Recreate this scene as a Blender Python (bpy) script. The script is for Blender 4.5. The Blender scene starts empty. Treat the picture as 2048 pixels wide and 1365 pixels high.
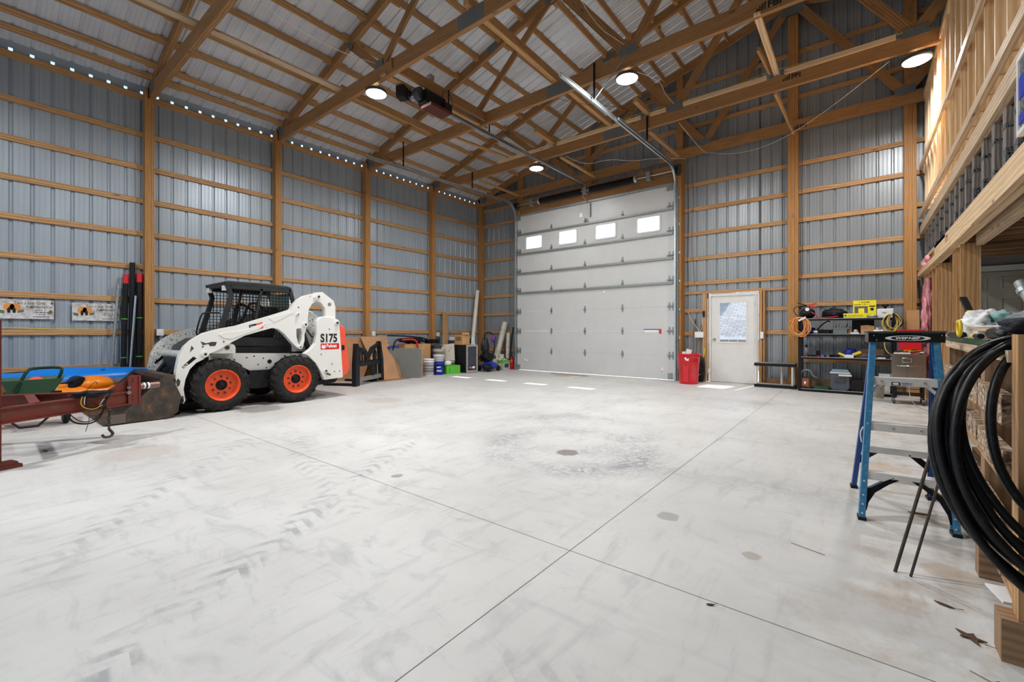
import bpy, bmesh, math, random
from mathutils import Vector, Matrix, geometry
random.seed(7)
SC = bpy.context.scene
COL = SC.collection
PI = math.pi

# ------------------------------------------------------------ camera
cam_d = bpy.data.cameras.new('camera'); cam = bpy.data.objects.new('camera', cam_d); COL.objects.link(cam)
cam_d.sensor_width = 36.0; cam_d.lens = 877.0 / 2048.0 * 36.0; cam_d.shift_y = -18.5 / 2048.0
cam_d.clip_start = 0.05; cam_d.clip_end = 400
TH = math.atan(698.0 / 877.0)
cam.location = (0, 0, 1.2); cam.rotation_euler = (PI / 2, 0, TH)
SC.camera = cam
# ------------------------------------------------------------ world, sun, exposure
SC.view_settings.view_transform = 'Standard'; SC.view_settings.look = 'None'
SC.view_settings.gamma = 1.0; SC.view_settings.use_curve_mapping = False
SC.view_settings.exposure = -0.06
W = bpy.data.worlds.new('sky'); SC.world = W; W.use_nodes = True
wn = W.node_tree; wn.nodes.clear()
wo = wn.nodes.new('ShaderNodeOutputWorld'); wb = wn.nodes.new('ShaderNodeBackground')
ws = wn.nodes.new('ShaderNodeTexSky'); ws.sky_type = 'NISHITA'; ws.sun_disc = False
ws.sun_elevation = math.radians(54.9); ws.sun_rotation = math.radians(9); ws.air_density = 1.0; ws.dust_density = 1.5; ws.altitude = 100
wn.links.new(ws.outputs[0], wb.inputs[0]); wb.inputs[1].default_value = 0.50
wn.links.new(wb.outputs[0], wo.inputs[0])
sun_d = bpy.data.lights.new('sun', 'SUN'); sun_d.energy = 7.0; sun_d.angle = math.radians(0.6); sun_d.color = (1, .96, .9)
sun = bpy.data.objects.new('sun', sun_d); COL.objects.link(sun)
sun.rotation_euler = Vector((-.40, -2.73, -3.94)).to_track_quat('-Z', 'Y').to_euler(); sun.location = (0, 30, 30)

# ------------------------------------------------------------ mesh builder
def basis(d, up=(0, 0, 1)):
    d = Vector(d).normalized(); up = Vector(up)
    if abs(d.dot(up)) > .999: up = Vector((0, 1, 0)) if abs(d.y) < .9 else Vector((1, 0, 0))
    s = d.cross(up).normalized(); return d, s, s.cross(d).normalized()
class MB:
    def __init__(self):
        self.bm = bmesh.new(); self.uv = self.bm.loops.layers.uv.new('UVMap')
    def f(self, pts, uvs=None, mi=0, smooth=False):
        vs = [self.bm.verts.new(p) for p in pts]
        try: fc = self.bm.faces.new(vs)
        except ValueError: return None
        fc.material_index = mi; fc.smooth = smooth
        if uvs:
            for l, u in zip(fc.loops, uvs): l[self.uv].uv = u
        return fc
    def bar(self, p0, p1, w, h, up=(0, 0, 1), mi=0, cut0=0, cut1=0):
        p0 = Vector(p0); p1 = Vector(p1); d, s, u = basis(p1 - p0, up); L = (p1 - p0).length
        o = random.random() * 37; ov = random.random() * 19
        c = {}
        for a in (0, 1):
            for b in (-1, 1):
                for e in (-1, 1):
                    # cut: shift along the axis of the upper edge (mitre)
                    sh = (cut0 if a == 0 else cut1) * e * .5
                    c[a, b, e] = (p0 if a == 0 else p1) + d * sh + s * (b * w / 2) + u * (e * h / 2)
        def q(k, cross):
            pts = [c[i] for i in k]
            uvs = []
            for p in pts:
                r = p - p0
                uvs.append((r.dot(d) + o, (r.dot(u) if cross == 'u' else r.dot(s)) + ov + (0 if cross == 'u' else 3.3)))
            self.f(pts, uvs, mi)
        q([(0, -1, -1), (0, -1, 1), (1, -1, 1), (1, -1, -1)], 'u'); q([(0, 1, -1), (1, 1, -1), (1, 1, 1), (0, 1, 1)], 'u')
        q([(0, -1, 1), (0, 1, 1), (1, 1, 1), (1, -1, 1)], 's'); q([(0, -1, -1), (1, -1, -1), (1, 1, -1), (0, 1, -1)], 's')
        for a, k in ((0, [(0, -1, -1), (0, 1, -1), (0, 1, 1), (0, -1, 1)]), (1, [(1, -1, -1), (1, -1, 1), (1, 1, 1), (1, 1, -1)])):
            self.f([c[i] for i in k], [(((c[i] - p0).dot(u)) * .2 + o, (c[i] - p0).dot(s) + ov) for i in k], mi)
        return self
    def box(self, c, s, rz=0, mi=0, M=None):
        c = Vector(c); sx, sy, sz = s; R = M or Matrix.Rotation(rz, 3, 'Z')
        ax = [Vector((1, 0, 0)), Vector((0, 1, 0)), Vector((0, 0, 1))]; k = max(range(3), key=lambda i: s[i])
        d = R @ ax[k]; up = R @ (ax[2] if k != 2 else ax[1])
        hh = s[2] if k != 2 else s[1]; ww = s[1] if k == 0 else s[0]
        if k == 1: ww = s[0]
        if k == 2: ww = s[0]
        self.bar(c - d * s[k] / 2, c + d * s[k] / 2, ww, hh, up, mi); return self
    def lo(self, x0, x1, y0, y1, z0, z1, mi=0):
        return self.box(((x0 + x1) / 2, (y0 + y1) / 2, (z0 + z1) / 2), (abs(x1 - x0), abs(y1 - y0), abs(z1 - z0)), mi=mi)
    def cyl(self, p0, p1, r0, r1=None, n=16, mi=0, caps=True, smooth=True):
        r1 = r0 if r1 is None else r1; p0 = Vector(p0); p1 = Vector(p1); d, s, u = basis(p1 - p0); L = (p1 - p0).length
        A = [p0 + (s * math.cos(2 * PI * i / n) + u * math.sin(2 * PI * i / n)) * r0 for i in range(n)]
        B = [p1 + (s * math.cos(2 * PI * i / n) + u * math.sin(2 * PI * i / n)) * r1 for i in range(n)]
        va = [self.bm.verts.new(p) for p in A]; vb = [self.bm.verts.new(p) for p in B]
        for i in range(n):
            j = (i + 1) % n
            try:
                fc = self.bm.faces.new((va[i], va[j], vb[j], vb[i])); fc.smooth = smooth; fc.material_index = mi
                for l, uvv in zip(fc.loops, ((0, i / n), (0, (i + 1) / n), (L, (i + 1) / n), (L, i / n))): l[self.uv].uv = uvv
            except ValueError: pass
        if caps:
            self.f(list(reversed(A)), mi=mi); self.f(B, mi=mi)
        return self
    def tube(self, pts, r, n=8, closed=False, mi=0, smooth_path=0):
        pts = [Vector(p) for p in pts]
        for _ in range(smooth_path):
            q = []
            m = len(pts)
            for i in range(m if closed else m - 1):
                a, b = pts[i], pts[(i + 1) % m]; q += [a * .75 + b * .25, a * .25 + b * .75]
            if not closed: q = [pts[0]] + q + [pts[-1]]
            pts = q
        m = len(pts); rings = []; prev = None
        for i, p in enumerate(pts):
            a = pts[(i - 1) % m] if (closed or i > 0) else p; b = pts[(i + 1) % m] if (closed or i < m - 1) else p
            t = (b - a)
            if t.length < 1e-9: t = Vector((0, 0, 1))
            t.normalize()
            if prev is None: _, s, u = basis(t)
            else:
                s = prev - t * prev.dot(t)
                if s.length < 1e-6: _, s, _u = basis(t)
                s.normalize(); u = s.cross(t)
            prev = s
            rr = r[i * len(r) // m] if isinstance(r, (list, tuple)) else r
            rings.append([self.bm.verts.new(p + (s * math.cos(2 * PI * k / n) + u * math.sin(2 * PI * k / n)) * rr) for k in range(n)])
        for i in range(m if closed else m - 1):
            A = rings[i]; B = rings[(i + 1) % m]
            for k in range(n):
                l = (k + 1) % n
                try: fc = self.bm.faces.new((A[k], A[l], B[l], B[k])); fc.smooth = True; fc.material_index = mi
                except ValueError: pass
        if not closed:
            for R in (rings[0], rings[-1]):
                try: fc = self.bm.faces.new(R); fc.material_index = mi
                except ValueError: pass
        return self
    def lathe(self, prof, c=(0, 0, 0), axis='Z', n=32, mi=0, sc=(1, 1), smooth=True, closed=False):
        c = Vector(c); rings = []
        for r, h in prof:
            ring = []
            for i in range(n):
                a = 2 * PI * i / n; x = r * math.cos(a) * sc[0]; y = r * math.sin(a) * sc[1]
                v = {'Z': Vector((x, y, h)), 'X': Vector((h, x, y)), 'Y': Vector((x, h, y))}[axis]
                ring.append(self.bm.verts.new(c + v))
            rings.append(ring)
        pairs = list(zip(rings[:-1], rings[1:])) + ([(rings[-1], rings[0])] if closed else [])
        for A, B in pairs:
            for i in range(n):
                j = (i + 1) % n
                try: fc = self.bm.faces.new((A[i], A[j], B[j], B[i])); fc.smooth = smooth; fc.material_index = mi
                except ValueError: pass
        return self
    def prism(self, poly, a0, a1, plane='YZ', holes=(), mi=0, f3=None):
        """poly (2D) extruded between a0 and a1 on the remaining axis"""
        if f3 is None:
            f3 = {'YZ': lambda p, a: Vector((a, p[0], p[1])), 'XZ': lambda p, a: Vector((p[0], a, p[1])), 'XY': lambda p, a: Vector((p[0], p[1], a))}[plane]
        area = lambda P: sum(P[i][0] * P[(i + 1) % len(P)][1] - P[(i + 1) % len(P)][0] * P[i][1] for i in range(len(P)))
        poly = list(poly) if area(poly) > 0 else list(poly)[::-1]
        loops = [poly] + [list(h) if area(h) < 0 else list(h)[::-1] for h in holes]
        flat = [p for l in loops for p in l]
        tris = geometry.tessellate_polygon([[Vector((p[0], p[1], 0)) for p in l] for l in loops])
        A = [self.bm.verts.new(f3(p, a0)) for p in flat]; B = [self.bm.verts.new(f3(p, a1)) for p in flat]
        for t in tris:
            for V in (A, B):
                try:
                    fc = self.bm.faces.new([V[i] for i in t]); fc.material_index = mi
                    for l, i in zip(fc.loops, t): l[self.uv].uv = flat[i]
                except ValueError: pass
        k = 0
        for l in loops:
            m = len(l)
            for i in range(m):
                j = (i + 1) % m
                try:
                    fc = self.bm.faces.new((A[k + i], A[k + j], B[k + j], B[k + i])); fc.material_index = mi
                    for lp, uvv in zip(fc.loops, ((l[i][0], l[i][1]), (l[j][0], l[j][1]), (l[j][0], l[j][1] + .02), (l[i][0], l[i][1] + .02))): lp[self.uv].uv = uvv
                except ValueError: pass
            k += m
        return self
    def blob(self, c, s, amp=.2, sub=3, seed=0, mi=0, rz=0, flat=None, freq=2.2):
        from mathutils import noise
        g = bmesh.ops.create_icosphere(self.bm, subdivisions=sub, radius=1.0)
        R = Matrix.Rotation(rz, 3, 'Z')
        for v in g['verts']:
            n = noise.noise(v.co * freq + Vector((seed * 7.1, seed * 3.3, 1.7))) + .5 * noise.noise(v.co * freq * 2.3 + Vector((seed, 2, 5)))
            p = v.co * (1 + amp * n)
            if flat is not None and p.z < flat: p.z = flat + (p.z - flat) * .08
            v.co = R @ Vector((p.x * s[0], p.y * s[1], p.z * s[2])) + Vector(c)
        for v in g['verts']:
            for fc in v.link_faces: fc.smooth = True; fc.material_index = mi
        return self
    def done(self, name, mats, parent=None, bevel=0, shift=None, fixn=True):
        bm = self.bm
        if fixn: bmesh.ops.recalc_face_normals(bm, faces=bm.faces)
        if shift is not None: bmesh.ops.translate(bm, verts=bm.verts, vec=shift)
        me = bpy.data.meshes.new(name); bm.to_mesh(me); bm.free()
        for m in (mats if isinstance(mats, (list, tuple)) else [mats]): me.materials.append(m)
        ob = bpy.data.objects.new(name, me); COL.objects.link(ob)
        if parent: ob.parent = parent
        if bevel:
            b = ob.modifiers.new('bevel', 'BEVEL'); b.width = bevel; b.segments = 2; b.limit_method = 'ANGLE'; b.angle_limit = math.radians(40)
        return ob

def setp(o, label=None, cat=None, group=None, kind=None):
    if label: o['label'] = label
    if cat: o['category'] = cat
    if group: o['group'] = group
    if kind: o['kind'] = kind
    return o
def thing(name, label, cat, loc=(0, 0, 0), rz=0, group=None):
    o = bpy.data.objects.new(name, None); COL.objects.link(o); o.empty_display_size = .1
    o.location = loc; o.rotation_euler = (0, 0, rz); return setp(o, label, cat, group)
def part(name, mb, m, t, label=None, bevel=0, world=True):
    """world=True: the mesh was built in world coordinates"""
    sh = None
    if world:
        r = t
        off = Vector((0, 0, 0))
        while r is not None: off += Vector(r.location); r = r.parent
        sh = -off
    o = mb.done(name, m, t, bevel, sh)
    if label: o['label'] = label
    return o
def solo(name, mb, m, label, cat, group=None, bevel=0, kind=None):
    bm = mb.bm; xs = [v.co for v in bm.verts]
    c = Vector(((min(v.x for v in xs) + max(v.x for v in xs)) / 2, (min(v.y for v in xs) + max(v.y for v in xs)) / 2, min(v.z for v in xs)))
    o = mb.done(name, m, None, bevel, -c); o.location = c
    return setp(o, label, cat, group, kind)
def struct(name, mb, m, bevel=0):
    o = mb.done(name, m, None, bevel); o['kind'] = 'structure'; return o
def copytree(o, parent=None):
    c = o.copy(); COL.objects.link(c)
    if parent: c.parent = parent
    for ch in list(o.children): copytree(ch, c)
    return c
ORD = ['first', 'second', 'third', 'fourth', 'fifth', 'sixth', 'seventh', 'eighth', 'ninth', 'tenth', 'eleventh', 'twelfth', 'thirteenth', 'fourteenth'] + ['%dth' % k for k in range(15, 60)]
def textpart(name, s, size, m, parent, origin, right, up, extrude=.001, bold=0, shear=0, xs=1.0, spacing=1.0, center=False):
    """raised lettering: mesh text laid at world `origin`, reading along `right`, its top towards `up`"""
    cu = bpy.data.curves.new(name, 'FONT'); cu.body = s; cu.size = size; cu.extrude = extrude; cu.offset = bold; cu.shear = shear; cu.space_character = spacing
    if center: cu.align_x = 'CENTER'
    tmp = bpy.data.objects.new(name + '_t', cu); COL.objects.link(tmp)
    dg = bpy.context.evaluated_depsgraph_get(); me = bpy.data.meshes.new_from_object(tmp.evaluated_get(dg))
    bpy.data.objects.remove(tmp); bpy.data.curves.remove(cu)
    r = Vector(right).normalized(); u = Vector(up).normalized(); n = r.cross(u)
    off = Vector((0, 0, 0)); q = parent
    while q is not None: off += Vector(q.location); q = q.parent
    o0 = Vector(origin) - off
    for v in me.vertices: v.co = o0 + r * (v.co.x * xs) + u * v.co.y + n * v.co.z
    me.materials.clear(); me.materials.append(m)
    ob = bpy.data.objects.new(name, me); COL.objects.link(ob); ob.parent = parent
    return ob

def dashes(name, m, parent, origin, right, up, width, h, n, seed=1):
    """a line of print too small to read: short ink strokes"""
    r = Vector(right).normalized(); u = Vector(up).normalized(); nn = r.cross(u); o = Vector(origin); rs = random.Random(seed); mb = MB(); x = 0; step = width / n
    for i in range(n):
        w_ = step * rs.uniform(.45, .95); a = rs.uniform(.5, 1) * h
        if rs.random() < .86: mb.bar(o + r * (i * step) + u * a / 2, o + r * (i * step + w_) + u * a / 2, .0006, a, u)
    return part(name, mb, m, parent)

# ------------------------------------------------------------ materials
MATS = {}
def nodes(name):
    m = bpy.data.materials.new(name); m.use_nodes = True; nt = m.node_tree
    b = nt.nodes['Principled BSDF']; MATS[name] = m; return m, nt, b
def ramp(nt, fac, stops, interp='LINEAR'):
    r = nt.nodes.new('ShaderNodeValToRGB'); r.color_ramp.interpolation = interp; e = r.color_ramp.elements
    while len(e) < len(stops): e.new(.5)
    for x, (p, c) in zip(e, stops): x.position = p; x.color = (*c[:3], 1) if not isinstance(c, (int, float)) else (c, c, c, 1)
    nt.links.new(fac, r.inputs[0]); return r.outputs[0]
def noise(nt, vec, scale, detail=4, rough=.55, dist=0):
    n = nt.nodes.new('ShaderNodeTexNoise'); n.inputs['Scale'].default_value = scale; n.inputs['Detail'].default_value = detail
    n.inputs['Roughness'].default_value = rough; n.inputs['Distortion'].default_value = dist
    if vec is not None: nt.links.new(vec, n.inputs['Vector'])
    return n.outputs['Fac']
def mapping(nt, src, sc=(1, 1, 1), loc=(0, 0, 0), rot=(0, 0, 0)):
    m = nt.nodes.new('ShaderNodeMapping'); m.inputs['Scale'].default_value = sc; m.inputs['Location'].default_value = loc; m.inputs['Rotation'].default_value = rot
    nt.links.new(src, m.inputs[0]); return m.outputs[0]
def coord(nt, k='Object'):
    c = nt.nodes.new('ShaderNodeTexCoord'); return c.outputs[k]
def mix(nt, fac, a, b, mode='MIX'):
    m = nt.nodes.new('ShaderNodeMix'); m.data_type = 'RGBA'; m.blend_type = mode
    def s(i, v):
        if isinstance(v, (tuple, list)): m.inputs[i].default_value = (*v[:3], 1)
        elif isinstance(v, (int, float)): m.inputs[i].default_value = v if i == 0 else (v, v, v, 1)
        else: nt.links.new(v, m.inputs[i])
    s(0, fac); s(6, a); s(7, b); return m.outputs[2]
def mth(nt, op, a, b=None, c=None, clamp=False):
    m = nt.nodes.new('ShaderNodeMath'); m.operation = op; m.use_clamp = clamp
    for i, v in enumerate((a, b, c)):
        if v is None: continue
        if isinstance(v, (int, float)): m.inputs[i].default_value = v
        else: nt.links.new(v, m.inputs[i])
    return m.outputs[0]
def bump(nt, b, h, strength=.3, dist=.01):
    n = nt.nodes.new('ShaderNodeBump'); n.inputs['Strength'].default_value = strength; n.inputs['Distance'].default_value = dist
    nt.links.new(h, n.inputs['Height']); nt.links.new(n.outputs[0], b.inputs['Normal'])
def mk(name, col, rough=.5, metal=0, var=.12, scale=6, bmp=0, spec=None, col2=None, thr=(.45, .62), emit=None, detail=4, coat=0):
    m, nt, b = nodes(name); v = coord(nt)
    n = noise(nt, v, scale, detail)
    if col2 is None: c = ramp(nt, n, [(.3, tuple(x * (1 - var) for x in col)), (.7, tuple(min(1, x * (1 + var)) for x in col))])
    else: c = ramp(nt, n, [(thr[0], col), (thr[1], col2)])
    nt.links.new(c, b.inputs['Base Color']); b.inputs['Roughness'].default_value = rough; b.inputs['Metallic'].default_value = metal
    if max(col) < .04: b.inputs['Specular IOR Level'].default_value = .22
    if coat: b.inputs['Coat Weight'].default_value = coat
    if bmp: bump(nt, b, noise(nt, v, scale * 6, 5), bmp, .004)
    return m
def flat(name, col, rough=.5, metal=0, emit=0):
    m, nt, b = nodes(name); b.inputs['Base Color'].default_value = (*col, 1); b.inputs['Roughness'].default_value = rough; b.inputs['Metallic'].default_value = metal
    if emit: b.inputs['Emission Color'].default_value = (*col, 1); b.inputs['Emission Strength'].default_value = emit
    return m
def wood(name, light, dark, grain=1.0, knots=True, rough=.62, stain=None):
    m, nt, b = nodes(name); uv = coord(nt, 'UV')
    oi = nt.nodes.new('ShaderNodeObjectInfo')
    v = mapping(nt, uv, (1.3, 17 * grain, 1)); n1 = noise(nt, v, 2.2, 5, .6, .9)
    v2 = mapping(nt, uv, (.55, 3.0, 1)); n2 = noise(nt, v2, 1.6, 3, .5, 1.6)
    wv = nt.nodes.new('ShaderNodeTexWave'); wv.bands_direction = 'Y'; wv.inputs['Scale'].default_value = 9 * grain; wv.inputs['Distortion'].default_value = 6; wv.inputs['Detail'].default_value = 3; wv.inputs['Detail Scale'].default_value = .8
    nt.links.new(mapping(nt, uv, (.22, 1, 1)), wv.inputs['Vector'])
    g = mth(nt, 'ADD', mth(nt, 'MULTIPLY', n1, .45), mth(nt, 'MULTIPLY', wv.outputs['Fac'], .35)); g = mth(nt, 'ADD', g, mth(nt, 'MULTIPLY', n2, .35))
    c = ramp(nt, g, [(.36, dark), (.56, tuple((a + d) / 2 for a, d in zip(light, dark))), (.78, light)])
    c = mix(nt, mth(nt, 'MULTIPLY', oi.outputs['Random'], .35), c, tuple(x * .72 for x in light), 'MIX')
    if knots:
        vo = nt.nodes.new('ShaderNodeTexVoronoi'); vo.inputs['Scale'].default_value = 1.0; vo.inputs['Randomness'].default_value = 1
        nt.links.new(mapping(nt, uv, (1.5, 6.5, 1)), vo.inputs['Vector'])
        k = ramp(nt, vo.outputs['Distance'], [(.045, 1.0), (.10, 0.0)])
        c = mix(nt, mth(nt, 'MULTIPLY', k, .75), c, tuple(x * .22 for x in dark))
    if stain:
        s = ramp(nt, noise(nt, mapping(nt, uv, (.8, 5, 1)), 1.5, 6, .7), [(.56, 0.0), (.68, 1.0)])
        c = mix(nt, mth(nt, 'MULTIPLY', s, stain[1]), c, stain[0])
    nt.links.new(c, b.inputs['Base Color']); b.inputs['Roughness'].default_value = rough
    bump(nt, b, n1, .15, .004); return m
M_TRUSS = wood('truss_wood', (.46, .235, .085), (.20, .09, .028), stain=((.06, .05, .035), .35))
M_GIRT = wood('girt_wood', (.62, .355, .15), (.34, .165, .06), grain=.8)
M_POST = wood('post_wood', (.53, .265, .08), (.28, .12, .03), grain=1.2)
M_PALE = wood('pale_lumber', (.86, .64, .40), (.62, .40, .20), grain=.7, stain=((.30, .27, .25), .18))
M_PALE2 = wood('pale_lumber_weathered', (.70, .53, .36), (.46, .32, .20), grain=.9, stain=((.16, .14, .13), .35))
M_BRN = wood('brown_lumber', (.42, .25, .13), (.22, .12, .055), grain=1.0, stain=((.07, .05, .04), .4))
M_GREYW = wood('grey_weathered_wood', (.30, .26, .23), (.12, .10, .09), grain=1.3)
M_PLY = wood('plywood', (.62, .40, .22), (.46, .27, .13), grain=.5, knots=True)
def siding(name, col, rough, metal):
    m, nt, b = nodes(name); v = coord(nt)
    n = noise(nt, mapping(nt, v, (1, 1, .25)), 3.0, 4)
    c = ramp(nt, n, [(.35, tuple(x * .93 for x in col)), (.68, tuple(x * 1.06 for x in col))])
    nt.links.new(c, b.inputs['Base Color']); b.inputs['Roughness'].default_value = rough; b.inputs['Metallic'].default_value = metal
    return m
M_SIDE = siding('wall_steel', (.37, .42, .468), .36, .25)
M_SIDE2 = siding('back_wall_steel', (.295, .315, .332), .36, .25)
M_ROOF = siding('roof_steel', (.70, .72, .75), .26, .3)
M_GALV = mk('galvanized', (.50, .55, .58), .32, .85, .12, 20)
M_GALVD = mk('galvanized_dull', (.30, .32, .31), .5, .5, .2, 25)
def plate_mat():
    m, nt, b = nodes('truss_plate'); v = coord(nt)
    w = nt.nodes.new('ShaderNodeTexWave'); w.bands_direction = 'X'; w.inputs['Scale'].default_value = 22; nt.links.new(v, w.inputs['Vector'])
    c = ramp(nt, w.outputs['Fac'], [(.3, (.075, .08, .078)), (.7, (.26, .28, .28))]); nt.links.new(c, b.inputs['Base Color'])
    b.inputs['Roughness'].default_value = .5; b.inputs['Metallic'].default_value = .4; return m
M_PLATE = plate_mat()
M_WHITE = mk('white_paint', (.74, .73, .70), .42, 0, .04, 5)
M_DOORW = mk('overhead_door_white', (.60, .60, .59), .38, 0, .03, 2.5)
M_BLACK = mk('black', (.012, .012, .014), .45, 0, .3, 10)
M_BLACKG = mk('black_gloss', (.010, .010, .012), .22, 0, .3, 10)
M_DKGREY = mk('dark_grey', (.045, .048, .052), .5, 0, .25, 8)
M_CHROME = mk('chrome', (.62, .62, .62), .18, 1, .05, 8)
M_ALU = mk('aluminium', (.72, .72, .70), .38, .35, .12, 14, .1)
M_STAIN = mk('stainless', (.52, .47, .42), .22, .95, .12, 2)
M_YEL = mk('yellow', (.80, .55, .01), .45, 0, .05)
M_YELB = mk('yellow_box', (.86, .76, .02), .5, 0, .04)
M_RED = mk('red', (.62, .012, .02), .35, 0, .1, 3)
M_ORG = mk('orange', (.85, .22, .01), .4, 0, .05, 3)
M_BLUE = mk('blue', (.01, .04, .45), .4, 0, .1)
M_CARD = mk('cardboard', (.44, .235, .115), .8, 0, .10, 4)
M_CARD2 = mk('cardboard_box', (.55, .30, .13), .8, 0, .10, 4)
M_CARDD = mk('cardboard_dark', (.30, .165, .08), .8, 0, .12, 4)
M_PVC = mk('pvc_white', (.75, .72, .64), .4, 0, .04)
M_PLASW = mk('white_plastic', (.80, .80, .80), .35, 0, .04)
M_DIRTW = mk('dirty_white_plastic', (.62, .57, .48), .5, 0, .15, 12, col2=(.30, .24, .18), thr=(.5, .75))
M_PAPER = mk('paper', (.85, .85, .83), .7, 0, .04)
M_CORD = mk('black_cable', (.008, .008, .009), .5, 0, .2)
M_GREEN = mk('green_plastic', (.012, .07, .025), .4, 0, .15, 4)
M_LIME = mk('lime_green', (.10, .50, .03), .5, 0, .08)
M_REDW = mk('brick_red', (.10, .02, .012), .45)
# ============================================================ FLOOR
def floor_mat():
    m, nt, b = nodes('concrete_floor'); v = coord(nt)
    sp = nt.nodes.new('ShaderNodeSeparateXYZ'); nt.links.new(v, sp.inputs[0]); X, Y = sp.outputs[0], sp.outputs[1]
    base = ramp(nt, noise(nt, v, .55, 5, .6), [(.35, (.54, .53, .505)), (.65, (.66, .65, .625))])
    # scuffs
    a = noise(nt, mapping(nt, v, (2.0, 5.5, 1), rot=(0, 0, .9)), 1.1, 7, .68, 1.2)
    am = noise(nt, v, .35, 3)
    k = mth(nt, 'MULTIPLY', ramp(nt, a, [(.52, 0.0), (.74, 1.0)]), ramp(nt, am, [(.38, .25), (.62, 1.0)]))
    c = mix(nt, mth(nt, 'MULTIPLY', k, .5), base, (.27, .28, .30))
    a2 = noise(nt, mapping(nt, v, (6, 1.4, 1), rot=(0, 0, .5)), 1.6, 7, .7, .6)
    c = mix(nt, mth(nt, 'MULTIPLY', ramp(nt, a2, [(.52, 0.0), (.75, 1.0)]), .5), c, (.34, .335, .33))
    # brown dirt near the rack and under the back wall
    dirt = noise(nt, v, 3.0, 8, .7)
    dm = ramp(nt, mth(nt, 'ADD', X, mth(nt, 'MULTIPLY', noise(nt, v, .9, 3), .8)), [(-.2, 0.0), (.75, 1.0)])
    c = mix(nt, mth(nt, 'MULTIPLY', mth(nt, 'MULTIPLY', ramp(nt, dirt, [(.48, 0.0), (.66, 1.0)]), dm), .85), c, (.40, .30, .205))
    dleft = ramp(nt, mth(nt, 'MULTIPLY_ADD', X, -.25, -1.25), [(0.0, 0.0), (.75, 1.0)])
    c = mix(nt, mth(nt, 'MULTIPLY', mth(nt, 'MULTIPLY', ramp(nt, noise(nt, v, 1.1, 7, .65), [(.45, 0.0), (.7, 1.0)]), dleft), .45), c, (.42, .35, .29))
    # turning circle of tyre marks
    def ring(cx, cy, r, w, amt, c, sx=1.0, frm=None):
        dx = mth(nt, 'MULTIPLY', mth(nt, 'SUBTRACT', X, cx), sx); dy = mth(nt, 'SUBTRACT', Y, cy)
        d = mth(nt, 'SQRT', mth(nt, 'ADD', mth(nt, 'MULTIPLY', dx, dx), mth(nt, 'MULTIPLY', dy, dy)))
        d = mth(nt, 'ADD', d, mth(nt, 'MULTIPLY', mth(nt, 'SUBTRACT', noise(nt, v, 1.3, 3), .5), .35))
        e = mth(nt, 'DIVIDE', mth(nt, 'ABSOLUTE', mth(nt, 'SUBTRACT', d, r)), w)
        k = mth(nt, 'SUBTRACT', 1.0, e, clamp=True)
        st = ramp(nt, noise(nt, v, 9, 6, .7, 2.5), [(.38, 0.0), (.62, 1.0)]); k = mth(nt, 'MULTIPLY', k, st)
        k = mth(nt, 'MULTIPLY', k, ramp(nt, noise(nt, v, 1.0, 2), [(.35, .2), (.6, 1.0)]))
        return mix(nt, mth(nt, 'MULTIPLY', k, amt), c, (.17, .18, .21))
    c = ring(-2.35, 3.95, .75, .32, .85, c); c = ring(-2.75, 4.6, .95, .30, .55, c); c = ring(-1.0, 6.2, 2.4, .35, .35, c); c = ring(-4.6, 4.4, 1.3, .3, .35, c)
    # straight lugged tyre tracks: chevrons along a line
    def track(x0, y0, x1, y1, w, amt, c):
        L = math.hypot(x1 - x0, y1 - y0); tx, ty = (x1 - x0) / L, (y1 - y0) / L
        rx = mth(nt, 'SUBTRACT', X, x0); ry = mth(nt, 'SUBTRACT', Y, y0)
        t = mth(nt, 'ADD', mth(nt, 'MULTIPLY', rx, tx), mth(nt, 'MULTIPLY', ry, ty))
        n = mth(nt, 'ADD', mth(nt, 'MULTIPLY', rx, -ty), mth(nt, 'MULTIPLY', ry, tx))
        n = mth(nt, 'ADD', n, mth(nt, 'MULTIPLY', mth(nt, 'SUBTRACT', noise(nt, v, .6, 2), .5), .25))
        an = mth(nt, 'ABSOLUTE', n)
        s = mth(nt, 'FRACT', mth(nt, 'MULTIPLY', mth(nt, 'ADD', t, mth(nt, 'MULTIPLY', an, 1.0)), 7.0))
        ch = ramp(nt, s, [(.0, 1.0), (.35, 1.0), (.5, 0.0), (.95, 0.0)])
        ins = mth(nt, 'MULTIPLY', mth(nt, 'SUBTRACT', 1.0, mth(nt, 'DIVIDE', an, w), clamp=True), 2.0, clamp=True)
        ee = mth(nt, 'MULTIPLY', mth(nt, 'GREATER_THAN', t, 0), mth(nt, 'LESS_THAN', t, L))
        k = mth(nt, 'MULTIPLY', mth(nt, 'MULTIPLY', ch, ins), ee)
        k = mth(nt, 'MULTIPLY', k, ramp(nt, noise(nt, v, 5.0, 5, .7), [(.42, 0.0), (.62, 1.0)]))
        return mix(nt, mth(nt, 'MULTIPLY', k, amt), c, (.24, .245, .26))
    c = track(-2.0, .15, -3.95, 3.08, .13, .62, c); c = track(-3.3, .2, -5.4, 2.0, .13, .45, c); c = track(-1.0, 1.1, .1, 1.4, .25, .4, c); c = track(-2.6, 1.6, -5.9, 2.6, .14, .4, c)
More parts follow.
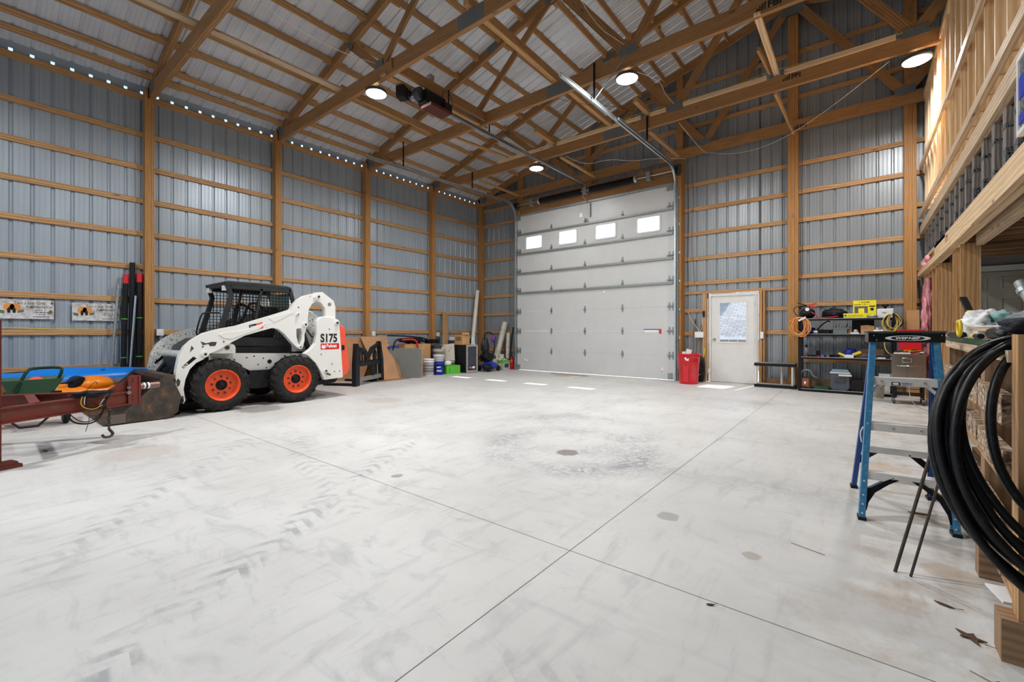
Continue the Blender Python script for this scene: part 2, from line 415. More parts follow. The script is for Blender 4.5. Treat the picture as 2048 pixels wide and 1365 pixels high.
    # spots: oil, brown marks, broad dark patches under the loader
    def spot(cx, cy, r, col, amt, c):
        dx = mth(nt, 'SUBTRACT', X, cx); dy = mth(nt, 'SUBTRACT', Y, cy)
        d = mth(nt, 'SQRT', mth(nt, 'ADD', mth(nt, 'MULTIPLY', dx, dx), mth(nt, 'MULTIPLY', dy, dy)))
        d = mth(nt, 'ADD', d, mth(nt, 'MULTIPLY', mth(nt, 'SUBTRACT', noise(nt, v, 14, 4), .5), r * .9))
        k = ramp(nt, mth(nt, 'DIVIDE', d, r), [(.8, 1.0), (1.0, 0.0)]); return mix(nt, mth(nt, 'MULTIPLY', k, amt), c, col)
    for s in SPOTS: c = spot(*s, c)
    # saw-cut joints
    def joint(ax, pos, wdt, amt, c):
        k = mth(nt, 'LESS_THAN', mth(nt, 'ABSOLUTE', mth(nt, 'SUBTRACT', mth(nt, 'ADD', ax, mth(nt, 'MULTIPLY', mth(nt, 'SUBTRACT', noise(nt, v, 2.5, 3), .5), .006)), pos)), wdt)
        return mix(nt, mth(nt, 'MULTIPLY', k, amt), c, (.05, .038, .03))
    c = joint(X, -1.248, .0028, .9, c); c = joint(Y, 2.078, .0028, .9, c); c = joint(X, -4.35, .0020, .45, c); c = joint(Y, 6.55, .0025, .4, c)
    nt.links.new(c, b.inputs['Base Color'])
    r = ramp(nt, noise(nt, v, 1.5, 5), [(.3, .42), (.7, .62)]); nt.links.new(r, b.inputs['Roughness'])
    bump(nt, b, noise(nt, v, 30, 5), .06, .004); return m
SPOTS = [(-.98, 2.86, .075, (.30, .27, .25), .7), (-.46, 2.64, .05, (.30, .24, .19), .55), (-3.02, 2.26, .05, (.20, .19, .18), .7), (-2.28, 3.75, .12, (.16, .13, .12), .8),
         (.35, 3.05, .12, (.45, .34, .22), .5), (.12, 5.0, .22, (.55, .38, .22), .45), (-7.3, 2.9, .35, (.12, .10, .09), .55), (-8.2, 3.3, .6, (.13, .12, .11), .6), (-7.9, 1.9, .5, (.16, .13, .11), .55),
         (-6.5, 4.6, .35, (.35, .29, .23), .35), (-5.6, 1.1, .35, (.40, .31, .25), .35), (-6.35, 10.2, .25, (.27, .21, .15), .5), (-1.3, 8.3, .2, (.42, .38, .35), .5)]
mb = MB(); mb.f([(-10.5, -6, 0), (8.3, -6, 0), (8.3, 11.4, 0), (-10.5, 11.4, 0)]); struct('floor', mb, floor_mat())

# ============================================================ SHEET METAL
RIB = .2286
def prof(a0, a1, depth=.024, minor=.0035):
    """(coordinate, outward offset) pairs of a ribbed sheet between a0 and a1"""
    out = []; k = math.floor(a0 / RIB)
    cell = [(0, 0), (.018, depth), (.038, depth), (.056, 0), (.100, 0), (.106, minor), (.116, minor), (.122, 0), (.162, 0), (.168, minor), (.178, minor), (.184, 0)]
    while k * RIB < a1:
        for c, o in cell:
            a = k * RIB + c
            if a0 < a < a1: out.append((a, o))
        k += 1
    return [(a0, 0)] + out + [(a1, 0)]
def sheet(mb, pr, bot, top, mi=0):
    """pr: profile, bot/top: (a, offset) -> point"""
    V = [(mb.bm.verts.new(bot(a, o)), mb.bm.verts.new(top(a, o))) for a, o in pr]
    for (b0, t0), (b1, t1) in zip(V[:-1], V[1:]):
        try: fc = mb.bm.faces.new((b0, b1, t1, t0)); fc.material_index = mi
        except ValueError: pass
RZ = lambda x: 8.39 - .285 * abs(x + 1.15)      # underside of the roof steel
XL = -10.41; YB = 11.34; XR = 8.12
EAVE = RZ(XL)
# left wall
mb = MB(); sheet(mb, prof(-5.2, YB), lambda a, o: (XL - o, a, 0), lambda a, o: (XL - o, a, 5.61))
k = math.floor(-5.2 / RIB)
while k * RIB < YB:      # closure strip above the wall: small daylight gaps under every roof rib
    a = k * RIB; mb.lo(XL - .012, XL, a + .05, a + RIB - .0, 5.60, EAVE + .02); mb.lo(XL - .012, XL, a, a + .05, 5.65, EAVE + .02); k += 1
wall_left = struct('wall_left', mb, M_SIDE)
GZ = [.59, 1.19, 1.79, 2.40, 3.01, 3.62, 4.23, 4.84]
POSTY = [-4.73, -2.45, -.17, 2.09, 4.37, 6.65, 8.93]
segs = [(-4.6, -2.4), (-2.35, -.12)] + [(POSTY[i] + (.02 if i > 0 else 0), POSTY[i + 1] + .1) for i in range(2, 6)] + [(8.97, 11.2)]
for (y0, y1) in segs:
    if y1 < 0: continue
    y0 = max(y0, -.1)
    for z in GZ: part('girt', MB().lo(XL + .001, XL + .039, y0, y1, z - .045, z + .045), M_GIRT, wall_left, world=False, bevel=.002)
    part('eave_girt', MB().lo(XL + .001, XL + .039, y0, y1, 5.48, 5.585), M_GIRT, wall_left, world=False, bevel=.002)
    part('skirt_board', MB().lo(XL + .001, XL + .039, y0, y1, .0, .19), M_BRN, wall_left, world=False)
def ply_post(parent, x0, x1, y0, y1, z0, z1, along='Y', tall=None):
    mb = MB(); n = 3
    for i in range(n):
        zt = z1 if (tall is None or i == 0) else tall
        if along == 'Y': a = y0 + (y1 - y0) * i / n; b = y0 + (y1 - y0) * (i + 1) / n - .002; mb.bar(((x0 + x1) / 2, (a + b) / 2, z0), ((x0 + x1) / 2, (a + b) / 2, zt), x1 - x0, b - a, (0, 1, 0))
        else: a = x0 + (x1 - x0) * i / n; b = x0 + (x1 - x0) * (i + 1) / n - .002; mb.bar(((a + b) / 2, (y0 + y1) / 2, z0), ((a + b) / 2, (y0 + y1) / 2, zt), b - a, y1 - y0, (0, 1, 0))
    return part('post', mb, M_POST, parent, world=False, bevel=.003)
for y in POSTY[2:]:
    ply_post(wall_left, -10.37, -10.215, y, y + .135, 0, RZ(-10.3) - .12, 'Y', tall=5.48)
# back wall
mb = MB(); TOPB = lambda x: RZ(x) + .01
def bs(x0, x1, z0, z1=None):
    pr = prof(x0, x1)
    if x0 < -1.15 < x1: pr = sorted(pr + [(-1.15, 0)])
    sheet(mb, pr, lambda a, o: (a, YB + o, z0), lambda a, o: (a, YB + o, z1 if z1 is not None else TOPB(a)))
bs(XL, -8.5, 0); bs(-8.5, -3.6, 4.9); bs(-3.6, -2.9, 0); bs(-2.9, -1.80, 2.13); bs(-1.80, XR, 0)
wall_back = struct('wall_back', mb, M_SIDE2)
Y0, Y1 = YB - .039, YB - .001
def bg(x0, x1, z, h=.09, nm='girt', m=M_GIRT): part(nm, MB().lo(x0, x1, Y0, Y1, z - h / 2, z + h / 2), m, wall_back, world=False, bevel=.002)
for z in GZ + [5.36]:
    bg(-10.3, -8.6, z); 
for z in GZ[3:]: bg(-3.5, -1.1, z); bg(-1.1, .78, z)
bg(-3.5, -1.2, 2.16, .06)
for z in (1.72, 1.15): bg(-3.5, -2.98, z)
for z in (1.72, 1.19): bg(-1.70, -1.2, z); 
for z in (1.79, 1.19, .59): bg(-1.1, .78, z)
bg(-1.72, -1.1, .02 + .06, .14); bg(-1.1, .78, .1, .19, 'skirt_board', M_BRN); bg(-10.3, -8.6, .1, .19, 'skirt_board', M_BRN)
for z in GZ[:8]: bg(.82, 1.3, z)
for z in (6.30, 7.27):
    hw = (8.39 - z) / .285
    for a, b_ in ((-8.5, -6.2), (-6.05, -3.6), (-3.48, -1.25), (-1.1, .7), (.85, 3.2)):
        a = max(a, -1.15 - hw + .1); b_ = min(b_, -1.15 + hw - .1)
        if b_ > a + .2: bg(a, b_, z)
YP0, YP1 = 11.155, 11.30
for x0, x1, zb, zt in ((-10.37, -10.225, 0, None), (-8.64, -8.5, 0, None), (-6.16, -6.02, 5.25, None), (-3.60, -3.46, 0, None), (-1.24, -1.05, 0, None), (.64, .82, 0, None)):
    ply_post(wall_back, x0, x1, YP0, YP1, zb, RZ((x0 + x1) / 2) - .02, 'X')
# header beams over the overhead door and jamb boards
part('header_beam', MB().bar((-8.62, 11.11, 5.02), (-3.46, 11.11, 5.02), .08, .26), M_TRUSS, wall_back, world=False, bevel=.003)
part('header_beam', MB().bar((-8.62, 11.125, 5.28), (-3.46, 11.125, 5.28), .05, .18), M_TRUSS, wall_back, world=False, bevel=.003)
for x in (-8.575, -3.53): part('jamb_board', MB().bar((x, 11.08, 0), (x, 11.08, 5.15), .15, .15, (0, 1, 0)), M_POST, wall_back, world=False, bevel=.003)
# studs around the man door
for x, zt in ((-2.96, 2.13), (-1.765, 2.13)): part('stud', MB().bar((x, 11.23, 0), (x, 11.23, zt), .075 if x < -2 else .06, .14, (0, 1, 0)), M_GIRT, wall_back, world=False, bevel=.002)
for x in (-1.70,): part('stud', MB().bar((x, 11.23, 0), (x, 11.23, 2.13), .04, .13, (0, 1, 0)), M_POST, wall_back, world=False, bevel=.002)

# rear wall with its open vehicle doorway behind the camera, and the far side wall
mb = MB(); prr = lambda a, b: [(a, 0)] + ([(-1.15, 0)] if a < -1.15 < b else []) + [(b, 0)]
for a, b, z0 in ((XL, -8.5, 0), (-8.5, -3.6, 4.9), (-3.6, XR, 0)): sheet(mb, prr(a, b), lambda x, o: (x, -5.2 - o, z0), lambda x, o: (x, -5.2 - o, TOPB(x)))
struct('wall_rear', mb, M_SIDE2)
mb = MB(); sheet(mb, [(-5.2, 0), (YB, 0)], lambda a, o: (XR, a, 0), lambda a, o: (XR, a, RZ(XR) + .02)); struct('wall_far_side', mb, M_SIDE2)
# ============================================================ ROOF
mb = MB(); pr = prof(-5.2, YB + .03)
for s in (-1, 1):
    xe = XL - .03 if s < 0 else XR + .2
    sheet(mb, pr, lambda a, o: (-1.15, a, 8.39 + o), lambda a, o: (xe, a, RZ(xe) + o))
mb.bar((-1.15, -5.2, 8.43), (-1.15, YB + .03, 8.43), .4, .01)
ceiling = struct('ceiling', mb, M_ROOF)
PX = [-10.05, -9.74, -9.13, -8.60, -7.98, -7.37, -6.83, -6.25, -5.66, -5.08, -4.48, -3.90, -3.40, -2.90, -2.40, -1.85, -1.32]
bays = [(-.1, 2.6), (2.0, 4.75), (4.3, 7.05), (6.6, 9.35), (8.9, 11.3)]
for i, x in enumerate(PX):
    for j, (y0, y1) in enumerate(bays):
        off = .02 if (i + j) % 2 else -.02
        z = RZ(x) - .052
        part('purlin', MB().bar((x + off, y0, z), (x + off, y1, z), .038, .095, (.285 / 1.04, 0, 1 / 1.04)), M_GIRT, ceiling, world=False)
for x in (-.75, -.1, .5, 1.1, 1.7): part('purlin', MB().bar((x, 2, RZ(x) - .052), (x, 11.3, RZ(x) - .052), .038, .095), M_GIRT, ceiling, world=False)

# ============================================================ TRUSSES
def top_low(x): return 8.20 - .285 * abs(x + 1.15)
def web(t, y, a, b, h, plate=True, w=.038, m=M_TRUSS):
    part('web', MB().bar((a[0], y, a[1]), (b[0], y, b[1]), w, h, (0, 0, 1), cut0=-.0), m, t, bevel=.002)
def truss(y, label, gable=False, w=.076):
    t = thing('roof_truss', label, 'roof truss', (-1.15, y, 5.48), group='wooden roof trusses')
    sp = -4.28
    part('bottom_chord', MB().bar((-10.36, y, 5.60), (sp, y, 5.60), w, .235), M_TRUSS, t, bevel=.003)
    part('bottom_chord', MB().bar((sp, y, 5.60), (2.0, y, 5.60), w, .235), M_TRUSS, t, bevel=.003)
    part('bottom_chord', MB().bar((2.0, y, 5.60), (8.0, y, 5.60), w, .235), M_TRUSS, t, bevel=.003)
    for s in (-1, 1):
        xe = -9.2 * s * -1
        part('top_chord', MB().bar((-1.15, y, top_low(-1.15) + .092), (-1.15 + s * 9.15, y, top_low(-1.15 + 9.15) + .092), w, .178), M_TRUSS, t, bevel=.003)
    for s in (-1, 1):
        X = lambda d: -1.15 + s * d
        web(t, y, (X(5.27), 5.70), (X(6.2), top_low(X(6.2)) + .04), .14)
        web(t, y, (X(5.27), 5.70), (X(3.35), top_low(X(3.35)) + .04), .14)
        web(t, y, (X(1.80), 5.72), (X(3.10), top_low(X(3.1)) + .06), .19)
        web(t, y, (X(1.80), 5.70), (X(.08), top_low(-1.15) - .02), .15)
    def pl(x, z, a, b, ang=0):
        P = MB()
        for sgn in (-1, 1):
            yy = y + sgn * (w / 2 + .0025)
            P.bar((x - a / 2 * math.cos(ang), yy, z - a / 2 * math.sin(ang)), (x + a / 2 * math.cos(ang), yy, z + a / 2 * math.sin(ang)), .003, b)
        part('gusset_plate', P, M_PLATE, t)
    for s in (-1, 1):
        X = lambda d: -1.15 + s * d
        pl(X(5.27), 5.77, .20, .13); pl(X(1.80), 5.755, .30, .15); pl(X(6.2), top_low(X(6.2)) + .03, .26, .10, -s * -.9); pl(X(3.25), top_low(X(3.25)) + .04, .34, .12, -s * .26)
    pl(-4.28, 5.60, .5, .215); pl(2.0, 5.60, .5, .215); pl(-1.15, 8.14, .4, .3)
    pl(-10.08, 5.66, .26, .19)
    pl(-5.85, top_low(-5.85) + .1, .28, .17, .26)
    return t
T1 = truss(2.19, 'nearest wooden roof truss, crossing the top left corner')
T2 = truss(4.47, 'second wooden roof truss from the camera, in front of the door opener motor')
T3 = truss(6.75, 'third wooden roof truss, with the round lamp left of the right door track')
T4 = truss(9.03, 'fourth wooden roof truss, with pale boards nailed along its lower chord')
T5 = truss(11.10, 'wooden gable truss against the back wall above the overhead door', True, w=.05)
M_INK = flat('black_ink', (.01, .01, .01), .8)
for t, y, x, z, s in ((T3, 6.71, -.98, 5.53, .13), (T4, 8.99, -.95, 5.60, .11), (T5, 11.07, -1.02, 5.52, .10)):
    textpart('stamp', 'FBI', s, M_INK, t, (x, y - .001, z), (1, 0, 0), (0, 0, 1), .0008, .004)
    mbs = MB()
    for i in range(4): mbs.bar((x - .12 + i * .03, y - .001, z), (x - .115 + i * .03, y - .001, z + s * (.35 + .15 * i)), .018, .001, (0, 1, 0))
    part('stamp_mark', mbs, M_INK, t)
# pale boards on the fourth truss
for x0, x1 in ((-7.6, -5.95), (-5.75, -3.65), (-3.45, -3.12), (-2.78, -1.32), (-1.05, .42)):
    solo('nailer_board', MB().bar((x0, 8.972, 5.745), (x1, 8.972, 5.745), .036, .075), M_PALE, 'pale board screwed on the fourth truss %s' % {-7.6: 'at its far left end', -5.95: '', -5.75: 'left of the track', -3.45: 'short piece by the steel plate', -2.78: 'left of the black stamp', -1.05: 'right of the black stamp'}.get(x0, ''), 'board', 'pale boards along the fourth truss', bevel=.002)
# lateral braces lying on the lower chords
def brace(x0, y0, z0, x1, y1, z1, lab, w=.038, h=.09, m=M_GIRT, grp='brace boards between the trusses'):
    return solo('brace_board', MB().bar((x0, y0, z0), (x1, y1, z1), w, h), m, lab, 'brace', grp, bevel=.002)
brace(-7.72, -.1, 5.765, -7.68, 4.46, 5.765, 'pale flat brace running over the first two trusses near the left wall', .14, .038, M_PALE2)
brace(-7.70, 4.48, 5.81, -7.70, 6.92, 5.81, 'brace board from second to third truss left of the opener motor', .038, .14, M_GIRT)
brace(-7.55, 6.93, 5.80, -7.3, 9.02, 5.80, 'brace board from third to fourth truss above the left door track', .09, .038, M_GIRT)
brace(-7.3, 9.04, 5.80, -7.2, 11.1, 5.80, 'brace board from fourth truss to gable left of the far lamp', .09, .038, M_GIRT)
brace(-4.28, 4.35, 5.80, -4.33, 6.74, 5.80, 'long brace board crossing above the track from second to third truss', .09, .14, M_GIRT)
brace(-4.34, 6.76, 5.80, -4.34, 9.15, 5.80, 'brace board from third to fourth truss beside the right door track', .09, .09, M_GIRT)
brace(-6.28, 4.4, 5.52, -6.25, 6.95, 5.52, 'board above the opener rail, left one of the pair at the motor', .14, .038, M_GIRT)
brace(-6.05, 4.4, 5.62, -6.05, 6.95, 5.62, 'upright board above the opener motor and rail', .038, .18, M_TRUSS)
brace(-5.80, 8.15, 5.80, -5.86, 9.10, 5.80, 'short stub board on the fourth truss near the opener rail', .09, .09)
brace(-3.50, 8.30, 5.80, -3.50, 9.10, 5.80, 'short stub board on the fourth truss near the right track end', .09, .09)
brace(-1.10, 6.7, 5.50, -1.17, 9.05, 5.78, 'pale board reaching from third truss down to the black stamp', .085, .04, M_PALE)
brace(-1.38, 8.5, 6.05, -1.27, 8.99, 5.83, 'short leaning stick beside the pale board over the black stamp', .04, .09)
brace(-1.20, 9.05, 5.48, -1.12, 11.05, 5.44, 'brace from fourth truss to the gable post beside the stamp', .04, .085, M_GIRT)
brace(-5.72, 9.1, 5.46, -5.78, 10.95, 5.50, 'brace from the fourth truss to the gable behind the opener rail', .085, .04)
brace(-3.52, 9.1, 5.46, -3.50, 10.95, 5.50, 'brace from the fourth truss to the post right of the overhead door', .085, .04)
brace(-8.4, 9.1, 5.46, -8.45, 10.95, 5.50, 'brace from the fourth truss to the gable above the left track', .085, .04)
# yellow cord on the fourth truss and white wires
solo('extension_cord', MB().tube([(-6.1, 9.0, 5.79), (-5.9,9.06,5.87), (-5.7,9.06,5.87), (-5, 9.0, 5.80), (-4.45,9.04,5.86), (-4.2,9.04,5.86), (-3.6, 9.05, 5.87), (-3.4, 9.05, 5.87), (-2, 9.0, 5.80), (-1.4, 9.05, 5.87), (-1.1, 9.05, 5.87), (-.5, 9.0, 5.80), (.78, 9.0, 5.79)], .006, 6), M_YEL, 'yellow extension cord lying along the fourth truss', 'cord')
def wire(pts, lab, m=None, r=.0045, sp=2): solo('wire', MB().tube(pts, r, 6, smooth_path=sp), m or M_PVC, lab, 'wire', 'loose wires under the roof')
wire([(-6.42, 2.24, 5.78), (-6.44, 3.0, 5.62), (-6.46, 3.8, 5.64), (-6.47, 4.41, 5.78)], 'white wire sagging from the first to the second truss')
wire([(-3.6, 5.6, 6.9), (-3.4, 6.4, 6.2), (-3.0, 6.68, 5.85)], 'white wire stapled down the thick web of the third truss')
wire([(-2.9, 6.8, 5.45), (-2.75, 7.6, 5.60), (-3.0, 8.6, 5.85), (-2.95, 8.95, 5.80)], 'white wire between third and fourth truss right of the round lamp')
wire([(-2.9, 9.1, 5.46), (-2.75, 10, 5.2), (-2.85, 11.0, 5.42)], 'white wire hanging from the fourth truss to the gable node')
wire([(.35, 9.1, 5.46), (-.6, 9.8, 5.15), (-1.4, 10.5, 5.1), (-2.2, 10.9, 5.2), (-2.85, 11.02, 5.45)], 'long white wire swagging under the fourth truss towards the right post')
wire([(-5.6, 9.1, 5.46), (-5.2, 9.4, 5.22), (-4.7, 9.6, 5.32), (-4.2, 9.8, 5.2), (-3.8, 10.2, 5.3), (-3.3, 10.9, 5.38)], 'wavy white wire right of the far lamp above the springs')
wire([(-5.0, 6.9, 5.9), (-4.4, 7.6, 5.70), (-3.6, 8.5, 5.75), (-2.9, 10.9, 5.6)], 'thin dark wire between the webs right of the opener', M_CORD, .003)

# ============================================================ LAMPS
M_LENS = flat('lamp_lens', (1, .985, .95), .4, 0, 28)
def lamp(x, y, z, label, E=150):
    t = thing('high_bay_lamp', label, 'lamp', (x, y, z), group='round high bay lamps')
    b = MB().lathe([(.02, .10), (.06, .10), (.10, .05), (.178, .035), (.185, .0), (.17, -.012)], (x, y, z), n=36); part('housing', b, M_DKGREY, t)
    l = MB().lathe([(.0005, -.035), (.08, -.034), (.14, -.026), (.168, -.010), (.170, .0)], (x, y, z), n=36); part('lens', l, M_LENS, t)
    part('hook', MB().tube([(x, y, z + .1), (x, y, z + .135), (x + .012, y, z + .15), (x, y, z + .165)], .006, 6), M_GALV, t)
    ld = bpy.data.lights.new('lamp_light', 'AREA'); ld.shape = 'DISK'; ld.size = .32; ld.energy = E; ld.color = (.975, .985, .99); ld.spread = math.radians(175)
    lo = bpy.data.objects.new('lamp_light', ld); COL.objects.link(lo); lo.parent = t; lo.location = (0, 0, -.045)
    pd = bpy.data.lights.new('lamp_glow', 'POINT'); pd.energy = 12; pd.shadow_soft_size = .12; pd.color = (1, .97, .91)
    return t
lamp(-6.56, 4.47, 5.325, 'bright round lamp hanging under the second truss left of the opener motor')
lamp(-2.98, 6.75, 5.325, 'bright round lamp under the third truss beside the right track end')
lamp(.66, 9.03, 5.325, 'bright round lamp close to the framed stud wall at upper right', 110)
lamp(-6.40, 9.03, 5.325, 'small distant round lamp in front of the gable above the overhead door', 45)
lamp(-2.98, 2.19, 5.325, 'round lamp under the nearest truss above the camera')
lamp(-6.5, -.6, 5.325, 'round lamp behind the camera near the left wall')
# ============================================================ OVERHEAD DOOR
XD0, XD1, YD = -8.50, -3.60, 10.95
def sthing(name):
    o = bpy.data.objects.new(name, None); COL.objects.link(o); o['kind'] = 'structure'; return o
door1 = sthing('door_1'); door1.location = (-6.05, YD, 0)
WINS = [(-8.16, -7.55), (-6.955, -6.35), (-5.76, -5.155), (-4.56, -3.955)]
M_GLASS, nt_, b_ = nodes('clear_glass')      # thin clear pane: mostly see-through with a faint mirror
tr_ = nt_.nodes.new('ShaderNodeBsdfTransparent'); tr_.inputs[0].default_value = (.93, .97, 1, 1); gl_ = nt_.nodes.new('ShaderNodeBsdfGlossy'); gl_.inputs['Roughness'].default_value = .03; ms_ = nt_.nodes.new('ShaderNodeMixShader'); ms_.inputs[0].default_value = .05
nt_.links.new(tr_.outputs[0], ms_.inputs[1]); nt_.links.new(gl_.outputs[0], ms_.inputs[2]); nt_.links.new(ms_.outputs[0], nt_.nodes['Material Output'].inputs[0])
SEC = 4.88 / 8
for k in range(8):
    z0 = k * SEC + (.012 if k == 0 else .0015); z1 = (k + 1) * SEC - .0015; mb = MB()
    if k != 6: mb.lo(XD0, XD1, YD, YD + .045, z0, z1)
    else:
        zb, zt = 3.755, 4.14
        mb.lo(XD0, XD1, YD, YD + .045, z0, zb); mb.lo(XD0, XD1, YD, YD + .045, zt, z1)
        e = [XD0] + [v for w_ in WINS for v in w_] + [XD1]
        for a, b in zip(e[0::2], e[1::2]): mb.lo(a, b, YD, YD + .045, zb, zt)
    p = part('door_panel', mb, M_DOORW, door1, bevel=.002)
    if k == 6:
        for a, b in WINS:
            fr = MB(); f = lambda x, z, i: (x, z)
            def rr(x0, x1, z0_, z1_, r, n=5):
                return [(cx + r * math.cos(t), cz + r * math.sin(t)) for cx, cz, t0 in ((x1 - r, z1_ - r, 0), (x0 + r, z1_ - r, PI / 2), (x0 + r, z0_ + r, PI), (x1 - r, z0_ + r, 1.5 * PI)) for t in [t0 + PI / 2 * i / n for i in range(n + 1)]]
            fr.prism(rr(a - .035, b + .035, zb - .035, zt + .035, .05), YD - .012, YD, 'XZ', holes=[rr(a + .012, b - .012, zb + .012, zt - .012, .04)])
            w_ = part('window_frame', fr, M_DOORW, p)
            part('pane', MB().lo(a, b, YD + .018, YD + .022, zb, zt), M_GLASS, w_)
for k in (4, 5, 6, 7):     # stiffening struts under the upper joints
    z = k * SEC
    part('strut', MB().lo(XD0 + .03, XD1 - .03, YD - .045, YD, z - .055, z - .048).lo(XD0 + .03, XD1 - .03, YD - .05, YD - .044, z - .055, z - .01), M_GALVD, door1)
part('strut', MB().lo(XD0 + .03, XD1 - .03, YD - .05, YD, 4.82, 4.87), M_GALVD, door1)
def hinge(x, z, dbl=0):
    mb = MB(); s = .035
    for dx in ((0,) if not dbl else (-.04, .05)):
        mb.prism([(x + dx - s, z), (x + dx - .012, z + .10), (x + dx + .012, z + .10), (x + dx + s, z), (x + dx + .012, z - .10), (x + dx - .012, z - .10)], YD - .012, YD, 'XZ')
        mb.cyl((x + dx - .035, YD - .02, z), (x + dx + .035, YD - .02, z), .012, n=8)
    if dbl: mb.cyl((x - .1, YD - .03, z), (x + .1, YD - .03, z), .008, n=8)
    part('hinge', mb, M_GALVD, door1)
for k in range(1, 8):
    z = k * SEC + (.045 if k >= 4 else 0)
    for x in (-7.21, -6.085, -4.96): hinge(x, z)
    hinge(XD0 + .07, z, 1); hinge(XD1 - .08, z, 1)
for x in (XD0 + .07, XD1 - .1):
    part('corner_bracket', MB().lo(x - .05, x + .05, YD - .03, YD, .02, .17), M_GALVD, door1)
    part('top_bracket', MB().lo(x - .08, x + .06, YD - .04, YD, 4.70, 4.82).bar((x - .05, YD - .06, 4.72), (x + .08, YD - .06, 4.82), .02, .01), M_GALVD, door1)
# tracks
for x, yend, ze in ((XD0 - .035, 5.55, 5.07), (XD1 + .04, 5.65, 5.10)):
    pts = [(x, YD - .05, .02), (x, YD - .05, 4.75)] + [(x, YD - .05 - .42 * (1 - math.cos(a)), 4.80 + .42 * math.sin(a)) for a in [PI / 2 * i / 8 for i in range(9)]] + [(x, yend, ze)]
    mb = MB()
    for d0, d1, w_, h_ in ((0, 0, .006, .06),):
        for a, b in zip(pts[:-1], pts[1:]): mb.bar(a, b, .010, .062)
    for a, b in zip(pts[:-1], pts[1:]):
        A, B = Vector(a), Vector(b); dd, ss, uu = basis(B - A, (1, 0, 0))
        mb.bar(A + uu * 0 + ss * .030, B + ss * .030, .012, .035, (1, 0, 0)); mb.bar(A - ss * .030, B - ss * .030, .012, .035, (1, 0, 0))
    part('track', mb, M_GALV, door1)
    part('track_angle', MB().bar((x + (.04 if x > -6 else -.04), YD - .5, 5.24), (x + (.04 if x > -6 else -.04), 7.6, 5.16), .03, .05), M_GALV, door1)
    part('jamb_seal', MB().lo(x - .01, x + .025, YD + .0, YD + .07, 0, 4.9), M_GALVD, door1)
    part('jamb_angle', MB().lo(x + (.03 if x > -6 else -.05), x + (.05 if x > -6 else -.03), YD - .03, YD + .05, .02, 4.75), M_GALVD, door1)
    for z in (.35, 1.05, 1.75, 2.45, 3.15, 3.85, 4.5): part('jamb_bolt', MB().lo(x + (.03 if x > -6 else -.09), x + (.09 if x > -6 else -.03), YD + .035, YD + .05, z - .03, z + .03).cyl((x + (.07 if x > -6 else -.07), YD + .035, z), (x + (.07 if x > -6 else -.07), YD + .02, z), .014, n=8), M_GALV, door1)
    part('drum', MB().cyl((x - .03, YD - .02, 5.17), (x + .05, YD - .02, 5.17), .09, n=24), M_BLACK, door1)
# hangers of the tracks: punched angle irons
def hanger(x, y, z0, z1, lean=0): part('hanger', MB().bar((x, y, z0), (x + lean, y, z1), .008, .035, (1, 0, 0)).bar((x, y, z0), (x + lean, y, z1), .035, .006, (1, 0, 0)), M_BLACK, door1)
hanger(XD0 - .08, 6.60, 5.10, 5.75); hanger(XD0 - .08, 8.98, 5.2, 5.7); hanger(XD1 + .09, 6.63, 5.12, 5.72); hanger(XD1 + .09, 8.96, 5.2, 5.72)
part('hanger', MB().bar((XD0 - .09, 6.62, 5.1), (XD0 - .75, 6.64, 5.55), .03, .006), M_BLACK, door1); part('hanger', MB().bar((XD1 + .1, 6.62, 5.1), (XD1 + .65, 6.66, 5.66), .025, .006), M_GALVD, door1)
part('end_bracket', MB().lo(XD0 - .12, XD0 + .03, YD - .06, YD + .06, 5.05, 5.26), M_DKGREY, door1); part('end_bracket', MB().lo(XD1 - .02, XD1 + .14, YD - .06, YD + .06, 5.05, 5.30), M_DKGREY, door1)
part('spring_shaft', MB().cyl((XD0 - .05, YD - .02, 5.17), (XD1 + .12, YD - .02, 5.17), .014, n=10), M_GALV, door1)
for x0, x1 in ((-7.62, -6.22), (-5.92, -4.62)):
    mb = MB(); N = 46
    mb.cyl((x0, YD - .02, 5.17), (x1, YD - .02, 5.17), .07, n=16)
    for i in range(N): x = x0 + (x1 - x0) * (i + .5) / N; mb.lathe([(.068, -.012), (.086, -.008), (.086, .008), (.068, .012)], (x, YD - .02, 5.17), 'X', 18)
    sp = part('spring', mb, M_BLACK, door1)
    part('spring_cone', MB().lathe([(.03, 0), (.09, 0), (.09, .05), (.03, .07)], (x0 - .06 if x0 < -7 else x1, YD - .02, 5.17), 'X', 18), M_GALV, sp)
for x in (-6.08, -7.95, -4.25): part('shaft_bracket', MB().lo(x - .05, x + .05, YD - .05, YD + .1, 5.08, 5.28), M_GALVD, door1)
part('sticker', MB().lo(-4.38, -3.92, YD - .002, YD, 1.25, 1.27), M_BLUE, door1); part('sticker', MB().lo(-3.98, -3.92, YD - .003, YD - .0005, 1.15, 1.27), M_RED, door1)
part('sticker', MB().lo(-4.36, -4.0, YD - .002, YD, 1.19, 1.24), M_PAPER, door1)
for x, z in ((-8.2, .32), (-3.9, .25), (-8.12, .30), (-5.5, 2.28), (-6.0, 3.0)): part('sticker', MB().lo(x - .02, x + .02, YD - .002, YD, z - .05, z + .05), M_PAPER, door1); part('sticker', MB().lo(x - .018, x + .018, YD - .003, YD - .001, z - .045, z - .03), M_DKGREY, door1)

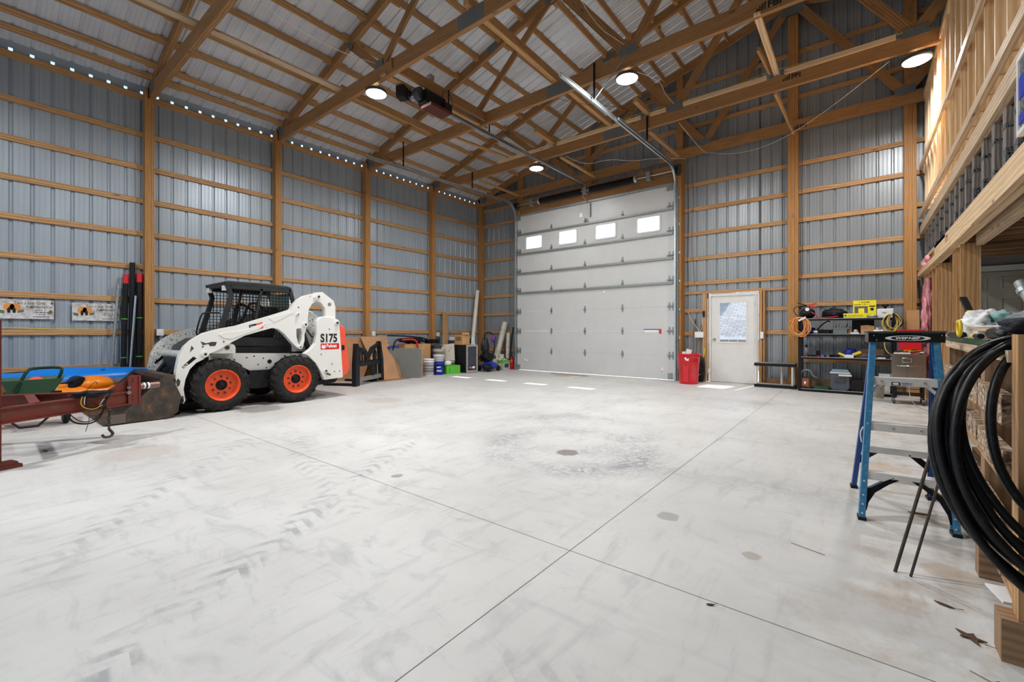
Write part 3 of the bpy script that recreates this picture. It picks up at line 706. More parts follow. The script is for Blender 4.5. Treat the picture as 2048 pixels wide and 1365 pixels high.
# door opener
t = thing('door_opener', 'black door opener motor with a red cover under its end, hanging from the trusses', 'door opener', (-6.03, 5.1, 5.2))
part('motor', MB().cyl((-6.25, 4.98, 5.38), (-6.02, 5.02, 5.38), .11, n=28).cyl((-6.29, 4.97, 5.38), (-6.25, 4.98, 5.38), .08, n=20), M_DKGREY, t)
part('motor_band', MB().cyl((-6.21, 4.985, 5.38), (-6.13, 5.0, 5.38), .113, n=28), M_CHROME, t)
part('gearbox', MB().lo(-6.15, -5.93, 5.05, 5.5, 5.22, 5.44).lo(-6.12, -5.88, 5.45, 5.62, 5.20, 5.36), M_BLACK, t, bevel=.015)
part('junction_box', MB().box((-6.27, 4.80, 5.37), (.16, .16, .2), .4), M_BLACK, t, bevel=.012)
part('cover', MB().box((-5.98, 5.33, 5.19), (.26, .48, .055), .0), M_REDW, t, bevel=.008, label='dark red cover')
part('rail', MB().bar((-6.05, 5.5, 5.30), (-6.08, 10.9, 5.36), .035, .07), M_GALV, t); part('rail', MB().bar((-6.0, 5.5, 5.28), (-6.03, 10.9, 5.34), .012, .05), M_GALV, t)
part('chain', MB().cyl((-5.93, 5.5, 5.25), (-6.05, 10.8, 5.25), .007, n=6), M_BLACK, t)
for x, y in ((-6.08, 5.15), (-5.9, 5.55), (-6.03, 6.82)): part('hanger', MB().bar((x, y, 5.3), (x, y, 5.62), .03, .008, (0, 1, 0)), M_BLACK, t)
part('pull_cord', MB().tube([(-6.06, 10.72, 5.3), (-6.07, 10.72, 4.55)], .004, 6), M_RED, t); part('pull_handle', MB().lo(-6.11, -6.03, 10.70, 10.73, 4.38, 4.48), M_PAPER, t, bevel=.01)
part('door_arm', MB().tube([(-6.05, 10.75, 5.3), (-6.05, 10.78, 4.95), (-5.95, 10.88, 4.80)], .014, 8).bar((-5.92, 10.9, 4.80), (-5.92, 10.9, 4.42), .05, .02, (0, 1, 0)), M_GALVD, t)
part('wire_loop', MB().tube([(-5.9, 5.4, 5.4), (-5.82, 5.35, 5.52), (-5.8, 5.5, 5.5), (-5.86, 5.62, 5.35)], .006, 6, smooth_path=2), M_CORD, t)
solo('junction_box', MB().lo(-6.10, -6.0, 5.2, 5.3, 5.712, 5.80), M_GALV, 'small metal junction box above the opener motor', 'junction box')

# ============================================================ ENTRY DOOR
door2 = sthing('door_2'); door2.location = (-2.36, 11.3, 0); YM = 11.26
A, B = -2.815, -1.885
w0, w1, zz0, zz1 = -2.64, -2.06, .95, 1.89
mb = MB(); mb.lo(A, w0, YM, YM + .045, .012, 2.045).lo(w1, B, YM, YM + .045, .012, 2.045).lo(w0, w1, YM, YM + .045, .012, zz0).lo(w0, w1, YM, YM + .045, zz1, 2.045); part('door_leaf', mb, M_WHITE, door2)
part('window_frame', MB().prism([(w0 - .025, zz0 - .025), (w1 + .025, zz0 - .025), (w1 + .025, zz1 + .025), (w0 - .025, zz1 + .025)], YM - .008, YM, 'XZ', holes=[[(w0 + .01, zz0 + .01), (w0 + .01, zz1 - .01), (w1 - .01, zz1 - .01), (w1 - .01, zz0 + .01)]]), M_WHITE, door2)
part('pane', MB().lo(w0, w1, YM + .02, YM + .024, zz0, zz1), M_GLASS, door2)
mb = MB()
for i in (1, 2): mb.lo(w0 + (w1 - w0) * i / 3 - .005, w0 + (w1 - w0) * i / 3 + .005, YM + .026, YM + .032, zz0, zz1)
for i in (1, 2): mb.lo(w0, w1, YM + .026, YM + .032, zz0 + (zz1 - zz0) * i / 3 - .005, zz0 + (zz1 - zz0) * i / 3 + .005)
part('muntins', mb, M_WHITE, door2)
part('door_frame', MB().lo(A - .05, A - .005, YM - .03, YM + .09, 0, 2.05).lo(B + .005, B + .05, YM - .03, YM + .09, 0, 2.05).lo(A - .05, B + .05, YM - .03, YM + .09, 2.052, 2.10), M_WHITE, door2, bevel=.002)
kn = part('door_knob', MB().lathe([(.001, -.075), (.02, -.075), (.028, -.06), (.024, -.045), (.012, -.035), (.012, -.012), (.032, -.01), (.032, 0)], (A + .06, YM, 1.02), 'Y', 20), M_CHROME, door2)
for z in (.25, 1.0, 1.8): part('door_hinge', MB().cyl((B + .003, YM - .006, z - .05), (B + .003, YM - .006, z + .05), .008, n=8), M_GALV, door2)
for z in (.2, .95, 1.65): part('shim', MB().lo(A - .075, A - .045, YM - .05, YM + .05, z - .02, z + .02), M_PALE, door2)
part('shim', MB().lo(A - .085, A - .065, YM - .06, YM - .04, .2, 2.0), M_PALE, door2)
part('threshold', MB().lo(A - .04, B + .04, YM - .02, YM + .12, 0, .012), M_GALVD, door2)
solo('door_control', MB().lo(-2.99, -2.94, 11.13, 11.155, 1.56, 1.70).lo(-2.975, -2.955, 11.125, 11.13, 1.66, 1.68), M_BLACK, 'small black control with green and red buttons left of the entry door', 'push button', bevel=.003)
solo('switch_box', MB().lo(-3.17, -2.97, 11.13, 11.165, 1.06, 1.20), M_PLASW, 'white double switch plate between overhead door and entry door', 'switch', bevel=.006)
solo('outlet_box', MB().lo(-1.765, -1.70, 11.12, 11.155, 1.05, 1.20), M_PLASW, 'white outlet on the stud right of the entry door', 'outlet', bevel=.005)
def tubes(nm, pts, r, m, lab, cat, grp=None, sp=2): return solo(nm, MB().tube(pts, r, 6, smooth_path=sp), m, lab, cat, grp)
tubes('wire', [(-3.38, 11.28, 1.72), (-3.3, 11.25, 1.5), (-3.1, 11.2, 1.25), (-3.08, 11.15, 1.2)], .005, M_PVC, 'white cable running down left into the switch plate', 'wire', 'loose wires on the back wall')
tubes('wire', [(-3.0, 11.25, 1.75), (-3.02, 11.2, 1.5), (-3.0, 11.2, 1.35), (-3.05, 11.16, 1.2)], .005, M_PVC, 'white cable dropping straight into the switch plate', 'wire', 'loose wires on the back wall')
tubes('wire', [(-3.38, 11.285, 4.9), (-3.36, 11.28, 3.9), (-3.40, 11.28, 3.0), (-3.37, 11.28, 2.3)], .004, M_CORD, 'thin dark wire running down beside the overhead door post', 'wire', 'loose wires on the back wall')
tubes('wire', [(-3.28, 11.285, 5.3), (-3.24, 11.28, 4.5), (-3.29, 11.28, 3.5), (-3.22, 11.28, 2.4)], .004, M_CORD, 'second dark wire looping over the girts right of the overhead door', 'wire', 'loose wires on the back wall')
tubes('wire', [(-1.0, 11.28, 5.9), (-.98, 11.28, 5.3), (-1.0, 11.28, 4.2), (-.98, 11.28, 3.0), (-1.0, 11.28, 2.4)], .004, M_CORD, 'dark wire beside the tall middle post of the back wall', 'wire', 'loose wires on the back wall')

# ============================================================ OUTSIDE
def ground_mat():
    m, nt, b = nodes('ground_outside'); v = coord(nt)
    c = ramp(nt, noise(nt, v, 1.2, 6), [(.4, (.42, .41, .38)), (.6, (.50, .48, .44))]); nt.links.new(c, b.inputs['Base Color']); b.inputs['Roughness'].default_value = .9; return m
mb = MB(); mb.f([(-60, 11.4, -.03), (60, 11.4, -.03), (60, 16, -.06), (-60, 16, -.06)]); mb.f([(-60, 16, -.06), (60, 16, -.06), (60, 20, -1.5), (-60, 20, -1.5)]); mb.f([(-60, 20, -1.5), (60, 20, -1.5), (60, 120, -1.5), (-60, 120, -1.5)])
mb.f([(-60, -60, -.03), (60, -60, -.03), (60, -6, -.03), (-60, -6, -.03)]); mb.f([(-60, -6, -.03), (-10.5, -6, -.03), (-10.5, 11.4, -.03), (-60, 11.4, -.03)])
struct('ground', mb, ground_mat())
def shingle_mat():
    m, nt, b = nodes('roof_shingles'); v = coord(nt)
    br = nt.nodes.new('ShaderNodeTexBrick'); br.inputs['Scale'].default_value = 1; br.inputs['Brick Width'].default_value = .35; br.inputs['Row Height'].default_value = .14; br.inputs['Mortar Size'].default_value = .012
    br.inputs['Color1'].default_value = (.42, .38, .35, 1); br.inputs['Color2'].default_value = (.28, .25, .23, 1); br.inputs['Mortar'].default_value = (.08, .07, .07, 1)
    nt.links.new(v, br.inputs['Vector']); nt.links.new(br.outputs[0], b.inputs['Base Color']); b.inputs['Roughness'].default_value = .9; return m
def brick_mat():
    m, nt, b = nodes('house_brick'); v = coord(nt)
    br = nt.nodes.new('ShaderNodeTexBrick'); br.inputs['Scale'].default_value = 4; br.inputs['Color1'].default_value = (.45, .28, .20, 1); br.inputs['Color2'].default_value = (.30, .17, .12, 1); br.inputs['Mortar'].default_value = (.5, .47, .42, 1)
    nt.links.new(mapping(nt, v, (1, 1, 1), rot=(PI / 2, 0, 0)), br.inputs['Vector']); nt.links.new(br.outputs[0], b.inputs['Base Color']); b.inputs['Roughness'].default_value = .9; return m
t = thing('house', 'neighbouring brick house with grey shingle roof, seen through the entry door glass', 'house', (-5.5, 25, -1.5))
part('wall', MB().lo(-14, 3, 22, 30, -1.5, .95), brick_mat(), t)
mbr = MB(); mbr.prism([(21.5, .85), (26, 3.35), (30.5, .85), (30.5, .97), (26, 3.5), (21.5, .97)], -14.5, 3.5, 'YZ'); part('roof', mbr, shingle_mat(), t)
part('gutter', MB().lo(-14.5, 3.5, 21.38, 21.5, .85, .97), M_WHITE, t)
wf = part('window', MB().lo(-5.15, -4.35, 21.95, 22.0, -.6, .75), M_WHITE, t); part('pane', MB().lo(-5.08, -4.42, 21.93, 21.955, -.53, .68), M_DKGREY, wf)
part('chimney', MB().lo(-6.2, -5.2, 24.6, 25.6, 2.6, 3.9), brick_mat(), t)

# ============================================================ FRAMED WALL AND LOFT (right)
wr = sthing('wall_right'); XF = .87
def wp(nm, a, b, w, h, up=(0, 0, 1), m=None, bev=.002): return part(nm, MB().bar(a, b, w, h, up), m or M_PALE, wr, bevel=bev)
wp('rim_board', (XF + .02, 2.9, 2.405), (XF + .02, 7.9, 2.405), .04, .19); wp('rim_board', (XF + .02, 8.12, 2.405), (XF + .02, 9.2, 2.405), .04, .19)
wp('rim_top_strip', (XF + .02, 7.9, 2.48), (XF + .02, 11.2, 2.48), .04, .04)
wp('ledger_strip', (XF - .02, 6.0, 2.265), (XF - .02, 11.25, 2.265), .04, .09); wp('ledger_strip', (XF - .03, 2.9, 2.265), (XF - .03, 5.98, 2.265), .05, .10)
wp('header', (XF + .03, 2.9, 2.235), (XF + .03, 11.2, 2.235), .05, .05); wp('header', (XF + .17, 2.9, 2.24), (XF + .17, 7.1, 2.24), .06, .14, m=M_PALE2)
for y in (7.95, 8.05, 9.25, 9.6, 9.75, 10.4, 10.9): wp('cripple', (XF + .05, y, 2.30), (XF + .05, y, 2.47), .04, .08, (0, 1, 0), M_GIRT)
wp('rail', (XF + .02, 2.9, 3.09), (XF + .02, 11.2, 3.09), .055, .15, m=M_PALE2); wp('rail', (XF + .0, 2.9, 3.36), (XF + .0, 11.2, 3.36), .05, .09, m=M_PALE2)
wp('rail', (XF + .10, 2.9, 3.22), (XF + .10, 11.2, 3.22), .14, .04, m=M_PALE)
y = 2.7; i = 0
while y < 11.2:
    wp('stud', (XF + .10, y, 3.40), (XF + .10, y, 5.52), .14, .038, (0, 1, 0), M_PALE); y += .405
wp('top_plate', (XF + .10, 2.5, 5.54), (XF + .10, 11.2, 5.54), .14, .04); wp('top_plate', (XF + .10, 2.5, 5.585), (XF + .10, 11.2, 5.585), .14, .04)
wp('mid_brace', (XF + .005, 2.7, 4.36), (XF + .005, 7.9, 4.22), .036, .09, m=M_PALE2); wp('mid_brace', (XF + .005, 7.92, 4.27), (XF + .005, 11.2, 4.27), .036, .09, m=M_PALE)
part('sheathing', MB().lo(XF + .172, XF + .185, 2.5, 11.2, 3.24, 5.5), M_PALE, wr)
# weathered boards wrapped in foil and mesh behind the rails
M_MESH, nt_, b_ = nodes('foil_mesh'); v_ = coord(nt_); vo_ = nt_.nodes.new('ShaderNodeTexVoronoi'); vo_.feature = 'DISTANCE_TO_EDGE'; vo_.inputs['Scale'].default_value = 42; nt_.links.new(v_, vo_.inputs['Vector'])
nt_.links.new(ramp(nt_, vo_.outputs['Distance'], [(.04, (.26, .28, .29)), (.2, (.035, .035, .036))]), b_.inputs['Base Color']); b_.inputs['Roughness'].default_value = .4; b_.inputs['Metallic'].default_value = .5
for i, y in enumerate([3.6, 3.95, 4.28, 4.59, 4.87, 5.21, 5.6, 6.02, 6.47, 6.89, 7.25, 7.58, 7.99, 8.44, 8.91, 9.4, 9.85, 10.3, 10.75]):
    zt = 3.0 + .02 * math.sin(i * 2.1)
    p = part('wrapped_board', MB().bar((XF + .11, y, 2.50), (XF + .11, y, zt), .16, .11, (0, 1, 0)), M_GREYW, wr, bevel=.02)
    part('mesh_wrap', MB().bar((XF + .11, y, 2.505), (XF + .11, y, 2.60 + .03 * (i % 3)), .165, .115, (0, 1, 0)), M_MESH, p, bevel=.02)
    part('mesh_wrap', MB().bar((XF + .11, y, 2.82), (XF + .11, y, 2.86), .165, .115, (0, 1, 0)), M_MESH, p, bevel=.02)
part('loft_floor', MB().lo(XF + .04, 8.0, 2.0, 11.3, 2.475, 2.50), M_BRN, wr)
part('added_dark_panel', MB().lo(XF + .45, XF + .47, 2.5, 11.2, 2.50, 3.22), M_GREYW, wr)  # added dark sheet so the unlit loft reads dark between the boards
for i, y in enumerate([2.2 + .4 * k for k in range(18)]):
    part('joist', MB().bar((XF + .22, y, 2.36), (7.5, y, 2.36), .04, .22), M_BRN, wr)
# framed wall under the loft
for y, w_, m in ((7.19, .038, M_GIRT), (7.48, .04, M_GIRT), (7.60, .038, M_GIRT), (7.72, .038, M_GIRT), (8.97, .038, M_GIRT), (9.2, .038, M_GIRT), (9.34, .038, M_GIRT), (9.75, .038, M_GIRT), (10.15, .038, M_GIRT), (10.55, .038, M_GIRT), (10.95, .038, M_GIRT)):
    wp('stud', (.97, y, .04), (.97, y, 2.21), .145, w_, (0, 1, 0), m)
wp('bottom_plate', (.97, 7.17, .02), (.97, 7.8, .02), .14, .04); wp('bottom_plate', (.97, 8.9, .02), (.97, 11.2, .02), .14, .04)
part('sheathing', MB().lo(1.045, 1.06, 8.95, 11.2, 0, 2.21), M_PLY, wr)
part('sheathing', MB().lo(1.045, 1.06, 7.17, 7.74, 0, 2.21), M_PLY, wr)
wp('window_buck', (.97, 7.78, 1.14), (.97, 9.0, 1.14), .14, .04); wp('stud', (.97, 8.4, .04), (.97, 8.4, 1.12), .14, .038, (0, 1, 0), M_GIRT)
part('sheathing', MB().lo(1.045, 1.06, 7.74, 8.95, 0, 1.12), M_PLY, wr)
def insul_mat():
    m, nt, b = nodes('pink_insulation'); v = coord(nt); c = ramp(nt, noise(nt, v, 14, 6, .7), [(.35, (.50, .14, .17)), (.65, (.85, .42, .44))]); nt.links.new(c, b.inputs['Base Color']); b.inputs['Roughness'].default_value = .95
    bump(nt, b, noise(nt, v, 40, 5), .6, .01); return m
M_PINK = insul_mat()
part('insulation', MB().blob((.875, 10.12, 1.38), (.075, .22, .42), .45, 4, 3).blob((.89, 10.02, 1.82), (.05, .12, .30), .4, 3, 5), M_PINK, wr)
part('insulation', MB().blob((.93, 10.75, 1.5), (.07, .16, .62), .45, 4, 9), M_PINK, wr); part('insulation', MB().blob((.90, 10.1, .75), (.08, .25, .35), .45, 4, 19), M_PINK, wr)
part('insulation', MB().blob((.875, 9.95, 2.40), (.05, .13, .075), .35, 3, 2), M_PINK, wr); part('insulation', MB().blob((.875, 10.5, 2.36), (.05, .2, .08), .4, 3, 6), M_PINK, wr)
# room behind with panelled door
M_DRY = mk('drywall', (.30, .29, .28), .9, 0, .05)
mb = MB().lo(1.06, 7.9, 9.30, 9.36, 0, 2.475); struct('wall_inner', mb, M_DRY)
door3 = sthing('door_3'); door3.location = (1.5, 9.3, 0)
M_DR3 = mk('cream_door', (.46, .43, .36), .5, 0, .03)
part('door_leaf', MB().lo(1.08, 1.90, 9.255, 9.30, .01, 2.06), M_DR3, door3)
for x0, x1 in ((1.17, 1.43), (1.55, 1.81)):
    for z0, z1 in ((1.80, 1.98), (1.02, 1.70), (.18, .88)):
        part('raised_panel', MB().prism([(x0, z0), (x1, z0), (x1, z1), (x0, z1)], 9.243, 9.255, 'XZ', holes=[[(x0 + .03, z0 + .03), (x0 + .03, z1 - .03), (x1 - .03, z1 - .03), (x1 - .03, z0 + .03)]]).lo(x0 + .05, x1 - .05, 9.247, 9.255, z0 + .05, z1 - .05), M_DR3, door3, bevel=.004)
part('door_trim', MB().lo(1.0, 2.0, 9.24, 9.30, 2.07, 2.15).lo(1.91, 2.0, 9.24, 9.30, 0, 2.07), M_WHITE, door3, bevel=.004)
# painted panel leaning on the loft rail at the far right
t = thing('painted_panel', 'white-edged mesh panel with blue paint spots on the loft rail at far right', 'panel', (.80, 4.25, 2.5))
part('frame', MB().lo(.795, .825, 4.27, 4.30, 2.50, 2.95).lo(.795, .825, 3.90, 4.30, 2.47, 2.50).lo(.795, .825, 3.90, 4.30, 2.95, 2.98), M_WHITE, t)
part('mesh', MB().lo(.805, .815, 3.90, 4.27, 2.50, 2.95), M_MESH, t); part('paint_spot', MB().lo(.80, .805, 4.10, 4.27, 2.70, 2.84), M_BLUE, t); part('paint_spot', MB().lo(.80, .805, 4.15, 4.27, 2.54, 2.60), M_BLUE, t)
# ============================================================ SKID STEER LOADER
M_SKW = mk('chipped_white_paint', (.78, .77, .73), .38, 0, .04, 14, col2=(.10, .075, .055), thr=(.715, .735), detail=8)
M_SKW2 = mk('worn_white_paint', (.66, .67, .64), .5, 0, .04, 48, col2=(.13, .11, .09), thr=(.55, .60), detail=8)
M_TYRE = mk('tyre_rubber', (.020, .019, .018), .7, 0, .3, 12, bmp=.4, col2=(.05, .045, .04), thr=(.5, .8))
M_RIM = mk('orange_rim', (.80, .085, .015), .4, 0, .12, 6, col2=(.45, .06, .02), thr=(.55, .75))
M_TAIL = mk('red_tailgate', (.85, .10, .05), .42, 0, .05, 5)
def rust_mat(n, a, b_, c):
    m, nt, b = nodes(n); v = coord(nt)
    k = ramp(nt, noise(nt, mapping(nt, v, (1, 2, 2)), 3.5, 8, .7), [(.40, a), (.56, b_), (.70, c)]); nt.links.new(k, b.inputs['Base Color']); b.inputs['Roughness'].default_value = .55; b.inputs['Metallic'].default_value = .35
    bump(nt, b, noise(nt, v, 40, 5), .2, .004); return m
M_BUCK = rust_mat('bucket_steel', (.045, .038, .034), (.085, .062, .048), (.30, .12, .04))
sk = thing('skid_steer_loader', 'white skid steer loader with orange wheels and black mesh cab, bucket on the floor', 'loader', (-8.33, 3.2, 0))
Y = lambda u: 2.43 + u
def yz(P): return [(Y(u), z) for u, z in P]
XC = -8.33
def mirror(x): return 2 * XC - x
ARM = [(-0.547, 0.284), (-0.543, 0.634), (-0.508, 0.844), (-0.445, 0.983), (-0.364, 1.071), (-0.211, 1.178), (-0.003, 1.243), (0.234, 1.293), (0.595, 1.417), (0.886, 1.517), (1.049, 1.576), (1.101, 1.663), (1.175, 1.752), (1.283, 1.823), (1.437, 1.872), (1.545, 1.88), (1.58, 1.83), (1.494, 1.748), (1.415, 1.689), (1.359, 1.588), (1.344, 1.435), (1.335, 1.304), (1.285, 1.153), (1.285, 1.045), (1.255, 0.937), (1.207, 0.895), (1.154, 0.93), (1.049, 1.04), (0.946, 1.165), (0.846, 1.245), (0.757, 1.265), (0.557, 1.206), (0.339, 1.138), (0.165, 1.043), (-0.003, 0.934), (-0.132, 0.873), (-0.211, 0.794), (-0.303, 0.744), (-0.379, 0.659), (-0.431, 0.52), (-0.453, 0.379), (-0.431, 0.217), (-0.453, 0.175), (-0.511, 0.209)]
HOLE = [(1.142, 1.25), (1.222, 1.262), (1.245, 1.19), (1.235, 1.067), (1.205, 0.975), (1.178, 0.985), (1.145, 1.12)]
LAMPH = [(-0.333, 0.845), (-0.29, 0.812), (-0.452, 0.665), (-0.475, 0.70)]
LINK = [(1.483, 1.897), (1.597, 1.912), (1.811, 1.766), (1.847, 1.653), (1.842, 1.35), (1.656, 1.35), (1.651, 1.622), (1.574, 1.719), (1.483, 1.758), (1.437, 1.811)]
UPR = [(1.474, 1.152), (1.463, 1.327), (1.475, 1.39), (1.508, 1.435), (1.55, 1.462), (1.61, 1.475), (1.777, 1.462), (1.898, 1.406), (1.973, 0.354), (1.612, 0.339), (1.542, 0.489), (1.451, 0.648), (1.318, 0.785), (1.242, 0.821), (1.362, 0.903), (1.44, 0.999)]
for sgn, xo in ((1, -7.56), (-1, mirror(-7.56))):
    w_ = M_SKW if sgn > 0 else M_SKW2
    a = part('lift_arm', MB().prism(yz(ARM), xo, xo - sgn * .11, 'YZ', holes=[yz(HOLE)[::-1], yz(LAMPH)[::-1]]), w_, sk, bevel=.008)
    part('arm_lamp', MB().prism(yz([(-.335, .835), (-.30, .81), (-.445, .675), (-.465, .70)]), xo - sgn * .03, xo - sgn * .05, 'YZ'), M_BLACK, a)
    part('lamp_lens', MB().blob((xo - sgn * .028, Y(-.425), .715), (.012, .04, .045), .05, 2), M_CHROME, a)
    part('arm_rib', MB().prism(yz([(-.02, 1.16), (.05, 1.19), (.30, 1.22), (.62, 1.34), (.66, 1.335), (.55, 1.245), (.33, 1.16), (.16, 1.09), (.05, 1.10)]), xo, xo + sgn * .008, 'YZ'), w_, a, bevel=.004)
    part('arm_rib', MB().prism(yz([(.70, 1.42), (1.05, 1.54), (1.09, 1.62), (1.10, 1.52), (1.0, 1.47), (.78, 1.35)]), xo, xo + sgn * .006, 'YZ'), w_, a, bevel=.004)
    for u, z, r in ((1.524, 1.823, .05), (1.293, 1.326, .045), (1.203, .938, .035), (-.195, .87, .045), (1.164, 1.499, .025)):
        pn = part('pivot_boss', MB().cyl((xo, Y(u), z), (xo + sgn * .03, Y(u), z), r, n=20), w_, a, bevel=.003)
        part('pin', MB().cyl((xo + sgn * .03, Y(u), z), (xo + sgn * .04, Y(u), z), r * .45, n=6), M_BUCK, pn)
    for u, z in ((.2, 1.14), (.05, 1.05), (-.1, 1.0), (-.22, .98), (1.18, 1.62)): part('bolt', MB().cyl((xo, Y(u), z), (xo + sgn * .006, Y(u), z), .012, n=8), M_BUCK, a)
    if sgn > 0:
        for pts in ([(-.25, 1.06), (-.18, 1.03), (-.10, 1.05), (-.04, 1.045), (-.06, .99), (-.13, .985), (-.15, 1.02), (-.22, 1.0)], [(-.54, .5), (-.52, .54), (-.49, .5), (-.5, .44), (-.53, .42)], [(-.5, .27), (-.46, .29), (-.45, .23), (-.48, .21)], [(-.36, 1.0), (-.33, .96), (-.38, .90)]):
            part('chipped_patch', MB().prism(yz(pts), xo, xo + .0015, 'YZ'), M_BUCK, a)
        d = part('decal', MB().prism(yz([(.40, 1.305), (.505, 1.332), (.515, 1.235), (.41, 1.212)]), xo, xo + .002, 'YZ'), M_INK, a); part('decal', MB().prism(yz([(.507, 1.332), (.60, 1.358), (.613, 1.258), (.515, 1.235)]), xo, xo + .002, 'YZ'), M_TAIL, a)
        textpart('decal_text', 'Bobcat', .042, M_PAPER, a, (xo + .0025, Y(.425), 1.262), (0, 1, .24), (0, -.24, 1), .0004)
    l = part('rear_link', MB().prism(yz(LINK), xo - sgn * .0 + sgn * .02, xo - sgn * .09, 'YZ', holes=[[(Y(1.734) + .038 * math.cos(t), 1.693 + .038 * math.sin(t)) for t in [-2 * PI * i / 14 for i in range(14)]]]), w_, sk, bevel=.006)
    u_ = part('upright', MB().prism(yz(UPR), xo + sgn * .065, xo - sgn * .04, 'YZ'), w_, sk, bevel=.014)
    xu = xo + sgn * .065
    for u, z, r in ((1.876 - .03, 1.361, .045), (1.63, .50, .04)):
        pn = part('pivot_boss', MB().cyl((xu, Y(u), z), (xu + sgn * .02, Y(u), z), r, n=20), w_, u_, bevel=.003); part('pin', MB().cyl((xu + sgn * .02, Y(u), z), (xu + sgn * .035, Y(u), z), r * .5, n=8), M_BUCK, pn)
    part('hitch_pin', MB().cyl((xu, Y(1.66), .455), (xu + sgn * .07, Y(1.68), .43), .018, n=8), M_BUCK, u_)
    for u, z in ((1.55, .8), (1.75, .62), (1.8, .48), (1.9, .48), (1.7, 1.25)): part('bolt', MB().cyl((xu, Y(u), z), (xu + sgn * .005, Y(u), z), .010, n=8), M_BUCK, u_)
    if sgn > 0:
        M_REDB = mk('badge_red', (.65, .01, .01), .4)
        textpart('model_number', 'S175', .205, M_INK, u_, (xu + .002, Y(1.535), 1.018), (0, 1, 0), (0, 0, 1), .0008, .007, xs=.80)
        bd = part('badge', MB().lo(xu, xu + .003, Y(1.54), Y(1.89), .885, .99), M_REDB, u_)
        textpart('badge_text', 'Bobcat', .085, M_PAPER, bd, (xu + .0038, Y(1.645), .918), (0, 1, 0), (0, 0, 1), .0008, .003, xs=.82)
        cat = [(0, .2), (.1, .85), (.22, 1), (.38, .72), (.62, .72), (.78, 1), (.9, .85), (1, .2), (.78, .05), (.62, -.05), (.5, .08), (.38, -.05), (.22, .05)]
        part('badge_emblem', MB().prism([(Y(1.553 + .08 * p[0]), .90 + .075 * p[1]) for p in cat], xu + .003, xu + .005, 'YZ'), M_PAPER, bd)
        part('badge_emblem_eye', MB().prism(yz([(1.573, .935), (1.588, .93), (1.575, .945)]), xu + .005, xu + .006, 'YZ').prism(yz([(1.613, .935), (1.598, .93), (1.611, .945)]), xu + .005, xu + .006, 'YZ'), M_REDB, bd)
    # frame side + bracket
    xs = -7.78 if sgn > 0 else mirror(-7.78)
    s_ = part('side_panel', MB().prism(yz([(-.065, .854), (.223, .862), (1.391, .815), (1.62, .628), (1.714, .46), (.85, .40), (.79, .56), (.493, .568), (.383, .636), (-.065, .683)]), xs, xs - sgn * .05, 'YZ'), w_, sk, bevel=.004)
    part('bracket', MB().prism(yz([(-.09, .868), (-.04, .965), (.144, 1.025), (.215, 1.0), (.235, .96), (.235, .862)]), xs + sgn * .16, xs - sgn * .02, 'YZ'), w_, sk, bevel=.01)
    part('bracket_pin', MB().cyl((xs + sgn * .16, Y(.117), .955), (xs + sgn * .175, Y(.117), .955), .032, n=12), M_BUCK, sk)
    for u, z in ((.27, .76), (.45, .78), (.70, .76), (.62, .66), (.95, .66), (.56, .80), (1.05, .78), (.3, .68), (.75, .6)): part('bolt', MB().cyl((xs, Y(u), z), (xs + sgn * .006, Y(u), z), .011 if u < .9 else .016, n=8), M_BLACK, s_)
    part('plug', MB().cyl((xs, Y(.80), .70), (xs + sgn * .004, Y(.80), .70), .035, n=16), M_BLACK, s_)
    part('step_box', MB().lo(xs + sgn * .06, xs - sgn * .15, Y(.47), Y(.80), .28, .57), M_BLACK, sk, bevel=.012)
    part('cylinder', MB().cyl((xo - sgn * .14, Y(1.27), 1.33), (xo - sgn * .14, Y(1.45), .80), .042, n=18).cyl((xo - sgn * .14, Y(1.24), 1.42), (xo - sgn * .14, Y(1.28), 1.3), .022, n=12), M_BLACK, sk)
    part('hose', MB().tube([(xo - sgn * .10, Y(1.33), 1.3), (xo - sgn * .08, Y(1.40), 1.18), (xo - sgn * .08, Y(1.46), 1.1)], .012, 8, smooth_path=2), M_BLACK, sk)
# body mass
part('chassis', MB().lo(-8.80, -7.86, Y(-.12), Y(1.85), .30, .95).lo(-8.72, -7.94, Y(-.42), Y(-.10), .18, .80), M_BLACK, sk, bevel=.02)
part('engine_cover', MB().prism(yz([(1.22, .9), (1.26, 1.50), (1.36, 1.60), (1.58, 1.58), (1.88, 1.30), (1.90, .9)]), -8.68, -7.86, 'YZ'), M_SKW2, sk, bevel=.03)
part('engine_cover_side', MB().lo(-7.9, -7.84, Y(1.2), Y(1.50), .85, 1.52), mk('grey_white_panel', (.46, .45, .42), .5), sk, bevel=.02)
part('tailgate', MB().prism(yz([(1.93, 1.345), (2.03, 1.29), (2.05, 1.2), (2.13, .55), (2.10, .42), (2.0, .37), (1.93, .5)]), -9.12, -7.54, 'YZ'), M_TAIL, sk, bevel=.025)
part('latch', MB().lo(-7.55, -7.53, Y(1.97), Y(2.02), .86, .95), M_BLACK, sk)
part('counterweight', MB().prism(yz([(1.5, .30), (1.62, .34), (2.0, .36), (1.9, .26), (1.6, .24)]), -9.0, -7.65, 'YZ'), M_BLACK, sk, bevel=.01)
part('cross_tube', MB().cyl((-9.1, Y(-.33), .85), (-7.6, Y(-.33), .85), .06, n=16), M_SKW2, sk)
part('quick_coupler', MB().prism(yz([(-.45, .15), (-.56, .55), (-.50, .58), (-.38, .2)]), -9.0, -7.65, 'YZ').cyl((-7.62, Y(-.50), .22), (-7.5, Y(-.50), .22), .035, n=14), M_BLACK, sk, bevel=.01)
part('front_floor_panel', MB().prism(yz([(-.42, .62), (-.30, .98), (-.12, 1.10), (-.05, 1.08), (-.12, .7)]), -8.72, -7.94, 'YZ'), M_DKGREY, sk, bevel=.01)
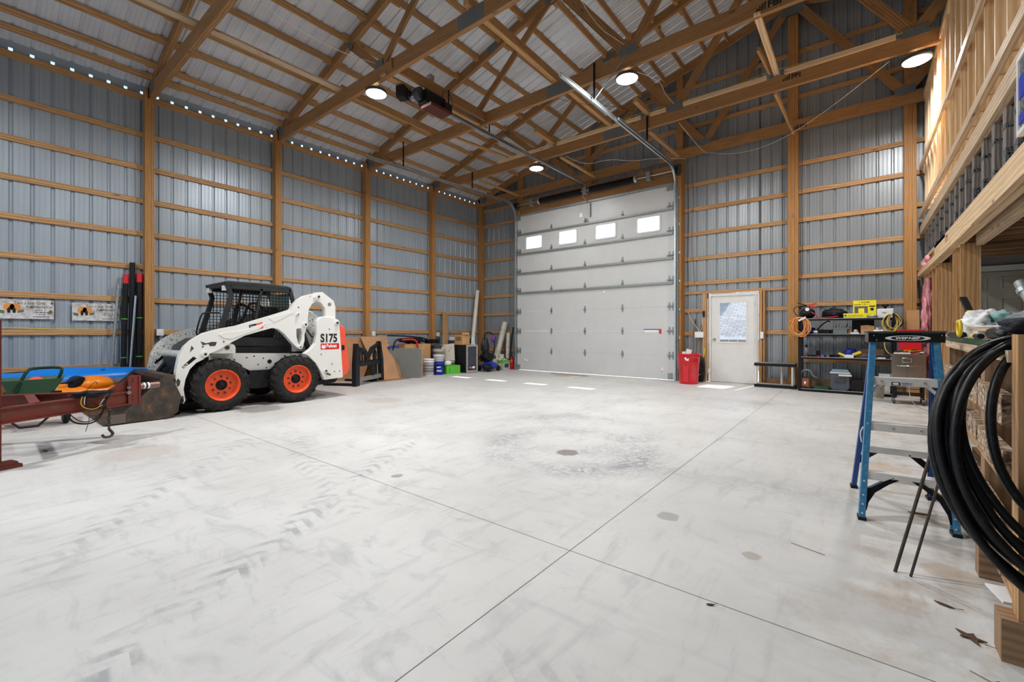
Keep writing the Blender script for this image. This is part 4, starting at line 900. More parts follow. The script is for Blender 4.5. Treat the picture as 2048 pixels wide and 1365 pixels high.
part('tilt_cylinder', MB().cyl((-8.0, Y(-.52), .55), (-8.0, Y(-.25), .95), .03, n=12).cyl((-8.65, Y(-.52), .55), (-8.65, Y(-.25), .95), .03, n=12), M_BLACK, sk)
# cab
def slat(p0, p1, w_=.05, h_=.05, m=M_DKGREY, nm='cab_post', par=None):
    return part(nm, MB().bar(p0, p1, w_, h_, (1, 0, 0)), m, par or sk, bevel=.006)
M_CAB = mk('cab_charcoal', (.030, .031, .032), .45, 0, .25, 8)
cab = part('cab_roof', MB().prism(yz([(.17, 1.985), (.22, 2.015), (.75, 2.02), (1.15, 2.0), (1.215, 1.975), (1.2, 1.94), (.23, 1.945)]), -8.78, -7.88, 'YZ'), M_CAB, sk, bevel=.02)
for x in (-7.905, -8.755):
    part('front_post', MB().prism(yz([(.17, 2.0), (.235, 1.99), (.30, 1.775), (.17, 1.25), (.08, .9), (.0, .9), (.09, 1.25), (.235, 1.775)]), x - .03, x + .03, 'YZ'), M_CAB, sk, bevel=.006)
    part('rear_post', MB().prism(yz([(1.16, 1.96), (1.215, 1.96), (1.29, 1.70), (1.24, 1.5), (1.22, 1.0), (1.16, 1.0), (1.18, 1.5), (1.225, 1.70)]), x - .025, x + .025, 'YZ'), M_CAB, sk, bevel=.006)
    part('side_rail', MB().bar((x, Y(.26), 1.925), (x, Y(1.19), 1.915), .05, .06).bar((x, Y(.72), 1.92), (x, Y(.60), 1.28), .035, .05, (1, 0, 0)).bar((x, Y(.1), 1.05), (x, Y(1.2), 1.02), .05, .14), M_CAB, sk, bevel=.004)
    mb = MB(); poly = [(.29, 1.90), (1.17, 1.89), (1.23, 1.70), (1.18, 1.45), (1.17, 1.0), (.12, 1.0), (.17, 1.25), (.29, 1.775)]
    def span(v, ax):
        xs_ = []
        for i in range(len(poly)):
            a, b = poly[i], poly[(i + 1) % len(poly)]
            if (a[ax] - v) * (b[ax] - v) < 0: t_ = (v - a[ax]) / (b[ax] - a[ax]); xs_.append(a[1 - ax] + t_ * (b[1 - ax] - a[1 - ax]))
        return (min(xs_), max(xs_)) if len(xs_) >= 2 else None
    z = 1.05
    while z < 1.89:
        s_ = span(z, 1)
        if s_: mb.bar((x, Y(s_[0]), z), (x, Y(s_[1]), z), .007, .009)
        z += .052
    u = .18
    while u < 1.2:
        s_ = span(u, 0)
        if s_: mb.bar((x, Y(u), s_[0]), (x, Y(u), s_[1]), .007, .009, (0, 1, 0))
        u += .052
    part('mesh_screen', mb, M_BLACK, sk)
part('visor', MB().bar((-8.75, Y(.215), 1.96), (-7.91, Y(.215), 1.96), .06, .07), M_CAB, sk, bevel=.01)
part('work_light', MB().box((-7.98, Y(.20), 1.90), (.10, .05, .08)), M_PLASW, sk, bevel=.01); part('work_light', MB().box((-8.68, Y(.20), 1.90), (.10, .05, .08)), M_PLASW, sk, bevel=.01)
part('seat', MB().box((-8.33, Y(.72), 1.12), (.5, .5, .12)).box((-8.33, Y(.98), 1.38), (.48, .12, .5), M=Matrix.Rotation(-.15, 3, 'X')), M_BLACK, sk, bevel=.04)
part('rear_window', MB().lo(-8.7, -7.95, Y(1.19), Y(1.2), 1.42, 1.88), mk('teal_glass', (.25, .42, .38), .1), sk)
for x in (-8.12, -8.54): part('control_lever', MB().tube([(x, Y(.45), 1.0), (x, Y(.40), 1.32), (x + .03, Y(.38), 1.42)], .016, 8, smooth_path=1), M_BLACK, sk)
part('lap_bar', MB().tube([(-8.6, Y(.9), 1.55), (-8.6, Y(.6), 1.75), (-8.55, Y(.5), 1.35), (-8.1, Y(.5), 1.35), (-8.06, Y(.6), 1.75), (-8.06, Y(.9), 1.55)], .022, 8, smooth_path=2), M_BLACK, sk)
part('grab_handle', MB().tube([(-7.90, Y(.10), 1.50), (-7.88, Y(-.10), 1.495), (-7.88, Y(-.15), 1.46), (-7.88, Y(-.215), 1.19), (-7.90, Y(-.19), 1.14), (-7.92, Y(-.05), 1.20)], .012, 8, smooth_path=2), M_BLACK, sk)
# wheels
def wheel(x, y, s):
    mb = MB(); c = (x, y, .395)
    mb.lathe([(.225, -.115), (.25, -.128), (.32, -.135), (.365, -.118), (.378, -.07), (.382, 0), (.378, .07), (.365, .118), (.32, .135), (.25, .128), (.225, .115)], c, 'X', 48)
    N = 20
    for i in range(N):
        for sd in (-1, 1):
            a = 2 * PI * (i + (.5 if sd > 0 else 0)) / N; da = .16
            def P(r, h, aa): return Vector((x + h, y + r * math.cos(aa), .395 + r * math.sin(aa)))
            q = [(sd * .128, a + da, .362), (sd * .01, a - da * .2, .385)]
            h0, a0, r0 = q[0]; h1, a1, r1 = q[1]; wd = .055
            A = [P(r0 - .02, h0, a0 - wd), P(r0 - .02, h0, a0 + wd), P(r1 - .01, h1, a1 + wd), P(r1 - .01, h1, a1 - wd)]
            B = [P(r0 + .022, h0, a0 - wd * .7), P(r0 + .022, h0, a0 + wd * .7), P(r1 + .020, h1, a1 + wd * .7), P(r1 + .020, h1, a1 - wd * .7)]
            va = [mb.bm.verts.new(p) for p in A]; vb = [mb.bm.verts.new(p) for p in B]
            for F in ((va[0], va[1], va[2], va[3]), (vb[0], vb[1], vb[2], vb[3]), (va[0], va[1], vb[1], vb[0]), (va[1], va[2], vb[2], vb[1]), (va[2], va[3], vb[3], vb[2]), (va[3], va[0], vb[0], vb[3])):
                mb.bm.faces.new(F)
            # shoulder block running down the sidewall
            A = [P(.362, sd * .128, a0 - wd), P(.362, sd * .128, a0 + wd), P(.325, sd * .139, a0 + wd * .8), P(.325, sd * .139, a0 - wd * .8)]
            B = [p + Vector((sd * .012, 0, 0)) for p in A]
            va = [mb.bm.verts.new(p) for p in A]; vb = [mb.bm.verts.new(p) for p in B]
            for F in ((vb[0], vb[1], vb[2], vb[3]), (va[0], va[1], vb[1], vb[0]), (va[1], va[2], vb[2], vb[1]), (va[2], va[3], vb[3], vb[2]), (va[3], va[0], vb[0], vb[3])): mb.bm.faces.new(F)
    w_ = part('wheel', mb, M_TYRE, sk, bevel=.003)
    rim = part('rim', MB().lathe([(.232, s * .118), (.238, s * .125), (.226, s * .128), (.212, s * .10), (.198, s * .045), (.185, s * .035), (.10, s * .050), (.06, s * .050), (.0005, s * .050)], c, 'X', 40), M_RIM, w_)
    part('hub', MB().lathe([(.078, s * .05), (.075, s * .062), (.04, s * .066), (.034, s * .085), (.0005, s * .088)], c, 'X', 28), M_BLACK, w_)
    for i in range(9):
        a = 2 * PI * i / 9 + .2; yy = y + .125 * math.cos(a); zz = .395 + .125 * math.sin(a)
        part('wheel_nut', MB().cyl((x + s * .045, yy, zz), (x + s * .064, yy, zz), .015, n=6), M_BUCK, w_)
for yy in (2.455, 3.57):
    wheel(-7.625, yy, 1); wheel(mirror(-7.625), yy, -1)
# bucket
bx0, bx1 = -9.20, -7.47
bk = part('bucket', MB().prism([(1.80, .56), (1.91, .30), (1.88, .09), (1.79, .015), (1.18, .015), (1.18, .03), (1.76, .045), (1.84, .11), (1.87, .30), (1.77, .54)], bx0, bx1, 'YZ'), M_BUCK, sk, bevel=.004)
for x in (bx0, bx1 - .012): part('bucket_side', MB().prism([(1.72, .575), (1.82, .575), (1.925, .30), (1.89, .08), (1.79, .012), (1.17, .012), (1.17, .14), (1.31, .15)], x, x + .014, 'YZ'), M_BUCK, sk, bevel=.003)
part('side_cutter', MB().prism([(1.15, .02), (1.15, .13), (1.33, .135), (1.33, .02)], bx1, bx1 + .018, 'YZ'), mk('worn_steel', (.16, .13, .11), .5, .4), sk, bevel=.004)
part('cutting_edge', MB().lo(bx0, bx1, 1.12, 1.28, .012, .03), M_BUCK, sk)
part('bucket_top_beam', MB().bar((bx0, 1.79, .57), (bx1, 1.79, .57), .12, .06), M_BUCK, sk, bevel=.01)

# ============================================================ TRAILER TONGUE
M_TRL = rust_mat('rusty_red_paint', (.20, .030, .018), (.15, .035, .022), (.16, .06, .03))
tr = thing('trailer_tongue', 'rusty red trailer tongue with jack leg, safety chain and hitch bar', 'trailer', (-5.95, .4, 0))
def chan(a, b, z0=.39, z1=.535):
    zc = (z0 + z1) / 2; h = z1 - z0
    return MB().bar((a[0], a[1], zc), (b[0], b[1], zc), .012, h).bar((a[0], a[1], z1 - .005), (b[0], b[1], z1 - .005), .07, .012).bar((a[0], a[1], z0 + .005), (b[0], b[1], z0 + .005), .07, .012)
part('tongue_beam', chan((-5.55, -.40), (-6.42, 1.20)), M_TRL, tr); part('tongue_beam', chan((-7.35, -.25), (-6.50, 1.22)), M_TRL, tr)
part('cross_member', chan((-6.0, .43), (-6.93, .45)), M_TRL, tr); part('cross_member', chan((-5.5, -.40), (-8.6, -.40)), M_TRL, tr)
part('step_plate', MB().box((-6.48, .92, .53), (.30, .36, .012), .5), M_TRL, tr)
part('jack_leg', MB().lo(-5.955, -5.865, .13, .22, .03, 1.30).lo(-5.94, -5.88, .145, .205, .03, .3), M_TRL, tr, bevel=.004)
part('jack_foot', MB().box((-5.89, .22, .015), (.18, .20, .028), .3).box((-5.88, .24, .04), (.12, .12, .03), .3), M_TRL, tr, bevel=.006)
pl = part('hitch_plate', MB().box((-6.47, 1.235, .545), (.16, .022, .32), .35).box((-6.39, 1.20, .545), (.02, .10, .32), .35), M_TRL, tr, bevel=.003)
part('gusset', MB().prism([(0, 0), (.34, 0), (.0, .16)], -.008, .008, f3=lambda p, a: Vector((-6.44 + .45 * p[0] + a, 1.21 - .88 * p[0], .54 + p[1]))), M_TRL, tr)
for z in (.585, .525): part('hitch_bolt', MB().cyl((-6.375, 1.17, z), (-6.355, 1.16, z), .02, n=8), M_CHROME, tr)
for z in (.44, .48, .64, .67): part('bolt_hole', MB().cyl((-6.378, 1.19, z), (-6.376, 1.19, z), .012, n=10), M_BLACK, tr)
part('hitch_bar', MB().cyl((-6.47, 1.26, .575), (-6.53, 1.46, .575), .035, n=20), mk('pink_grey_metal', (.22, .14, .12), .4, .5), tr); part('hitch_label', MB().cyl((-6.484, 1.305, .575), (-6.50, 1.36, .575), .037, n=20), M_PAPER, tr)
part('hitch_mark', MB().cyl((-6.489, 1.322, .575), (-6.494, 1.34, .575), .0375, n=20), M_INK, tr)
part('latch_pin', MB().bar((-6.47, 1.25, .61), (-6.47, 1.25, .66), .015, .015), M_BUCK, tr)
# chain
def chain(pts, link=.036, r=.0055):
    P = [Vector(p) for p in pts]; seg = []
    for a, b in zip(P[:-1], P[1:]):
        n = max(1, round((b - a).length / link)); seg += [a + (b - a) * (i / n) for i in range(n)]
    seg.append(P[-1])
    for i, (a, b) in enumerate(zip(seg[:-1], seg[1:])):
        d, s, u = basis(b - a, (1, .3, 0)); e = s if i % 2 else u; m = (a + b) / 2; L = (b - a).length * .72
        yield [m + d * (L * math.cos(t)) + e * (.014 * math.sin(t)) for t in [2 * PI * k / 10 for k in range(10)]]
for lp in chain([(-6.225, 0.965, .55), (-6.205, 0.935, .48), (-6.215, 0.955, .39), (-6.245, 0.995, .36), (-6.225, 0.975, .30), (-6.225, 0.975, .17)]): part('chain_link', MB().tube(lp, .0055, 6, closed=True), M_BUCK, tr)
part('chain_hook', MB().tube([(-6.225, 0.975, .17), (-6.245, 0.995, .14), (-6.255, 1.015, .11), (-6.235, 0.985, .085), (-6.215, 0.935, .09), (-6.205, 0.920, .12)], .013, 8, smooth_path=2), M_BUCK, tr)
def trl(pts, r, m, nm='tongue_wire'): part(nm, MB().tube(pts, r, 8, smooth_path=3), m, tr)
trl([(-6.105, 0.785, .56), (-6.095, 0.775, .44), (-6.145, 0.855, .41), (-6.195, 0.935, .45), (-6.215, 0.975, .55), (-6.245, 1.025, .585)], .010, M_CORD)
trl([(-6.085, 0.755, .56), (-6.080, 0.735, .46), (-6.125, 0.835, .40), (-6.175, 0.915, .44)], .004, M_YEL); trl([(-6.085, 0.775, .56), (-6.095, 0.765, .45), (-6.155, 0.865, .395), (-6.205, 0.935, .5)], .004, M_PLASW)
trl([(-6.025, 0.635, .40), (-6.055, 0.685, .30), (-6.125, 0.815, .26), (-6.175, 0.895, .30), (-6.215, 0.945, .42)], .008, M_CORD); trl([(-6.025, 0.655, .40), (-6.075, 0.735, .30), (-6.155, 0.835, .28), (-6.195, 0.915, .36)], .005, M_CORD)
trl([(-6.125, 0.815, .42), (-6.095, 0.805, .3), (-6.065, 0.775, .2)], .003, M_DKGREY); part('wire_bundle', MB().blob((-6.125, 0.835, .57), (.06, .14, .035), .5, 3, 4), M_BLACK, tr)
trl([(-6.185, 0.785, .58), (-6.125, 0.855, .70), (-6.145, 0.875, .66)], .003, M_CORD)

# ============================================================ CART, KAYAKS
ct = thing('garden_cart', 'dark green plastic garden cart with black tube handle, holding an orange reel', 'cart', (-8.05, .58, 0))
mb = MB(); o_ = [(-7.80, .28), (-7.80, .80), (-8.38, .88), (-8.38, .22)]; i_ = [(-7.86, .34), (-7.86, .74), (-8.30, .80), (-8.30, .30)]
bo = [(-7.88, .36), (-7.88, .70), (-8.26, .76), (-8.26, .32)]; bi = [(-7.92, .39), (-7.92, .67), (-8.22, .72), (-8.22, .36)]
def loopf(A, za, B, zb):
    for k in range(4):
        j = (k + 1) % 4; mb.f([(A[k][0], A[k][1], za), (A[j][0], A[j][1], za), (B[j][0], B[j][1], zb), (B[k][0], B[k][1], zb)])
loopf(o_, .62, bo, .42); loopf(o_, .62, i_, .62); loopf(i_, .62, bi, .44); mb.f([(p[0], p[1], .42) for p in bo]); mb.f([(p[0], p[1], .44) for p in bi])
part('tub', mb, M_GREEN, ct, bevel=.01)
part('handle', MB().tube([(-7.80, .40, .43), (-7.82, .44, .60), (-7.86, .50, .74), (-7.90, .56, .755), (-7.90, .76, .755), (-7.86, .80, .73), (-7.86, .74, .56), (-7.88, .70, .44)], .017, 8, smooth_path=1), mk('dark_green_tube', (.006, .03, .012), .4), ct)
for y in (.22, .86): part('wheel', MB().lathe([(.02, -.03), (.13, -.035), (.16, -.02), (.16, .02), (.13, .035), (.02, .03)], (-8.2, y, .16), 'Y', 24), M_BLACK, ct)
part('leg', MB().tube([(-7.9, .34, .42), (-7.86, .36, .05), (-7.86, .66, .05), (-7.9, .70, .42)], .014, 8, smooth_path=1), M_BLACK, ct); part('axle_bracket', MB().lo(-8.24, -8.16, .24, .82, .15, .43), M_BLACK, ct)
solo('line_reel', MB().cyl((-8.0, .58, .56), (-7.965, .575, .575), .075, n=24).cyl((-7.97, .577, .575), (-7.955, .572, .58), .02, n=12), M_TAIL, 'orange red reel lying in the green cart', 'reel')
solo('plastic_bag', MB().blob((-8.05, .55, .49), (.15, .20, .06), .3, 3, 2), M_PAPER, 'white plastic bag in the green cart', 'bag')
def kayak(name, label, x, y0, y1, zb, h, wd, m, mh, cock, rock=.12):
    t = thing(name, label, 'kayak', (x, (y0 + y1) / 2, zb)); N = 28; H = MB(); D = MB()
    def sec(s):
        e = max(.02, 1 - abs(2 * s - 1) ** 2.4); w_ = wd / 2 * e ** .6; r = rock * abs(2 * s - 1) ** 2.5; hh = h * (.70 + .30 * e)
        return w_, zb + r, zb + hh * .55 + r, zb + hh + r * .8
    rh = []; rd = []
    for i in range(N + 1):
        s = i / N; w_, z0, zm, z1 = sec(s); y = y0 + (y1 - y0) * s
        rh.append([(x + w_ * a, y, z) for a, z in ((-1, zm), (-.92, zm - .05), (-.6, z0 + .02), (0, z0), (.6, z0 + .02), (.92, zm - .05), (1, zm))])
        dz = z1 - zm
        rd.append([(x + w_ * a, y, z) for a, z in ((1, zm), (.97, zm + dz * .35), (.75, zm + dz * .6), (.35, z1 - (.05 if cock[0] < s < cock[1] else 0)), (0, z1 - (.10 if cock[0] < s < cock[1] else 0)), (-.35, z1 - (.05 if cock[0] < s < cock[1] else 0)), (-.75, zm + dz * .6), (-.97, zm + dz * .35), (-1, zm))])
    for R, B in ((rh, H), (rd, D)):
        vs = [[B.bm.verts.new(p) for p in r] for r in R]
        for a, b in zip(vs[:-1], vs[1:]):
            for k in range(len(a) - 1):
                fc = B.bm.faces.new((a[k], a[k + 1], b[k + 1], b[k])); fc.smooth = True
        for e in (vs[0], vs[-1]):
            try: B.bm.faces.new(e)
            except ValueError: pass
    part('hull', H, mh, t); part('deck', D, m, t); return t
k1 = kayak('kayak', 'bright blue kayak with pale hull along the left wall', -9.87, -1.2, 2.12, .20, .44, .62, mk('kayak_blue', (.0, .20, .72), .35, 0, .05), mk('pale_hull', (.50, .45, .44), .4), (.25, .55), .06)
part('bungee', MB().tube([(-9.7, 1.2, .58), (-9.9, 1.3, .60), (-9.7, 1.45, .58), (-9.95, 1.6, .60), (-9.8, 1.75, .58)], .006, 6), M_CORD, k1)
part('seat', MB().blob((-9.9, .55, .54), (.22, .22, .06), .1, 3, 1), M_BLACK, k1); part('deck_groove', MB().tube([(-9.62, -.4, .53), (-9.64, .6, .55), (-9.8, 1.35, .59)], .012, 6, smooth_path=2), mk('kayak_navy', (.0, .05, .25), .4), k1)
for y in (-.6, 1.2): solo('support_block', MB().lo(-10.15, -9.72, y - .05, y + .05, 0, .20), M_BRN, 'wooden block under the blue kayak %s' % ('near its tip' if y > 0 else 'near the rear'), 'block')
k2 = kayak('kayak', 'orange kayak with black seat lying between green cart and blue kayak', -9.42, -1.3, 1.66, .0, .43, .46, mk('kayak_orange', (.92, .24, .004), .35, 0, .05), mk('orange_hull', (.85, .22, .005), .4), (.3, .62), .03)
part('seat', MB().prism([(.98, .34), (1.03, .48), (1.10, .52), (1.20, .50), (1.16, .40), (1.08, .34)], -9.64, -9.30, 'YZ'), M_BLACK, k2, bevel=.03)
part('hump', MB().blob((-9.47, 1.30, .38), (.19, .24, .13), .12, 3, 6), mk('kayak_orange_hump', (.92, .24, .004), .35, 0, .05), k2)
part('seat_strap', MB().tube([(-9.27, .5, .42), (-9.24, .8, .43), (-9.30, 1.05, .44)], .01, 6), M_CORD, k2)

# ============================================================ LEFT WALL ITEMS
def banner(y0, y1, z0, z1, label, sd):
    t = thing('banner', label, 'banner', (XL + .045, (y0 + y1) / 2, z0), group=None); x = XL + .044
    m, nt, b = nodes('banner_print'); v = coord(nt)
    c = ramp(nt, noise(nt, v, 9, 8, .7), [(.35, (.35, .31, .27)), (.5, (.62, .60, .57)), (.62, (.74, .73, .71))]); nt.links.new(c, b.inputs['Base Color']); b.inputs['Roughness'].default_value = .6
    part('sheet', MB().lo(x - .002, x + .002, y0, y1, z0, z1), m, t); w_ = y1 - y0; h = z1 - z0; P = lambda a: y0 + a * w_; Q = lambda a: z0 + a * h
    mo = mk('pumpkin_orange', (.80, .30, .06), .6); mg = mk('dry_leaf', (.16, .12, .05), .7)
    for a, q, ra in ((.20, .60, .10), (.31, .60, .10)): part('pumpkin', MB().prism([(P(a + ra * math.cos(t_)), Q(q + .2 * math.sin(t_))) for t_ in [2 * PI * i / 16 for i in range(16)]], x + .002, x + .003, 'YZ'), mo, t)
    for a in (.20, .29): part('figure', MB().prism([(P(a - .025), Q(.3)), (P(a + .025), Q(.3)), (P(a + .03), Q(.5)), (P(a), Q(.60)), (P(a - .03), Q(.5))], x + .003, x + .004, 'YZ'), M_INK, t)
    part('leaves', MB().prism([(P(.03), Q(.3)), (P(.12), Q(.25)), (P(.13), Q(.42)), (P(.02), Q(.45))], x + .002, x + .0028, 'YZ').prism([(P(.34), Q(.3)), (P(.45), Q(.35)), (P(.46), Q(.46)), (P(.36), Q(.44))], x + .002, x + .0028, 'YZ'), mk('leaf_green', (.12, .16, .08), .7), t)
    part('leaf', MB().prism([(P(.88), Q(.35)), (P(.93), Q(.5)), (P(.98), Q(.42)), (P(.97), Q(.30)), (P(.9), Q(.25))], x + .002, x + .003, 'YZ'), mg, t); part('leaf', MB().prism([(P(.93), Q(.85)), (P(.97), Q(.95)), (P(1.0), Q(.82)), (P(.96), Q(.76))], x + .002, x + .003, 'YZ'), mg, t)
    kw = dict(extrude=.0004)
    textpart('title', 'Two Little Girls', .062, M_INK, t, (x + .0025, P(.27), Q(.76)), (0, 1, 0), (0, 0, 1), .0004, .0, shear=.35, xs=.85 * w_ / .6)
    textpart('subtitle', 'PUMPKIN PATCH', .055, M_INK, t, (x + .0025, P(.50), Q(.56)), (0, 1, 0), (0, 0, 1), .0004, .0005, xs=.66 * w_ / .6)
    for i_p, (q, ww_, a) in enumerate(((.43, .20, .66), (.33, .26, .63), (.22, .17, .67), (.10, .30, .62))): dashes('small_print', M_INK, t, (x + .0028, P(a), Q(q)), (0, 1, 0), (0, 0, 1), ww_ * w_, .016, 12, i_p + 3)
    part('rule', MB().lo(x + .002, x + .003, P(.64), P(.86), Q(.31), Q(.315)), M_INK, t)
banner(.34, .95, 1.405, 1.71, 'muddy pumpkin patch banner nearest the left edge of the photo', 0)
banner(1.16, 1.765, 1.39, 1.69, 'muddy pumpkin patch banner close to the leaning black poles', 1)
solo('extension_cord', MB().tube([(XL + .03, -.1, 1.29), (XL + .03, .5, 1.262), (XL + .03, .9, 1.243), (XL + .03, 1.2, 1.245), (XL + .03, 1.9, 1.242)], .007, 6), M_YEL, 'yellow cord resting on the girt below the two banners', 'cord')
for i, (yb, xb, yt, zt, r, m, lab) in enumerate(((1.60, -10.22, 1.74, 2.05, .022, M_GALVD, 'grey slim pole leaning leftmost by the black bundle'), (1.78, -10.25, 1.84, 2.22, .04, M_BLACK, 'black pole with red upper end, left one of the bundle'), (1.90, -10.26, 1.93, 2.45, .04, M_BLACK, 'tallest black pole leaning against the first post'), (2.01, -10.25, 2.03, 2.26, .045, M_BLACK, 'thick black pole with red top right beside the post'), (1.84, -10.16, 1.96, 1.85, .018, M_GALV, 'thin bright metal pole in front of the black bundle'))):
    t = thing('pole', lab, 'pole', (xb, yb, 0)); xt = -10.31 + (.08 if i == 4 else 0)
    part('shaft', MB().cyl((xb, yb, 0), (xt, yt, zt), r, n=10), m, t)
    if i in (1, 3):
        a = Vector((xb, yb, 0)); b = Vector((xt, yt, zt)); part('red_end', MB().cyl(a + (b - a) * .93, a + (b - a) * 1.003, r * 1.05, n=10), M_RED, t)
        for f_ in (.33, .64): part('green_tie', MB().cyl(a + (b - a) * f_, a + (b - a) * (f_ + .006), r * 1.15, n=10), M_LIME, t)
for (x, y, z, lab) in ((-10.205, 2.26, 1.19, 'white outlet box right of the first wall post'), (-10.205, 6.83, 1.15, 'white outlet box beside the third wall post'), (-10.205, 9.13, 1.12, 'white outlet box beside the fourth wall post')):
    solo('outlet_box', MB().lo(XL + .001, x, y, y + .10, z - .06, z + .06).lo(x, x + .006, y + .03, y + .07, z - .03, z + .03), M_PLASW, lab, 'outlet', bevel=.006)
# folded camp chairs behind the loader
for i, (y, lab) in enumerate(((2.36, 'navy folded camp chair leaning left of the loader arm'), (2.52, 'navy folded camp chair half hidden behind the loader arm'))):
    t = thing('camp_chair', lab, 'folding chair', (-10.05, y, 0))
    part('fabric', MB().blob((-10.05, y, .68), (.12, .085, .42), .25, 3, 11 + i), mk('navy_fabric', (.012, .02, .07), .8), t)
    for d in (-.05, .05): part('frame_tube', MB().cyl((-9.94, y + d, .0), (-9.96, y + d * .8, .98), .011, n=8), M_GALV, t)
# ============================================================ FORK FRAME
A_ = Vector((-8.66, 5.35, 0)); B_ = Vector((-9.28, 6.50, 0)); dF = (B_ - A_).normalized(); nF = Vector((-dF.y, dF.x, 0)); LF = (B_ - A_).length; rzF = math.atan2(dF.y, dF.x)
ff = thing('pallet_fork_frame', 'black pallet fork attachment with curved top guard and hoses behind the loader', 'fork attachment', tuple((A_ + B_) / 2))
FP = lambda s, z, n=0: A_ + dF * s + nF * n + Vector((0, 0, z))
f3 = lambda p, a: FP(p[0], p[1], a)
M_FK = mk('fork_black', (.016, .019, .024), .4, .2, .3, 6)
part('side_post', MB().prism([(-.02, 0), (.15, .0), (.14, .62), (.10, .93), (.03, .94), (-.02, .5)], -.05, .05, f3=f3), M_FK, ff, bevel=.006)
part('side_post', MB().prism([(LF - .10, 0), (LF, 0), (LF - .04, .55), (LF - .16, .97), (LF - .22, .97), (LF - .16, .55)], -.05, .05, f3=f3), M_FK, ff, bevel=.006)
part('guard', MB().prism([(.10, .93), (.20, .86), (.34, .83), (.50, .74), (.56, .68), (.62, .74), (.72, .84), (.95, .91), (LF - .18, .98), (LF - .16, .92), (LF - .35, .80), (.76, .70), (.66, .58), (.50, .60), (.40, .70), (.22, .74), (.12, .70)], -.02, .02, f3=f3), M_FK, ff, bevel=.006)
rl = part('mid_rail', MB().bar(FP(.05, .47), FP(LF - .05, .47), .05, .09), M_FK, ff, bevel=.004)
for i in range(7): part('rail_tooth', MB().bar(FP(.14 + .155 * i, .52), FP(.19 + .155 * i, .52), .05, .045), M_FK, rl)
part('low_rail', MB().bar(FP(.05, .13), FP(LF - .08, .13), .06, .09), M_GALVD, ff, bevel=.004)
for s0, s1, n in ((.20, .30, -.03), (.42, .48, .04), (.60, .56, .06), (.82, .86, -.02), (.98, .92, .05)):
    part('hose', MB().tube([FP(s0, .52, n), FP(s0 - .03, .66, n), FP((s0 + s1) / 2, .80, n), FP(s1 + .1, .72, n), FP(s1 + .08, .55, n)], .017, 8, smooth_path=2), M_BLACK, ff)
part('upright_bar', MB().bar(FP(.80, .15), FP(.80, .47), .05, .06, (0, 1, 0)).bar(FP(.88, .15), FP(.88, .47), .02, .03, (0, 1, 0)), M_FK, ff)
fd = Vector((-.89, -.46, 0)).normalized()
for s in (.12, 1.0):
    p = FP(s, .03, -.02) + Vector((0, 0, 0)); part('fork', MB().bar(p, p + nF * .82, .12, .04).bar(FP(s, .0, .04), FP(s, .55, .04), .03, .11, (0, 1, 0)), M_BLACK, ff, bevel=.004)
# ============================================================ CARDBOARD, TABLE, PILE
def sheetq(P, th=.008):
    mb = MB(); a, b, c, d = [Vector(p) for p in P]; n = (b - a).cross(d - a).normalized() * th
    lo_ = [mb.bm.verts.new(p) for p in (a, b, c, d)]; hi = [mb.bm.verts.new(p + n) for p in (a, b, c, d)]
    mb.bm.faces.new(lo_); mb.bm.faces.new(hi)
    for i in range(4): j = (i + 1) % 4; mb.bm.faces.new((lo_[i], lo_[j], hi[j], hi[i]))
    return mb
solo('cardboard_sheet', sheetq([(-10.0, 5.35, 0), (-9.96, 6.40, 0), (-10.12, 6.95, 1.08), (-10.17, 5.6, 1.02)]), M_CARD, 'large flat cardboard sheet leaning behind the black fork frame', 'cardboard')
solo('cardboard_sheet', sheetq([(-9.30, 6.45, 0), (-9.22, 6.98, 0), (-9.97, 7.12, 1.07), (-10.08, 6.39, 1.07)]), M_CARD, 'cardboard sheet with slanted edge right of the black fork frame', 'cardboard')
solo('cardboard_sheet', sheetq([(-9.42, 6.90, 0), (-9.32, 7.12, 0), (-9.55, 7.16, .52), (-9.60, 6.95, .52)]), M_CARDD, 'small torn cardboard piece against the left edge of the grey table', 'cardboard')
solo('cardboard_sheet', sheetq([(-9.86, 6.75, 0), (-9.80, 7.05, 0), (-10.10, 7.10, .98), (-10.16, 6.80, .98)]), M_CARD2, 'narrow cardboard strip standing behind the slanted sheet', 'cardboard')
solo('cardboard_sheet', MB().lo(-9.25, -9.0, 6.2, 7.2, .002, .008), M_CARDD, 'flat cardboard strip lying on the floor before the leaning sheets', 'cardboard')
tt = thing('folding_table', 'grey folded plastic table standing on its edge', 'table', (-9.3, 7.24, 0))
R = Matrix.Rotation(math.atan2(.31, .51), 3, 'Z'); tc = Vector((-9.33, 7.25, .39))
def rrect(w_, h, r, n=6): return [(cx + r * math.cos(t0 + PI / 2 * i / n), cy + r * math.sin(t0 + PI / 2 * i / n)) for cx, cy, t0 in ((w_ - r, h - r, 0), (-w_ + r, h - r, PI / 2), (-w_ + r, -h + r, PI), (w_ - r, -h + r, 1.5 * PI)) for i in range(n + 1)]
part('top', MB().prism(rrect(.44, .38, .07), -.035, -.005, f3=lambda p, a: tc + R @ Vector((p[0], a, p[1]))), mk('table_grey', (.20, .205, .19), .55, 0, .05), tt, bevel=.004)
part('top', MB().prism(rrect(.44, .38, .07), .003, .033, f3=lambda p, a: tc + R @ Vector((p[0], a, p[1]))), mk('table_rim', (.55, .55, .52), .5), tt, bevel=.004)
pb = thing('storage_tote', 'dark blue grey plastic tote behind the buckets', 'tote', (-9.85, 8.72, 0))
part('body', MB().prism([(-.2, 0), (.2, 0), (.24, .78), (-.24, .78)], -.17, .17, f3=lambda p, a: Vector((-9.85 + p[0] * .8, 8.72 + a, p[1]))), mk('tote_blue', (.075, .095, .13), .5), pb, bevel=.01)
